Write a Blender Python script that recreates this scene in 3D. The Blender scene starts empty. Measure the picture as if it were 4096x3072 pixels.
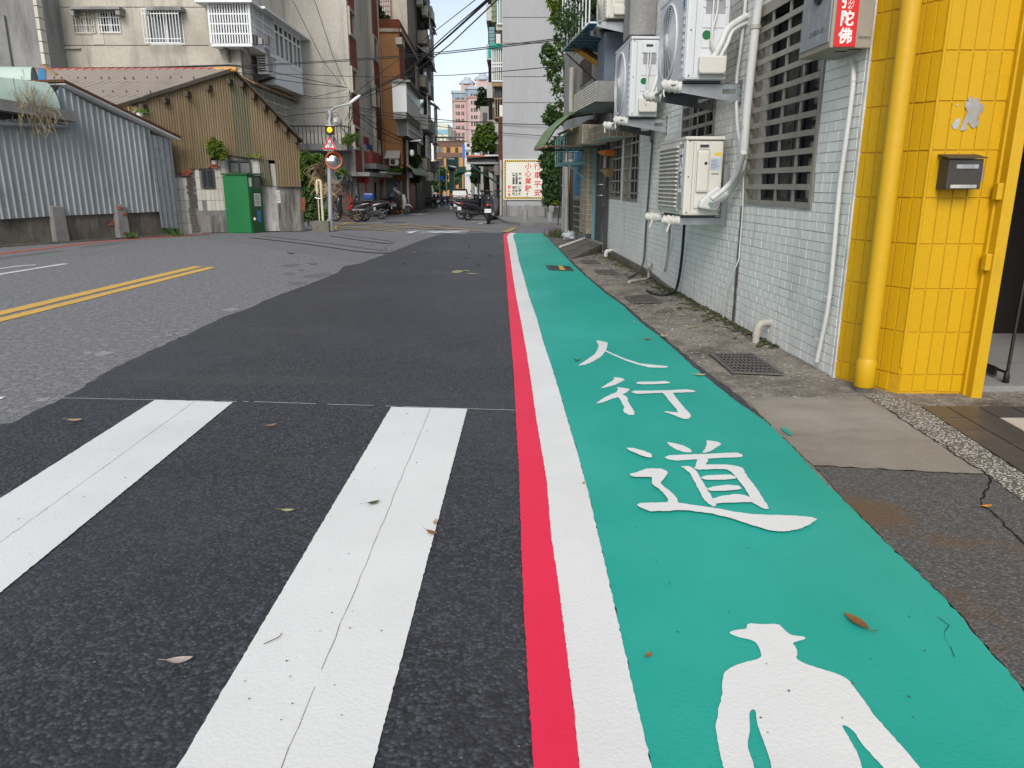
import bpy, bmesh, math, random
from mathutils import Vector, Matrix
from math import radians, sin, cos, tan, pi, atan2, hypot, sqrt
R = random.Random(7)
SC = bpy.context.scene
COL = SC.collection

# ---------------------------------------------------------------- camera
CAMZ = 1.10
PITCH = radians(14.86)
F, CX, CY = 3000.0, 2048.0, 1536.0          # measured on the 4096 x 3072 photograph
cd = bpy.data.cameras.new('camera')
cam = bpy.data.objects.new('camera', cd); COL.objects.link(cam)
cam.location = (0, 0, CAMZ); cam.rotation_euler = (pi/2 - PITCH, 0, 0)
cd.sensor_width = 36; cd.lens = F/4096*36; cd.clip_start = 0.05; cd.clip_end = 3000
SC.camera = cam

# ---------------------------------------------------------------- sky, sun, exposure
SUN_EL, SUN_AZ = radians(38), radians(190)    # azimuth clockwise from +Y: behind the camera, to its left
w = bpy.data.worlds.new('World'); SC.world = w; w.use_nodes = True
wn = w.node_tree.nodes; wl = w.node_tree.links
sky = wn.new('ShaderNodeTexSky'); sky.sky_type = 'NISHITA'; sky.sun_disc = False
sky.sun_elevation = SUN_EL; sky.sun_rotation = SUN_AZ
sky.air_density = 1.0; sky.dust_density = 1.2; sky.ozone_density = 1.2
hs = wn.new('ShaderNodeHueSaturation'); hs.inputs['Saturation'].default_value = .55; wl.new(sky.outputs[0], hs.inputs['Color'])
bg = wn['Background']; wl.new(hs.outputs[0], bg.inputs[0]); bg.inputs[1].default_value = 0.097
sd = bpy.data.lights.new('sun', 'SUN'); sd.energy = 1.5; sd.angle = radians(28); sd.color = (1, .96, .90)
sun = bpy.data.objects.new('sun', sd); COL.objects.link(sun)
sdir = Vector((sin(SUN_AZ)*cos(SUN_EL), cos(SUN_AZ)*cos(SUN_EL), sin(SUN_EL)))
sun.rotation_euler = sdir.to_track_quat('Z', 'Y').to_euler(); sun.location = sdir*60
SC.view_settings.view_transform = 'Standard'; SC.view_settings.look = 'None'
SC.view_settings.gamma = 1; SC.view_settings.use_curve_mapping = False
SC.view_settings.exposure = 0.78

# ---------------------------------------------------------------- measuring: from a spot seen in the photo to its place on a real surface
sP, cP = sin(PITCH), cos(PITCH)
def ray(px, py):
    u = (px-CX)/F; v = (CY-py)/F
    return Vector((u, cP+v*sP, -sP+v*cP))
O = Vector((0, 0, CAMZ))
def hitZ(px, py, z=0.0):
    d = ray(px, py); return O+d*((z-CAMZ)/d.z)
def hitY(px, py, Y):
    d = ray(px, py); return O+d*(Y/d.y)
def hitX(px, py, X):
    d = ray(px, py); return O+d*(X/d.x)
def hitP(px, py, p0, n):
    d = ray(px, py); return O+d*((p0-O).dot(n)/d.dot(n))
KN = [(-60, 0), (18.5, 0), (30, -.40), (38, -.46), (75, -.86), (155, -1.1), (900, -1.6)]
def g(Y):
    for (a, za), (b, zb) in zip(KN, KN[1:]):
        if Y <= b: return za+(zb-za)*(Y-a)/(b-a)
    return KN[-1][1]
def G(px, py, up=0.0):
    d = ray(px, py); z = 0
    for i in range(40):
        p = O+d*((z-CAMZ)/d.z); z = g(p.y)
    return Vector((p.x, p.y, z+up))

# ---------------------------------------------------------------- mesh helpers
MAT = {}
ROOTM = {}                                     # matrix of every thing, so parts may be given in world coordinates
def tag(o, label=None, cat=None, group=None, kind=None):
    if label: o['label'] = label
    if cat: o['category'] = cat
    if group: o['group'] = group
    if kind: o['kind'] = kind
    return o
def thing(name, label, cat, loc, rz=0.0, group=None):
    o = bpy.data.objects.new(name, None); COL.objects.link(o)
    o.empty_display_size = .2
    o.location = loc; o.rotation_euler = (0, 0, rz)
    ROOTM[o.name] = Matrix.Translation(Vector(loc)) @ Matrix.Rotation(rz, 4, 'Z')
    return tag(o, label, cat, group)
class MB:
    def __init__(s): s.v = []; s.f = []; s.mi = []; s.sm = []
    def add(s, vs, fs, mi=0, sm=False):
        b = len(s.v); s.v += [Vector(p) for p in vs]
        for f in fs: s.f.append([b+i for i in f]); s.mi.append(mi); s.sm.append(sm)
        return s
    def hexa(s, p, mi=0):                      # 8 points: 0-3 bottom ring, 4-7 top ring
        return s.add(p, [(3,2,1,0), (4,5,6,7), (0,1,5,4), (1,2,6,5), (2,3,7,6), (3,0,4,7)], mi)
    def box(s, lo, hi, mi=0, M=None):
        x0, y0, z0 = lo; x1, y1, z1 = hi
        p = [Vector(q) for q in ((x0,y0,z0),(x1,y0,z0),(x1,y1,z0),(x0,y1,z0),(x0,y0,z1),(x1,y0,z1),(x1,y1,z1),(x0,y1,z1))]
        if M: p = [M @ q for q in p]
        return s.hexa(p, mi)
    def bbox(s, c, d, mi=0, M=None):
        return s.box([c[i]-d[i]/2 for i in range(3)], [c[i]+d[i]/2 for i in range(3)], mi, M)
    def cbox(s, lo, hi, ch=.01, mi=0, M=None):   # box with chamfered edges
        x0, y0, z0 = lo; x1, y1, z1 = hi; bm = bmesh.new()
        bmesh.ops.create_cube(bm, size=1)
        for v in bm.verts:
            v.co = Vector((x0+(v.co.x+.5)*(x1-x0), y0+(v.co.y+.5)*(y1-y0), z0+(v.co.z+.5)*(z1-z0)))
        bmesh.ops.bevel(bm, geom=bm.edges[:], offset=ch, segments=2, profile=.6, affect='EDGES')
        bm.verts.index_update()
        vs = [M @ v.co if M else v.co.copy() for v in bm.verts]
        s.add(vs, [[v.index for v in f.verts] for f in bm.faces], mi, False); bm.free(); return s
    def quad(s, a, b, c, d, mi=0): return s.add([a, b, c, d], [(0,1,2,3)], mi)
    def poly(s, pts, mi=0): return s.add(pts, [tuple(range(len(pts)))], mi)
    def prism(s, pts, ext, mi=0):              # polygon (3-D points) pushed along the vector ext
        n = len(pts); ext = Vector(ext)
        v = [Vector(p) for p in pts]+[Vector(p)+ext for p in pts]
        f = [tuple(range(n-1, -1, -1)), tuple(range(n, 2*n))]+[(i, (i+1)%n, n+(i+1)%n, n+i) for i in range(n)]
        return s.add(v, f, mi)
    def tube(s, pts, r, n=8, mi=0, cap=True, sm=True, rr=None):
        pts = [Vector(p) for p in pts]; m = len(pts); vs = []; up = None
        for i, p in enumerate(pts):
            t = (pts[min(i+1, m-1)]-pts[max(i-1, 0)]).normalized()
            if up is None: up = t.orthogonal().normalized()
            up = (up-t*up.dot(t)); up = up.normalized() if up.length > 1e-6 else t.orthogonal().normalized()
            bi = t.cross(up); q = rr[i] if rr else r
            vs += [p+(up*cos(2*pi*k/n)+bi*sin(2*pi*k/n))*q for k in range(n)]
        fs = [(i*n+k, i*n+(k+1)%n, (i+1)*n+(k+1)%n, (i+1)*n+k) for i in range(m-1) for k in range(n)]
        s.add(vs, fs, mi, sm)
        if cap: s.add(vs[:n], [tuple(range(n-1,-1,-1))], mi); s.add(vs[-n:], [tuple(range(n))], mi)
        return s
    def lathe(s, prof, c=(0,0,0), n=16, axis='Z', mi=0, sm=True, M=None):   # prof: (radius, height)
        vs = []
        for r, h in prof:
            for k in range(n):
                a = 2*pi*k/n; q = (r*cos(a), r*sin(a), h)
                if axis == 'X': q = (h, r*cos(a), r*sin(a))
                if axis == 'Y': q = (r*sin(a), h, r*cos(a))
                q = Vector(q)+Vector(c); vs.append(M @ q if M else q)
        m = len(prof)
        s.add(vs, [(i*n+k, i*n+(k+1)%n, (i+1)*n+(k+1)%n, (i+1)*n+k) for i in range(m-1) for k in range(n)], mi, sm)
        return s
    def ball(s, c, r, n=12, m=8, mi=0):
        return s.lathe([(max(1e-4, sin(pi*i/m))*r[0], -cos(pi*i/m)*r[2]) for i in range(m+1)], c, n, mi=mi) if r[0] == r[1] else s.ell(c, r, n, m, mi)
    def ell(s, c, r, n=12, m=8, mi=0):
        vs = [Vector((c[0]+r[0]*max(1e-4,sin(pi*i/m))*cos(2*pi*k/n), c[1]+r[1]*max(1e-4,sin(pi*i/m))*sin(2*pi*k/n), c[2]-r[2]*cos(pi*i/m))) for i in range(m+1) for k in range(n)]
        return s.add(vs, [(i*n+k, i*n+(k+1)%n, (i+1)*n+(k+1)%n, (i+1)*n+k) for i in range(m) for k in range(n)], mi, True)
    def build(s, name, mat, parent=None, local=False, bev=0, label=None, cat=None, group=None, kind=None, root=None, fixn=True):
        me = bpy.data.meshes.new(name)
        mats = mat if isinstance(mat, (list, tuple)) else [mat]
        vs = s.v
        o = bpy.data.objects.new(name, me); COL.objects.link(o)
        if parent is not None:
            o.parent = parent
            if not local:
                p = parent
                while p.parent is not None: p = p.parent
                if p.name in ROOTM:
                    Mi = ROOTM[p.name].inverted(); vs = [Mi @ v for v in vs]
        elif not local and vs:
            xs = [v.x for v in vs]; ys = [v.y for v in vs]; zs = [v.z for v in vs]
            org = Vector(((min(xs)+max(xs))/2, (min(ys)+max(ys))/2, min(zs)))
            vs = [v-org for v in vs]; o.location = org
            ROOTM[o.name] = Matrix.Translation(org)
        me.from_pydata([tuple(v) for v in vs], [], s.f)
        for m in mats: me.materials.append(MAT[m] if isinstance(m, str) else m)
        if len(mats) > 1: me.polygons.foreach_set('material_index', s.mi)
        me.polygons.foreach_set('use_smooth', s.sm)
        if fixn:
            bm = bmesh.new(); bm.from_mesh(me); bmesh.ops.recalc_face_normals(bm, faces=bm.faces[:]); bm.to_mesh(me); bm.free()
        me.update()
        if bev:
            md = o.modifiers.new('bevel', 'BEVEL'); md.width = bev; md.segments = 2; md.limit_method = 'ANGLE'; md.angle_limit = radians(40)
        return tag(o, label, cat, group, kind)
def dup(root, loc, rz=None, label=None, group=None, scale=None):
    r = root.copy(); COL.objects.link(r); r.location = loc
    if rz is not None: r.rotation_euler = (0, 0, rz)
    if scale: r.scale = (scale,)*3
    if label: r['label'] = label
    if group: r['group'] = group
    for ch in list(root.children):
        c = ch.copy(); COL.objects.link(c); c.parent = r
        for q in ch.children:
            d = q.copy(); COL.objects.link(d); d.parent = c
    return r
def frame(o, x, y):                             # matrix with origin o, x to the right, y up, z out of the surface
    x = Vector(x).normalized(); y = Vector(y); y = (y-x*y.dot(x)).normalized(); z = x.cross(y)
    return Matrix(((x.x, y.x, z.x, o[0]), (x.y, y.y, z.y, o[1]), (x.z, y.z, z.z, o[2]), (0, 0, 0, 1)))
def text_mb(txt, M, size, mb=None, sx=1.0, bold=0.0, mi=0, ext=.0, align='CENTER', shear=0.0):
    c = bpy.data.curves.new('t', 'FONT'); c.body = txt; c.size = size; c.align_x = align; c.align_y = 'CENTER'
    c.resolution_u = 3; c.offset = bold; c.extrude = ext; c.shear = shear; c.fill_mode = 'FRONT' if ext == 0 else 'BOTH'
    o = bpy.data.objects.new('t', c); COL.objects.link(o)
    bpy.context.view_layer.update()
    me = bpy.data.meshes.new_from_object(o.evaluated_get(bpy.context.evaluated_depsgraph_get()))
    mb = mb or MB()
    mb.add([M @ Vector((v.co.x*sx, v.co.y, v.co.z)) for v in me.vertices], [tuple(p.vertices) for p in me.polygons], mi)
    bpy.data.objects.remove(o); bpy.data.curves.remove(c); bpy.data.meshes.remove(me)
    return mb
def rects_minus(s0, s1, z0, z1, holes):         # split a wall rectangle round its openings
    ss = sorted({s0, s1, *[min(max(h[0], s0), s1) for h in holes], *[min(max(h[1], s0), s1) for h in holes]})
    zs = sorted({z0, z1, *[min(max(h[2], z0), z1) for h in holes], *[min(max(h[3], z0), z1) for h in holes]})
    out = []
    for a, b in zip(ss, ss[1:]):
        run = None
        for c, d in zip(zs, zs[1:]):
            m, k = (a+b)/2, (c+d)/2
            if any(h[0] < m < h[1] and h[2] < k < h[3] for h in holes):
                if run: out.append((a, b, *run)); run = None
            else: run = (run[0], d) if run else (c, d)
        if run: out.append((a, b, *run))
    return out
# ---------------------------------------------------------------- materials
def mk(name):
    m = bpy.data.materials.new(name); m.use_nodes = True; MAT[name] = m
    return m, m.node_tree, m.node_tree.nodes['Principled BSDF']
class NB:
    def __init__(s, nt): s.nt = nt; s.pos = None
    def n(s, t, ins=None, **pr):
        k = s.nt.nodes.new('ShaderNode'+t)
        for a, b in pr.items(): setattr(k, a, b)
        for a, b in (ins or {}).items():
            i = k.inputs[a]
            if hasattr(b, 'links') or isinstance(b, bpy.types.NodeSocket): s.nt.links.new(b, i)
            else: i.default_value = b
        return k
    def P(s):
        if s.pos is None: s.pos = s.n('NewGeometry').outputs['Position']
        return s.pos
    def vec(s, sc):
        if isinstance(sc, (int, float)): sc = (sc,)*3
        return s.n('VectorMath', {0: s.P(), 1: tuple(sc)}, operation='MULTIPLY').outputs[0]
    def noise(s, sc, det=4, rough=.6, dist=0):
        return s.n('TexNoise', {'Vector': s.vec(sc), 'Scale': 1.0, 'Detail': det, 'Roughness': rough, 'Distortion': dist}).outputs['Fac']
    def vor(s, sc, feat='F1', out='Distance', rnd=1.0):
        return s.n('TexVoronoi', {'Vector': s.vec(sc), 'Scale': 1.0, 'Randomness': rnd}, feature=feat).outputs[out]
    def rng(s, v, a, b, c=0.0, d=1.0):
        return s.n('MapRange', {'Value': v, 'From Min': a, 'From Max': b, 'To Min': c, 'To Max': d}).outputs[0]
    def mix(s, f, a, b, mode='MIX'):
        k = s.n('Mix', data_type='RGBA', blend_type=mode, clamp_factor=True)
        for i, v in ((0, f), (6, a), (7, b)):
            if isinstance(v, bpy.types.NodeSocket): s.nt.links.new(v, k.inputs[i])
            else: k.inputs[i].default_value = v if isinstance(v, (int, float)) else (*v[:3], 1)
        return k.outputs[2]
    def math(s, op, a, b=0.0): return s.n('Math', {0: a, 1: b}, operation=op).outputs[0]
    def bump(s, h, st, dist, prev=None):
        ins = {'Height': h, 'Strength': st, 'Distance': dist}
        if prev is not None: ins['Normal'] = prev
        return s.n('Bump', ins).outputs[0]
def srgb(r, g_, b): return tuple(((c/255)/12.92 if c <= 10 else (((c/255)+.055)/1.055)**2.4) for c in (r, g_, b))
def mat(name, col, rough=.75, layers=(), bump=(), metal=0, rnd=0, irnd=0, spec=.4, coat=0, fine=.08, fsc=40, emit=0):
    """layers: (scale or xyz scales, low, high, colour, amount[, detail]); bump: (scale, strength, distance)"""
    m, nt, b = mk(name); k = NB(nt)
    c = k.mix(k.rng(k.noise(fsc, 3), .3, .7, 0, 1), [x*(1-fine) for x in col], [min(1, x*(1+fine)) for x in col]) if fine else None
    if c is None: c = k.mix(0.0, col, col)
    for L in layers:
        sc, lo, hi, lc, am = L[:5]; det = L[5] if len(L) > 5 else 5
        c = k.mix(k.rng(k.noise(sc, det), lo, hi, 0, am), c, lc)
    if rnd:
        r = k.n('ObjectInfo').outputs['Random']; v = k.rng(r, 0, 1, 1-rnd, 1+rnd)
        c = k.n('HueSaturation', {'Color': c, 'Value': v, 'Fac': 1.0}).outputs[0]
    if irnd:
        r = k.n('NewGeometry').outputs['Random Per Island']; v = k.rng(r, 0, 1, 1-irnd, 1+irnd)
        c = k.n('HueSaturation', {'Color': c, 'Value': v, 'Fac': 1.0}).outputs[0]
    nt.links.new(c, b.inputs['Base Color'])
    b.inputs['Roughness'].default_value = rough; b.inputs['Metallic'].default_value = metal
    b.inputs['Specular IOR Level'].default_value = spec; b.inputs['Coat Weight'].default_value = coat
    if emit:
        nt.links.new(c, b.inputs['Emission Color']); b.inputs['Emission Strength'].default_value = emit
    nrm = None
    for sc, st, di in bump: nrm = k.bump(k.noise(sc, 4), st, di, nrm)
    if nrm is not None: nt.links.new(nrm, b.inputs['Normal'])
    return m
GRIME = (.055, .052, .045)
def asphalt(name, lo, hi, tint, cell, rough, patch, spots=0, bst=.5):
    m, nt, b = mk(name); k = NB(nt)
    cv = k.vor(cell, 'F1', 'Color'); d1 = k.vor(cell, 'F1', 'Distance'); d2 = k.vor(cell*2.3, 'F1', 'Distance')
    val = k.n('SeparateColor', {'Color': cv}).outputs[0]
    v3 = k.math('POWER', val, 2.2)
    c = k.mix(v3, [lo*t for t in tint], [hi*t for t in tint])
    c = k.mix(k.rng(d1, .38, .75, 0, .55), c, (lo*.35, lo*.35, lo*.36))
    fn = k.noise(cell*1.7, 3, .7)
    c = k.mix(k.rng(fn, .35, .75, 0, .5), c, [(lo+hi)/2*t for t in tint])
    # scattered pale chips
    cc = k.n('SeparateColor', {'Color': k.vor(cell*1.3, 'F1', 'Color')}).outputs[1]
    c = k.mix(k.math('MULTIPLY', k.rng(cc, .985, .99, 0, .6), k.rng(k.vor(cell*1.3, 'F1', 'Distance'), .4, .25)), c, (hi*3, hi*2.95, hi*2.8))
    for sc, a, e, pc, am in patch: c = k.mix(k.rng(k.noise(sc, 6, .62), a, e, 0, am), c, pc)
    nt.links.new(c, b.inputs['Base Color'])
    b.inputs['Roughness'].default_value = rough; b.inputs['Specular IOR Level'].default_value = .45
    n1 = k.bump(k.math('SUBTRACT', 1.0, d1), bst, .006)
    n2 = k.bump(fn, bst*.6, .004, n1)
    n3 = k.bump(k.math('SUBTRACT', 1.0, d2), bst*.5, .003, n2)
    nt.links.new(n3, b.inputs['Normal'])
asphalt('asphalt_new', .021, .105, (.94, .98, 1.14), 100, .50,
        [((22, 22, 22), .52, .68, (.016, .016, .018), .5), ((.5, .5, .5), .46, .66, (.068, .070, .080), .5), ((.35, 1.6, 1), .56, .74, (.090, .088, .088), .4), ((1.3, 1.3, 1), .55, .72, (.022, .022, .025), .45)], bst=.5)
asphalt('asphalt_old', .18, .33, (1.0, .99, 1.0), 130, .85,
        [((.4, .4, .4), .5, .72, (.20, .197, .195), .5), ((1.2, .35, 1), .62, .75, (.14, .138, .14), .5), ((40, 40, 40), .46, .60, (.085, .084, .086), .7), ((17, 17, 17), .50, .66, (.33, .325, .315), .6), ((5, 5, 5), .55, .72, (.13, .128, .126), .5)], bst=.3)
asphalt('asphalt_far', .15, .26, (1.0, 1.0, 1.03), 60, .85, [((.2, .3, .4), .5, .75, (.15, .15, .155), .6)], bst=.1)
asphalt('asphalt_worn', .075, .165, (1.03, 1.0, .97), 110, .85,
        [((1.3, 1.3, 1.3), .52, .64, (.135, .080, .038), .85), ((5, 5, 5), .72, .76, (.25, .24, .22), .6)], bst=.55)
def paint(name, col, dirt, wear, rough=.55, streak=None):
    m, nt, b = mk(name); k = NB(nt)
    c = k.mix(k.rng(k.noise(1.1, 6, .6), .38, .68), col, [x*.90 for x in col])
    if streak: c = k.mix(k.rng(k.noise(streak[0], 5), streak[1], streak[2], 0, streak[4]), c, streak[3])
    c = k.mix(k.rng(k.noise(260, 2), .56, .72, 0, dirt), c, [x*.55 for x in col])
    c = k.mix(k.rng(k.noise(2.6, 6, .65), .55, .8, 0, wear), c, (.30, .29, .27))
    sp = k.n('SeparateColor', {'Color': k.vor(38, 'F1', 'Color')}).outputs[0]
    dd = k.vor(38, 'F1', 'Distance')
    c = k.mix(k.math('MULTIPLY', k.rng(sp, .985, .99), k.rng(dd, .14, .08)), c, (.03, .03, .03))
    nt.links.new(c, b.inputs['Base Color']); b.inputs['Roughness'].default_value = rough
    b.inputs['Specular IOR Level'].default_value = .22
    h = k.math('SUBTRACT', 1.0, k.vor(95, 'F1', 'Distance'))
    n1 = k.bump(h, .16, .003); n2 = k.bump(k.noise(190, 3), .22, .003, n1)
    nt.links.new(n2, b.inputs['Normal'])
paint('paint_white', (.76, .765, .745), .22, .12)
paint('paint_red', (.83, .030, .085), .25, .03, .5)
paint('paint_green', (.018, .365, .285), .45, .05, .5, streak=((.7, .5, 1), .45, .7, (.050, .45, .38), .8))
paint('paint_yellow', (.72, .44, .10), .3, .15)
paint('paint_oldred', (.55, .12, .07), .3, .5)
paint('paint_oldwhite', (.70, .70, .70), .3, .35)
mat('concrete_old', (.235, .210, .172), .9, [(2.6, .42, .64, (.075, .064, .05), .85), (1.1, .5, .7, (.30, .265, .215), .6), ((26, 26, 26), .60, .70, (.48, .45, .40), .85, 2), ((45, 45, 45), .54, .66, (.06, .05, .04), .7, 2), ((9, 9, 9), .52, .66, (.33, .30, .25), .55)], [(60, .6, .01), (200, .4, .004)], fine=.25, fsc=70)
mat('concrete_slab', (.25, .222, .18), .9, [((2.0, 5, 2), .45, .7, (.15, .128, .10), .85), (.9, .5, .68, (.34, .315, .27), .7), ((9, 30, 9), .62, .75, (.36, .32, .26), .6)], [(90, .4, .006)], fine=.15, fsc=120)
mat('concrete_dark', (.13, .115, .095), .9, [(2.5, .45, .7, (.045, .038, .03), .85), ((6, 6, 1.5), .5, .75, (.24, .22, .19), .6), (4, .6, .75, (.07, .075, .03), .7)], [(50, .6, .01)], fine=.2)
mat('concrete_grey', (.25, .245, .235), .88, [(1.5, .5, .75, (.16, .155, .145), .6), ((5, 5, .6), .55, .8, (.10, .098, .09), .5)], [(70, .4, .006)], fine=.1)
mat('moss', (.05, .062, .018), .95, [(14, .4, .6, (.10, .09, .05), .6)], [(120, .9, .01)])
mat('tile_white', (.76, .755, .715), .38, [((1.6, 1.6, .8), .48, .75, (.58, .60, .56), .5), ((9, 9, 1.0), .56, .78, (.26, .27, .24), .55), ((1.1, 1.1, .5), .56, .72, (.36, .42, .36), .45), (35, .66, .74, (.25, .25, .24), .5)], [(28, .25, .004)], rnd=.035, irnd=.035, spec=.5, fine=.04)
mat('grout', (.66, .66, .63), .9, [(3, .4, .7, (.08, .08, .075), .6)])
mat('tile_yellow', (.57, .325, .003), .5, [((2, 2, 1), .5, .8, (.60, .33, .006), .6), ((50, 50, 50), .70, .76, (.09, .055, .01), .7, 3), ((7, 7, 1.2), .60, .80, (.36, .20, .01), .6)], [(35, .3, .004), (140, .15, .002)], rnd=.035, irnd=.035, spec=.3, fine=.03)
mat('paint_yellow_metal', (.58, .335, .003), .45, [((8, 8, 2), .64, .8, (.40, .22, .012), .5), (60, .70, .75, (.10, .06, .01), .6)], [(22, .25, .004)], spec=.5, fine=.03)
mat('grout_yellow', (.56, .305, .007), .6, [(6, .55, .75, (.25, .14, .01), .7)])
mat('ac_white', (.60, .615, .635), .42, [((3, 3, .8), .55, .8, (.46, .46, .45), .4)], rnd=.02, fine=.02)
mat('ac_cream', (.60, .575, .515), .45, [((3, 3, .8), .55, .8, (.46, .43, .37), .45)], fine=.02)
mat('ac_dark', (.035, .037, .04), .6)
mat('steel', (.34, .36, .385), .42, [(9, .45, .7, (.22, .235, .25), .6)], metal=.65, fine=.05)
mat('steel_dark', (.085, .09, .095), .5, [(6, .5, .7, (.05, .05, .05), .5)], metal=.5)
mat('steel_bar', (.29, .262, .225), .42, [((6, 6, 1), .5, .75, (.13, .115, .095), .7), (14, .6, .75, (.34, .31, .27), .4)], metal=.2)
mat('pvc', (.60, .60, .58), .45, [((6, 6, 1.5), .5, .8, (.40, .39, .36), .6)], fine=.03)
mat('pvc_dirty', (.42, .40, .35), .55, [((9, 9, 3), .45, .75, (.18, .15, .10), .7)])
mat('wrap_white', (.60, .595, .56), .7, [(30, .45, .65, (.38, .37, .34), .7)], [(45, .8, .012)])
mat('rubber_black', (.018, .018, .018), .6)
mat('plastic_black', (.016, .016, .018), .32, spec=.5)
mat('glass_dark', (.028, .032, .035), .12, [(1.3, .45, .7, (.055, .055, .05), .7)], spec=.6, fine=0)
mat('glass_frost', (.17, .18, .175), .28, [(1.5, .4, .7, (.10, .11, .11), .6)], spec=.5, fine=0)
mat('painted_shade', (.012, .009, .008), .9)  # near-black: the shade of rooms and openings is put into the colour
mat('box_metal', (.060, .054, .048), .5, [(8, .5, .7, (.035, .032, .03), .7)], metal=.3)
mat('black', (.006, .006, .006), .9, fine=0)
mat('brick_red', (.26, .085, .045), .9, [(18, .45, .7, (.15, .06, .04), .7)], [(60, .5, .006)], rnd=.2, irnd=.2)
mat('plaster_white', (.52, .51, .48), .85, [((5, 5, .9), .42, .70, (.14, .13, .115), .85), (9, .55, .7, (.30, .29, .27), .7), (2.2, .6, .75, (.055, .05, .045), .6)], [(40, .5, .008)], fine=.1)
mat('plaster_stained', (.24, .225, .205), .9, [((5, 5, .7), .42, .62, (.045, .040, .034), .92), (6, .6, .75, (.40, .38, .35), .7)], [(40, .5, .008)], fine=.1)
mat('tile_cream', (.56, .535, .465), .5, [((6, 6, 1), .5, .75, (.36, .335, .28), .6), ((22, 22, 7), .66, .75, (.16, .13, .10), .6)], rnd=.08, fine=.04)
mat('wall_beige', (.47, .435, .365), .88, [((2.2, 2.2, .28), .50, .72, (.22, .205, .175), .8), (.7, .48, .7, (.33, .30, .25), .7), ((1.3, 1.3, .35), .63, .76, (.085, .08, .07), .7), ((9, 9, .5), .6, .8, (.50, .47, .41), .5)], [(30, .3, .01)], fine=.10, fsc=18)
mat('wall_plaster', (.52, .485, .42), .9, [((1.2, 1.2, .25), .50, .74, (.25, .24, .22), .8), ((14, 14, 30), .5, .75, (.38, .355, .31), .6), ((.9, .9, .5), .62, .75, (.14, .135, .125), .7)], [(24, .5, .02)], fine=.10, fsc=14)
mat('wall_grey', (.36, .365, .375), .9, [((1.5, 1.5, .3), .5, .75, (.29, .285, .28), .6), (10, .5, .7, (.30, .305, .315), .5), ((.7, .7, .12), .60, .74, (.27, .245, .215), .6)], [(26, .5, .015)], fine=.14, fsc=22)
mat('wall_greydark', (.27, .268, .258), .9, [((2, 2, .4), .45, .7, (.11, .108, .10), .8), (3, .6, .75, (.34, .335, .32), .5), ((5, 5, .8), .65, .8, (.42, .40, .37), .4)], [(24, .5, .02)], fine=.14)
mat('tile_orange', (.42, .215, .085), .75, [((1.6, 1.6, .5), .48, .72, (.25, .125, .055), .7), ((9, 9, 20), .5, .7, (.26, .12, .045), .6)], fine=.16, fsc=30)
mat('tile_redbrown', (.27, .060, .038), .75, [((2, 2, .6), .5, .75, (.10, .03, .022), .7)], fine=.14)
mat('tile_mosaic', (.30, .25, .175), .6, [((3, 3, .7), .45, .7, (.17, .13, .085), .7)], irnd=.16, rnd=.1)
mat('tile_brown', (.075, .052, .045), .4, [((5, 5, 1), .5, .75, (.13, .10, .085), .6)], rnd=.2, irnd=.2)
mat('metal_grey', (.33, .365, .375), .5, [((3.0, 3.0, .25), .45, .72, (.225, .245, .25), .75), ((1.2, 1.2, .8), .55, .75, (.12, .125, .125), .6), (30, .68, .75, (.09, .06, .04), .6)], metal=.15, fine=.05)
mat('metal_brown', (.185, .136, .075), .75, [((45, 45, .6), .42, .68, (.105, .068, .03), .75), ((1.6, 1.6, .3), .48, .72, (.24, .19, .115), .7), ((3, 3, .25), .58, .75, (.09, .055, .028), .6)], fine=.12, fsc=20)
mat('metal_olive', (.125, .115, .068), .7, [((45, 45, .5), .45, .7, (.075, .065, .035), .8)], fine=.12)
mat('asbestos', (.33, .29, .25), .92, [((1.0, 1.0, 1.0), .45, .7, (.22, .19, .165), .6), (6, .66, .75, (.08, .07, .06), .6)], fine=.06)
mat('rust', (.11, .042, .02), .85, [(8, .45, .65, (.05, .028, .02), .8)], [(50, .5, .005)])
mat('metal_mint', (.42, .53, .46), .45, [((3, 3, 1), .5, .75, (.32, .41, .36), .6), (14, .66, .75, (.18, .15, .10), .5)], fine=.04)
mat('red_cap', (.34, .055, .045), .5, [(4, .5, .7, (.22, .05, .045), .6)])
mat('orange_cap', (.62, .30, .06), .5)
mat('green_kiosk', (.006, .150, .040), .42, [((2, 2, .8), .5, .75, (.005, .11, .032), .7), (7, .70, .76, (.25, .34, .26), .6)], fine=.05)
mat('green_shaded_side', (.014, .095, .020), .5, [((3, 3, .8), .45, .7, (.010, .06, .015), .7)], fine=.08)  # darker green puts the shade of the kiosk's right side into the colour
mat('paper', (.62, .62, .60), .8)
mat('paper_blue', (.42, .47, .52), .8)
mat('white_metal', (.70, .72, .72), .45, fine=.02)
mat('teal', (.17, .33, .34), .55, [((4, 4, 1), .5, .72, (.11, .20, .21), .7)], rnd=.06)
mat('blue_paint', (.045, .19, .36), .6, [((9, 9, 1), .5, .75, (.03, .12, .24), .7)])
mat('blue_grey', (.115, .135, .175), .8, [((4, 4, 4), .5, .7, (.085, .10, .13), .5)], [(90, .3, .004)])
mat('lacquer_reflections', (.075, .06, .045), .16, [((7, 4, 2.4), .47, .53, (.20, .18, .14), .85), ((11, 9, 3), .60, .66, (.02, .018, .015), .9), ((5, 4, 2), .7, .74, (.42, .40, .36), .7)], [((9, 6, 2.5), .3, .01)], spec=.6)  # pale and dark blotches put wavy reflections into the colour
mat('orange_plastic', (.55, .14, .018), .5)
mat('lamp_yellow', (.52, .26, .022), .35, [((4, 4, 4), .5, .7, (.40, .18, .02), .6)])
mat('awning_green', (.16, .24, .115), .5, [((4, 4, 4), .45, .7, (.10, .155, .08), .7)])
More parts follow.
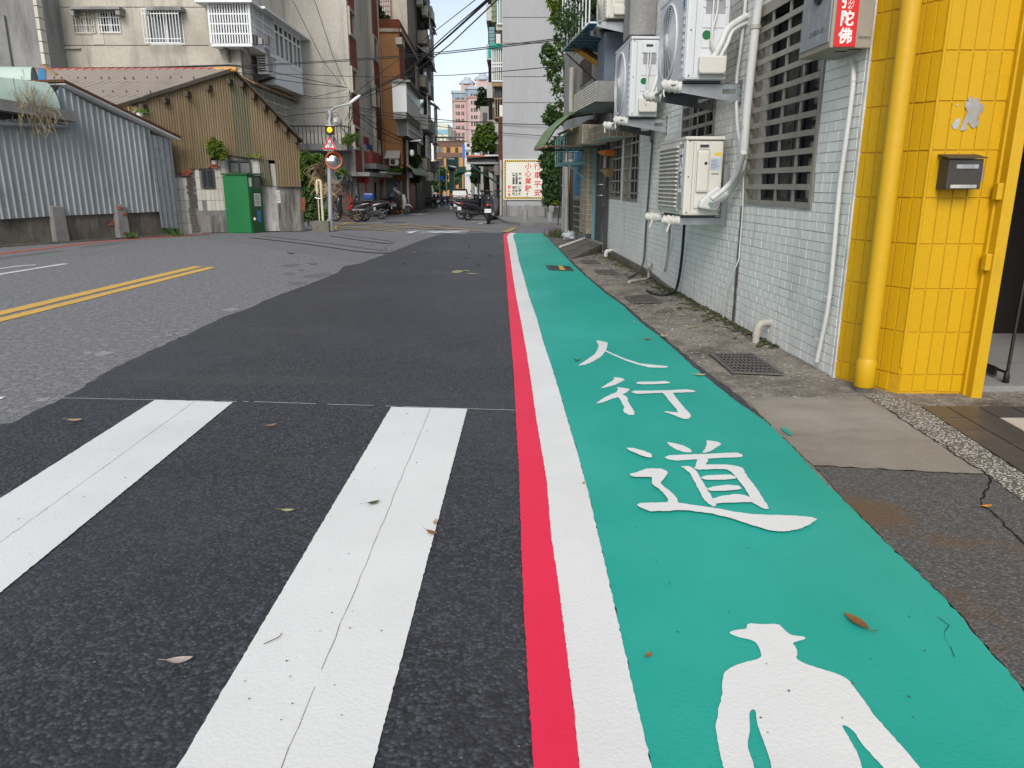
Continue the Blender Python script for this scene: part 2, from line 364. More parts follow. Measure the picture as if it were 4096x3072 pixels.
mat('wood_dark', (.085, .06, .04), .8, [((3, 3, 12), .45, .7, (.05, .036, .025), .7)])
mat('wood', (.30, .19, .09), .7, [((3, 14, 14), .45, .7, (.20, .12, .055), .7)])
mat('sign_cream', (.70, .68, .60), .5, [((1.5, 1.5, 1.2), .5, .75, (.66, .60, .44), .5)], fine=.02)
mat('sign_red', (.62, .018, .025), .5, fine=.03)
mat('sign_yellow', (.72, .48, .02), .5)
mat('ink_black', (.012, .012, .014), .6, fine=0)
mat('ink_blue', (.02, .07, .25), .5, fine=0)
mat('ink_white', (.78, .78, .76), .5, fine=0)
mat('speaker_grey', (.27, .275, .29), .5, [((14, 14, 5), .55, .6, (.40, .41, .42), .5)], fine=.08)
mat('panel_beige', (.30, .265, .215), .55, [(3, .5, .7, (.25, .22, .18), .6)])
mat('galv', (.40, .43, .45), .5, [((7, 7, 2), .45, .7, (.28, .30, .32), .7)], metal=.4)
mat('mirror', (.80, .82, .84), .03, metal=1.0, fine=0)
mat('orange_rim', (.60, .13, .03), .45)
mat('pipe_cream', (.62, .56, .38), .5, [((6, 6, 2), .5, .75, (.46, .40, .26), .6)])
mat('red_paint', (.48, .02, .02), .4)
mat('blue_box', (.012, .045, .20), .3, coat=.3)
mat('car_paint', (.105, .096, .088), .3, metal=.25, coat=.4, fine=.02)
mat('car_white', (.62, .63, .64), .25, coat=.6, fine=0)
mat('car_glass', (.02, .024, .026), .07, spec=.7, fine=0)
mat('tail_red', (.42, .012, .012), .2, spec=.6)
mat('chrome', (.60, .61, .62), .2, metal=.9, fine=0)
mat('scooter_black', (.020, .020, .023), .28, coat=.5, fine=0)
mat('scooter_grey', (.075, .08, .088), .3, coat=.5, fine=0)
mat('scooter_white', (.62, .62, .61), .28, coat=.5, fine=0)
mat('scooter_blue', (.02, .06, .17), .28, coat=.5, fine=0)
mat('scooter_red', (.25, .015, .015), .28, coat=.5, fine=0)
mat('seat_black', (.018, .018, .019), .55)
mat('cloth_grey', (.33, .335, .35), .85, [(20, .45, .65, (.25, .255, .27), .5)], [(35, .5, .02)])
mat('cloth_dark', (.035, .037, .045), .85, [(20, .45, .65, (.06, .06, .07), .5)])
mat('cloth_red', (.55, .045, .05), .85)
mat('cloth_maroon', (.11, .02, .028), .85)
mat('denim', (.03, .06, .16), .85)
mat('skin', (.42, .24, .16), .55)
mat('helmet_black', (.015, .015, .016), .15, coat=.6, fine=0)
mat('pink_wall', (.52, .37, .345), .85, [((.15, .15, .05), .45, .7, (.46, .33, .31), .6)], fine=.04, fsc=2)
mat('pink_dark', (.38, .25, .23), .85)
mat('slate_wall', (.29, .34, .40), .7, fine=.04)
mat('tower_roof', (.40, .45, .50), .5)
mat('white_wall', (.58, .57, .54), .8, [((.8, .8, .2), .5, .75, (.42, .41, .38), .6)], fine=.05)
mat('sea_blue', (.22, .42, .52), .6)
mat('pale_yellow', (.60, .62, .48), .6)
mat('dark_green', (.012, .050, .038), .4, fine=.05)
mat('leaf_dead', (.30, .20, .11), .7, rnd=.35)
mat('leaf_yellow', (.40, .30, .06), .7, rnd=.3)
mat('stone_wall', (.23, .225, .215), .9, [(3, .45, .7, (.13, .127, .12), .7)], [(30, .5, .01)])
mat('bark', (.10, .085, .065), .9, [((9, 9, 2), .45, .7, (.05, .042, .034), .7)])
mat('straw', (.42, .33, .18), .9, irnd=.25)
def leafmat(name, a, b_, c):
    m, nt, b = mk(name); k = NB(nt)
    r = k.n('NewGeometry').outputs['Random Per Island']
    col = k.mix(k.rng(r, 0, .7), a, b_); col = k.mix(k.rng(r, .82, 1.0), col, c)
    col = k.mix(k.rng(k.noise(1.6, 2), .42, .62, 0, .55), col, [x*.55 for x in a])
    nt.links.new(col, b.inputs['Base Color']); b.inputs['Roughness'].default_value = .5
    b.inputs['Specular IOR Level'].default_value = .35
    tr = k.n('BsdfTranslucent', {'Color': col}); ms = k.n('MixShader', {0: .28, 1: b.outputs[0], 2: tr.outputs[0]})
    nt.links.new(ms.outputs[0], nt.nodes['Material Output'].inputs[0])
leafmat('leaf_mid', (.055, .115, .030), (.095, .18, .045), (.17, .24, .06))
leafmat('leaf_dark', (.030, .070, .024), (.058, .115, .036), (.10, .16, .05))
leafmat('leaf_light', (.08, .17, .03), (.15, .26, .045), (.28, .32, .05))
leafmat('leaf_yellowgreen', (.09, .15, .02), (.20, .26, .035), (.42, .38, .05))
leafmat('leaf_brown', (.12, .09, .05), (.20, .15, .085), (.06, .075, .02))
m, nt, b = mk('pebble'); k = NB(nt)
v = k.n('SeparateColor', {'Color': k.vor(100, 'F1', 'Color')}).outputs[0]; d1 = k.vor(100, 'F1', 'Distance')
c = k.mix(k.rng(v, .12, .6), (.14, .135, .12), (.66, .64, .58)); c = k.mix(k.rng(d1, .32, .55), c, (.11, .10, .085))
nt.links.new(c, b.inputs['Base Color']); b.inputs['Roughness'].default_value = .7
nt.links.new(k.bump(k.math('SUBTRACT', 1.0, d1), .6, .006), b.inputs['Normal'])
mat('floor_dark', (.085, .074, .066), .42, [((3, 3, 3), .5, .75, (.12, .105, .095), .6)], rnd=.10)
mat('floor_white', (.58, .52, .44), .4, [(4, .5, .75, (.50, .45, .38), .6)], rnd=.04)
mat('steel_grate', (.16, .15, .14), .6, [(14, .45, .7, (.09, .075, .06), .7)], metal=.4)
mat('bag_white', (.74, .76, .78), .35, [(14, .5, .7, (.60, .62, .64), .6)], [(18, 1.0, .03), (40, .6, .012)])
mat('brick_brown', (.165, .095, .072), .8, [(16, .45, .7, (.11, .06, .05), .7)], rnd=.2)
mat('teal_shutter', (.10, .155, .16), .6, [((3, 3, 1), .5, .75, (.06, .09, .09), .7)])
mat('roller_shutter', (.15, .135, .12), .6, [((3, 3, 1), .5, .75, (.08, .07, .065), .7)])
mat('moss_green', (.075, .12, .03), .95, [(6, .45, .65, (.04, .06, .02), .7)], [(30, .8, .02)])
mat('teal_bright', (.02, .32, .28), .7)
mat('sign_blue', (.012, .16, .50), .5)
mat('wall_orange', (.50, .25, .08), .8, [((2, 2, 2), .5, .75, (.40, .19, .06), .5)])
mat('amber', (.85, .36, .01), .3, emit=1.1, fine=0)
mat('concrete_block', (.16, .15, .125), .9, [(4, .45, .7, (.07, .085, .03), .8)], [(40, .6, .01)])
paint('paint_yellow_old', (.50, .33, .09), .4, .6)
mat('paint_scuff', (.31, .305, .29), .8, [(25, .45, .65, (.22, .22, .21), .7)])
mat('tar_stain', (.145, .144, .146), .75, [(20, .5, .7, (.12, .12, .12), .6)])
mat('tyre_mark', (.185, .183, .185), .8, [(30, .5, .7, (.14, .14, .14), .8)])
for n_, c_ in (('leaf_pale', (.42, .34, .30)), ('leaf_tan', (.40, .29, .15)), ('leaf_straw', (.36, .34, .17)), ('leaf_green', (.07, .09, .025)), ('leaf_rust', (.24, .11, .035)), ('leaf_orange', (.58, .25, .03))): mat(n_, c_, .65, [(60, .45, .65, [x*.6 for x in c_], .7)])
mat('grit', (.07, .068, .064), .9)
# ---------------------------------------------------------------- the ground
def struct(o): o['kind'] = 'structure'; return o
ys = [-40, -20, -10, -4, 0, 2, 4, 6, 8, 10, 12, 14, 16, 17.5, 18.5]+[18.5+i*1.15 for i in range(1, 10)]+[30, 32, 34, 36, 38, 42, 48, 55, 65, 75, 90, 110, 130, 155, 200, 300, 450, 900]
xs = [-400, -150, -60, -30, -20, -14, -10, -7, -4, -2, 0, 1, 2, 4, 8, 14, 25, 60, 150, 400]
mb = MB(); nx = len(xs)
mb.add([(x, y, g(y)-.012) for y in ys for x in xs], [(j*nx+i, j*nx+i+1, (j+1)*nx+i+1, (j+1)*nx+i) for j in range(len(ys)-1) for i in range(nx-1)])
ground = mb.build('ground', 'asphalt_far', kind='structure')
def densify(pts, step, jit, seed=1, closed=True):
    """walk a ground outline in short steps with a ragged edge"""
    r = random.Random(seed); out = []; n = len(pts)
    for i in range(n if closed else n-1):
        a, b = pts[i], pts[(i+1) % n]; L = (b-a).length; far = max(1.0, a.y/2.5)
        m = max(1, min(400, int(L/(step*far)))); d = (b-a)/L if L > 0 else Vector((1, 0, 0)); nrm = Vector((-d.y, d.x, 0))
        for k in range(m):
            q = a.lerp(b, k/m); j = r.gauss(0, jit) if k else 0
            out.append(q+nrm*max(-2.5*jit, min(2.5*jit, j)))
    if not closed: out.append(pts[-1])
    return out
def sheet(name, pts, up, m, step=.02, jit=.0025, seed=1, parent=None, fine=True, label=None):
    p = densify(pts, step, jit, seed) if fine else pts
    p = [Vector((q.x, q.y, g(q.y)+up)) for q in p]
    return MB().poly(p).build(name, m, parent, label=label, kind=None if parent else 'structure')
def PX(l, up=0): return [G(a, b) for a, b in l]
def ribbon(name, L, Rr, up, m, parent=None, step=.02, jit=.003, seed=3, label=None):
    """a painted band between two traced edges"""
    return sheet(name, L+Rr[::-1], up, m, step, jit, seed, parent, True, label)
# old grey road in front of the crossing
road_edge = PX([(1330, 923), (1752, 929), (2030, 931), (2180, 933)])
old = [Vector((-30, -12, 0)), Vector((12, -12, 0)), Vector((12, 17.9, 0)), G(2240, 934)]+road_edge[::-1]+[G(1215, 921), G(750, 934), G(0, 985), Vector((-16, 8.5, 0)), Vector((-30, 6, 0))]
road = sheet('road', old, .0, 'asphalt_old', .05, .004, 2)
# fresh black resurfacing
bl = [(0, 1702), (45, 1695), (134, 1646), (214, 1616), (249, 1596), (308, 1566), (423, 1492), (502, 1452), (607, 1402), (776, 1328), (895, 1268), (1000, 1232), (1059, 1203), (1235, 1138), (1353, 1091), (1375, 1066), (1447, 1053), (1476, 1041), (1547, 1017), (1676, 965), (1758, 938), (1805, 931), (2033, 932), (2178, 934), (2306, 1062), (2360, 1114), (2436, 1176), (2500, 1220), (2580, 1292), (2650, 1345), (2706, 1388), (2762, 1440), (2815, 1480), (2868, 1522), (2925, 1560), (2975, 1600), (3015, 1640), (3066, 1688), (3134, 1758), (3263, 1899), (3406, 2041), (3557, 2193), (3785, 2411), (3927, 2581), (4090, 2760)]
bp = PX(bl); bp = [Vector((-6.5, 1.2, 0)), Vector((-3.9, 2.75, 0))]+bp[1:]+[Vector((1.75, .4, 0)), Vector((1.9, -8, 0)), Vector((-6.5, -8, 0))]
newasph = sheet('fresh_asphalt', bp, .004, 'asphalt_new', .03, .006, 5)
# walkway
redL = PX([(2033, 932.5), (2020, 936), (2013, 944), (2017, 997), (2026, 1114), (2034, 1232), (2043, 1350), (2055, 1497), (2065, 1700), (2077, 1908), (2087, 2258), (2101, 2543), (2115, 2780), (2134, 3072), (2160, 3600)])
redR = PX([(2046, 933), (2033, 938), (2028, 950), (2037, 1003), (2052, 1114), (2067, 1203), (2084, 1291), (2105, 1408), (2123, 1526), (2146, 1690), (2186, 1927), (2205, 2164), (2234, 2353), (2257, 2543), (2286, 2780), (2316, 3072), (2372, 3600)])
whR = PX([(2066, 934), (2055, 939), (2053, 948), (2064, 985), (2075, 1044), (2096, 1114), (2117, 1191), (2146, 1273), (2175, 1379), (2205, 1467), (2234, 1561), (2264, 1667), (2305, 1803), (2352, 1974), (2400, 2182), (2452, 2410), (2494, 2600), (2551, 2855), (2604, 3072), (2728, 3600)])
grR = PX([(2175, 935), (2300, 1069), (2350, 1114), (2424, 1178), (2489, 1223), (2524, 1258), (2569, 1298), (2658, 1367), (2698, 1402), (2762, 1462), (2822, 1512), (2937, 1606), (3046, 1680), (3074, 1700), (3131, 1756), (3263, 1898), (3406, 2040), (3557, 2192), (3785, 2410), (3927, 2580), (4069, 2742), (4300, 3010), (4760, 3600)])
walk = ribbon('green_walkway', whR, grR, .008, 'paint_green', None, .02, .0025, 11)
ribbon('white_edge_line', redR, whR, .009, 'paint_white', walk, .012, .0009, 12)
ribbon('red_edge_line', redL, redR, .010, 'paint_red', walk, .012, .0009, 13)
# zebra stripes
zs = []
for i, (tl, tr, bl_, br, seed) in enumerate([((621, 1604), (932, 1614), (0, 2002), (0, 2381), 21), ((1565, 1633), (1869, 1641), (716, 3072), (1494, 3072), 22)]):
    a, b, c, d = (G(*q) for q in (tl, tr, bl_, br))
    if i == 0: a2 = a+(c-a)*1.25; b2 = b+(d-b)*1.25
    else: a2 = a+(c-a)*1.55; b2 = b+(d-b)*1.55
    zs.append((a, b, a2, b2))
    o = sheet('crosswalk_stripe', [a, a2, b2, b], .0075, 'paint_white', .010, .0008, seed, newasph)
    m0 = a.lerp(b, .52); m1 = a2.lerp(b2, .54); seam = [m0.lerp(m1, k/60)+Vector((R.gauss(0, .0012), 0, .0088)) for k in range(61)]
    sm = MB()
    for k, (p, q) in enumerate(zip(seam, seam[1:])):
        if R.random() < .96:
            wd = .0005+.0005*R.random(); sm.quad(p-Vector((wd, 0, 0)), p+Vector((wd, 0, 0)), q+Vector((wd, 0, 0)), q-Vector((wd, 0, 0)))
    sm.build('seam_crack', 'concrete_grey', o, fixn=False)
a = G(0, 1590); v = zs[0][2]-zs[0][0]
sheet('crosswalk_stripe', [a+Vector((.03, .01, 0)), a+Vector((-.35, .0, 0)), a+Vector((-.35, 0, 0))+v*.8, a+Vector((.03, .0, 0))+v*.8], .004, 'paint_white', .02, .003, 23, road)
p0, p1, p2 = G(250, 1596), G(1040, 1612), G(2060, 1645)
cl = densify([p0, p1, p2], .02, .0015, 9, False); ck = MB()
for p, q in zip(cl, cl[1:]):
    if R.random() < .82: ck.quad(p+Vector((0, -.002, .0062)), q+Vector((0, -.002, .0062)), q+Vector((0, .0025, .0062)), p+Vector((0, .0025, .0062)))
ck.build('chalk_line', 'paint_oldwhite', newasph, fixn=False)
# yellow centre lines, white lane lines
def line_ext(q, k):
    a, b, c, d = (G(*x) for x in q); return [a+(a-b)*k, b, c, d+(d-c)*k]
sheet('yellow_centre_line', line_ext([(0, 1246), (776, 1065.5), (815, 1067), (0, 1263)], 2.0), .004, 'paint_yellow', .05, .004, 31, road)
sheet('yellow_centre_line', line_ext([(0, 1273), (832, 1069), (867, 1070), (0, 1289)], 2.0), .004, 'paint_yellow', .05, .004, 32, road)
sheet('white_lane_line', line_ext([(0, 1095), (250, 1055), (277, 1055.5), (0, 1100.5)], 1.0), .004, 'paint_oldwhite', .05, .004, 33, road)
sheet('white_lane_line', PX([(-300, 1108), (0, 1073.5), (60, 1065), (142, 1058.5), (144, 1060.5), (62, 1068), (0, 1077), (-300, 1113)]), .004, 'paint_oldwhite', .05, .004, 34, road)
sheet('red_kerb_line', PX([(-400, 1070), (0, 1013), (400, 966), (700, 943.5), (840, 933.5), (842, 935), (700, 946), (400, 969.5), (0, 1018), (-400, 1077)]), .004, 'paint_oldred', .05, .008, 35, road)
# strokes of the painted writing, traced on the walkway
def zo(l, ox, oy, s): return PX([(ox+a/s, oy+b/s) for a, b in l])
STR = {'ren': ['340,123 375,128 425,140 420,175 412,197 450,215 540,255 660,295 780,308 860,315 873,323 840,328 730,325 640,302 560,275 480,240 408,206 375,245 320,280 260,305 205,313 240,288 290,255 330,225 352,190 358,160'],
 'xing': ['470,398 520,402 550,415 530,430 480,455 420,472 370,480 410,455 450,430 475,412',
  '490,473 530,476 580,485 588,492 560,515 535,527 560,540 572,555 575,580 600,620 622,660 620,680 580,680 545,660 538,640 548,620 530,590 515,560 500,547 470,555 430,570 380,588 338,595 370,570 410,545 450,525 490,510 500,490',
  '633,440 660,433 760,432 850,428 885,438 880,445 800,450 700,453 645,450',
  '595,510 620,500 750,500 900,496 1000,490 1060,498 1072,508 1050,512 905,517 920,540 960,590 1000,640 1030,670 1037,695 1020,710 980,710 930,690 880,670 840,658 850,653 910,660 945,662 930,635 890,590 850,540 830,517 700,522 640,525'],
 'dao': ['862,880 920,890 980,905 1030,930 1045,950 1030,958 980,953 920,930 880,905', '1152,868 1190,872 1240,880 1265,895 1230,920 1190,945 1140,962 1122,957 1145,930 1155,895',
  '843,995 880,980 1000,975 1150,970 1300,962 1380,960 1420,978 1420,990 1380,996 1250,1000 1160,1005 1060,1012 930,1020 870,1010',
  '1085,1008 1162,1003 1166,1020 1140,1056 1060,1080 1072,1062 1080,1030', '965,1065 1020,1062 1065,1085 1090,1120 1150,1220 1190,1290 1226,1345 1220,1362 1195,1362 1140,1320 1100,1250 1060,1170 1030,1115 1000,1090',
  '1056,1075 1140,1053 1200,1052 1280,1052 1350,1058 1400,1070 1425,1085 1440,1120 1490,1190 1530,1240 1560,1290 1595,1340 1610,1380 1590,1385 1550,1370 1490,1335 1470,1290 1430,1220 1380,1160 1340,1110 1300,1088 1230,1085 1150,1090 1090,1090',
  '1108,1150 1150,1135 1240,1130 1330,1128 1372,1145 1367,1158 1300,1165 1200,1168 1140,1165', '1155,1235 1200,1218 1300,1205 1390,1212 1414,1232 1380,1242 1280,1250 1190,1252',
  '1190,1310 1260,1290 1360,1275 1440,1285 1475,1300 1494,1335 1380,1338 1280,1340 1222,1348 1200,1330',
  '560,932 610,932 680,950 735,970 752,985 745,1005 700,998 640,975 590,955',
  '585,1130 640,1115 700,1090 760,1085 820,1088 860,1105 868,1125 850,1150 820,1185 815,1200 850,1230 900,1270 935,1310 945,1343 920,1355 865,1348 870,1320 850,1290 810,1245 765,1215 748,1195 750,1175 750,1150 700,1150 640,1150 595,1140',
  '640,1358 670,1345 760,1342 870,1340 950,1345 1050,1360 1200,1380 1350,1410 1500,1430 1650,1435 1800,1440 1920,1450 1967,1465 1920,1500 1850,1535 1760,1555 1680,1558 1600,1545 1500,1515 1350,1465 1200,1425 1050,1405 950,1398 850,1405 740,1408 690,1390 655,1372']}
def pts(s): return [tuple(float(a) for a in q.split(',')) for q in s.split()]
sd_ = 40
for ch, strokes in STR.items():
    mb = MB()
    for i, s in enumerate(strokes):
        p = densify(zo(pts(s), 2200, 1300, 1.8436), .008, .0012, sd_); sd_ += 1
        mb.poly([Vector((q.x, q.y, .0108+.0006*i)) for q in p])
    mb.build('painted_character', 'paint_white', walk, fixn=False)
fig = '332,1100 370,1090 408,1088 408,1062 470,1068 540,1065 560,1085 580,1105 600,1115 650,1120 657,1130 620,1140 598,1148 615,1165 622,1195 612,1212 650,1235 720,1258 790,1278 840,1305 870,1350 900,1390 940,1450 1000,1520 1070,1595 1125,1665 1190,1740 1170,1790 1110,1780 1030,1740 975,1665 920,1610 880,1560 865,1530 830,1500 805,1495 830,1540 870,1610 890,1660 930,1860 960,2100 800,2110 720,1880 690,1880 660,2100 500,2090 515,1860 512,1665 490,1600 460,1520 447,1470 445,1435 432,1428 418,1440 418,1470 420,1520 408,1580 420,1620 438,1665 432,1740 390,1790 340,1780 304,1665 285,1570 275,1500 290,1420 303,1360 305,1290 320,1260 390,1230 470,1212 465,1180 450,1150 430,1135 380,1125 340,1110'
FG = zo(pts(fig), 2600, 1500, 1.0555); p = [a.lerp(b, t) for a, b in zip(FG, FG[1:]+FG[:1]) for t in (.25, .75)]; p = densify(p, .008, .0007, 77)
MB().poly([Vector((q.x, q.y, .0108)) for q in p]).build('painted_walking_figure', 'paint_white', walk, fixn=False)
# ---- the strip between walkway and houses
grl = grR[:-2]
strip = [q.copy() for q in grl]+[Vector((2.6, .9, 0)), Vector((6, .9, 0)), Vector((6, 6, 0)), Vector((2.2, 6, 0)), hitZ(2430, 1000)+Vector((.3, 0, 0)), hitZ(2235, 935)]
pave = sheet('pavement_strip', strip, .003, 'concrete_old', .05, .004, 51)
sheet('concrete_slab', PX([(2985, 1605), (3075, 1592), (3300, 1596), (3459, 1588), (3531, 1627), (3609, 1684), (3782, 1800), (3941, 1901), (3700, 1894), (3254, 1868), (3128, 1752), (3066, 1690)]), .007, 'concrete_slab', .03, .004, 52, pave)
wa = PX([(3258, 1872), (3700, 1897), (3941, 1904), (4096, 2017), (4500, 2320), (4700, 2700), (4760, 3500), (4300, 3005), (4069, 2742), (3927, 2580), (3785, 2410), (3557, 2192), (3406, 2040)])
sheet('worn_asphalt', wa, .008, 'asphalt_worn', .03, .004, 53, pave)
# ---------------------------------------------------------------- white tiled house (right)
WP = hitZ(3325, 1510); WTH = .0364
Wd = Vector((-sin(WTH), cos(WTH), 0)); Wn = Vector((-cos(WTH), -sin(WTH), 0))
def wq(px, py, off=0.0): return hitP(px, py, WP+Wn*off, Wn)
def wsz(px, py): q = wq(px, py); return (q-WP).dot(Wd), q.z
def wp(s, z, off=0.0): return WP+Wd*s+Wn*off+Vector((0, 0, z))
WM = frame(WP, -Wd, (0, 0, 1))                  # local x towards the viewer along the wall, y up, z off the wall
house = thing('white_tiled_house', 'house wall of white painted tiles with steel barred windows beside the green walkway', 'house', tuple(WP+Wd*4))
SL = wsz(2425, 900)[0]
b1, b1r, t1 = wsz(2978, 815), wsz(3246, 831), wsz(3046, 33)
b3a, b3b, b3c, b3d = wsz(2437, 793), wsz(2483, 795), wsz(2492, 802), wsz(2551, 805)
b2a, b2b = wsz(2729, 535), wsz(2859, 500)
ZB, ZT = b1[1], t1[1]
HOLES = [(b1r[0], b1[0], ZB, ZT), (b2b[0], b2a[0], ZB+.02, ZT), (b3b[0], b3a[0], b3a[1], ZT), (b3d[0], b3c[0], b3c[1], ZT)]
WH = 7.0
mb = MB()
for a, b, c, d in rects_minus(-.02, SL, -.3, WH, HOLES):
    mb.hexa([wp(a, c, 0), wp(b, c, 0), wp(b, c, -.22), wp(a, c, -.22), wp(a, d, 0), wp(b, d, 0), wp(b, d, -.22), wp(a, d, -.22)])
mb.build('wall', 'grout', house)
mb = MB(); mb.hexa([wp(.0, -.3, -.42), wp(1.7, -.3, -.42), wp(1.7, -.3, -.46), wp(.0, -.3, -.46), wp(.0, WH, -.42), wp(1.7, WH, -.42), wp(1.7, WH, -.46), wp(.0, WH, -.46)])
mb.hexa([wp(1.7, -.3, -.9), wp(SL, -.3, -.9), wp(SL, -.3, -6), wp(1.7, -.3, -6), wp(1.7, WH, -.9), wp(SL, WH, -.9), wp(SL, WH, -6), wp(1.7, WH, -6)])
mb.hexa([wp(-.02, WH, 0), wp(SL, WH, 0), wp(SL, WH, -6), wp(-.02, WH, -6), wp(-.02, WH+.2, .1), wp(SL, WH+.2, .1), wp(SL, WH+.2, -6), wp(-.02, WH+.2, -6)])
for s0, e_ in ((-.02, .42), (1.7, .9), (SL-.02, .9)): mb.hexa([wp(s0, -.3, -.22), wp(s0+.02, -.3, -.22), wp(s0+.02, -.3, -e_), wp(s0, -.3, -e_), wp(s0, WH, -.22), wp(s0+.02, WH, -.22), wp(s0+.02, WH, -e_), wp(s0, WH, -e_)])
mb.build('interior', 'painted_shade', house)
# tiles: one mesh shared by the whole ones
PR, PC = .058, .114
def tile_mesh(name, w, h, th, ch, m):
    t = MB(); a, b = w/2, h/2
    v = [(-a, -b, 0), (a, -b, 0), (a, b, 0), (-a, b, 0), (-a+ch, -b+ch, th), (a-ch, -b+ch, th), (a-ch, b-ch, th), (-a+ch, b-ch, th)]
    t.add(v, [(4,5,6,7), (0,1,5,4), (1,2,6,5), (2,3,7,6), (3,0,4,7)])
    me = bpy.data.meshes.new(name); me.from_pydata([tuple(p) for p in t.v], [], t.f); me.materials.append(MAT[m]); me.update()
    return me, t
tme, tmb = tile_mesh('tile', PC-.0045, PR-.004, .0032, .0014, 'tile_white')
Mi = ROOTM[house.name].inverted(); stuff = MB(); singles = []; rr = random.Random(5)
def clip_tile(a, b, c, d, holes):
    for h in holes:
        if a < h[1]+.008 and b > h[0]-.008 and c < h[3]+.008 and d > h[2]-.008:
            if a < h[0]-.03: b = h[0]-.008
            elif b > h[1]+.03: a = h[1]+.008
            elif c < h[2]-.02: d = h[2]-.008
            elif d > h[3]+.02: c = h[3]+.008
            else: return None
    return (a, b, c, d) if b-a > .012 and d-c > .012 else None
for r_ in range(70):
    z0 = .012+r_*PR; off = rr.choice((0, .5, .5, .25, 0))*PC+rr.uniform(-.008, .008); zj = rr.uniform(-.0012, .0012)
    n = int(SL/PC)+2
    for i in range(-1, n):
        a, b = i*PC+off, i*PC+off+PC-.0045
        a, b = max(a, .004), min(b, SL-.004)
        if b-a < .015: continue
        zdrop = max(0, (SL-3.2-a)) if False else 0
        q = clip_tile(a, b, z0+zj, z0+zj+PR-.004, HOLES)
        if q is None: continue
        full = abs((q[1]-q[0])-(PC-.0045)) < 1e-4 and abs((q[3]-q[2])-(PR-.004)) < 1e-4
        M = frame(wp((q[0]+q[1])/2, (q[2]+q[3])/2, rr.uniform(.0, .0016)), -Wd, (rr.gauss(0, .004)*Wd.x, rr.gauss(0, .004)*Wd.y, 1))
        if rr.random() < .0008: continue
        if full and len(singles) < 4000: singles.append((q[0], M))
        else:
            sx, sy = (q[1]-q[0])/(PC-.0045), (q[3]-q[2])/(PR-.004)
            stuff.add([M @ Vector((v.x*sx, v.y*sy, v.z)) for v in tmb.v], tmb.f)
singles.sort(key=lambda t: (t[1].translation-O).length)
k_ = 0
for s, M in singles:
    p = M.translation
    if k_ < 300 and p.z < 1.10+.27*p.y and s > .05:
        o = bpy.data.objects.new('tile', tme); COL.objects.link(o); o.parent = house; o.matrix_local = Mi @ M; k_ += 1
    else: stuff.add([M @ v for v in tmb.v], tmb.f)
stuff.build('tiles', 'tile_white', house, kind='stuff', fixn=False)
# barred windows
def barred(hole, ncol, zs, bw, name='barred_window', sliding=True, lab=None, deep=.012):
    s0, s1, z0, z1 = hole; fr = MB(); t = .035
    def hb(a, b, c, d, o0, o1): return [wp(a, c, o0), wp(b, c, o0), wp(b, c, o1), wp(a, c, o1), wp(a, d, o0), wp(b, d, o0), wp(b, d, o1), wp(a, d, o1)]
    for q in ((s0, s0+t, z0, z1), (s1-t, s1, z0, z1), (s0+t, s1-t, z0, z0+t), (s0+t, s1-t, z1-t, z1)): fr.hexa(hb(*q, .012, -.05))
    win = fr.build(name, 'steel_bar', house, label=lab)
    for i in range(1, ncol):
        x = s0+(s1-s0)*i/ncol; MB().hexa(hb(x-bw*.45, x+bw*.45, z0+t, z1-t, .004, -.006)).build('bar', 'steel_bar', win)
    for z in zs: MB().hexa(hb(s0+t, s1-t, z-bw/2, z+bw/2, .014, .0045)).build('bar', 'steel_bar', win)
    MB().hexa(hb(s0, s1, z0, z1, -.15, -.158)).build('pane', 'glass_dark', win)
    al = MB(); m = (s0+s1)/2
    for x in (s0+.03, m-.02, m+.05, s1-.03): al.hexa(hb(x-.02, x+.02, z0, z1, -.10, -.14))
    for z in (z0+.03, z1-.03): al.hexa(hb(s0, s1, z-.02, z+.02, -.105, -.135))
    al.build('sash', 'steel_dark', win)
    return win
zz = [ZB+.13]; st = (ZT-ZB-.13)/11.5
while zz[-1] < ZT-st*.9: zz.append(zz[-1]+st)
barred(HOLES[0], 4, zz, .036)
barred(HOLES[1], 4, zz, .032)
zs3 = [b3a[1]+.10+.165*i for i in range(int((ZT-b3a[1])/.165))]
barred(HOLES[2], 4, zs3, .026); barred(HOLES[3], 4, zs3, .026)
# plinth, dirty seam, stains
s_a, s_b = wsz(2720, 1165)[0], SL
MB().prism([wp(s_a, -.05, .005), wp(s_b, -.05, .005), wp(s_b, .10, .005), wp(s_a+1.5, .085, .005), wp(s_a, .0, .005)], Wn*.035).build('plinth', 'concrete_dark', house, bev=.01)
s_c = wsz(2958, 1000)[0]; z_c = ZB-.02
sm = MB(); rr = random.Random(3); pl = []; pr = []
for i in range(30):
    z = -.0+z_c*i/29; wd = .022+.012*(1-i/29)+rr.uniform(-.006, .006)
    pl.append(wp(s_c+wd, z, .009)); pr.append(wp(s_c-wd, z, .009))
for i in range(29): sm.quad(pl[i], pr[i], pr[i+1], pl[i+1])
sm.build('dirt_seam', 'concrete_dark', house, fixn=False)
mo = MB(); rr = random.Random(8)                # moss and grit along the foot of the wall
for i in range(900):
    s = rr.uniform(.8, SL); q = wp(s, rr.uniform(.004, .02), rr.expovariate(22)+.004); r0 = rr.uniform(.004, .018)
    mo.ell(q, (r0*1.5, r0, r0*.5), 5, 3)
mo.build('moss', 'moss', kind='stuff')
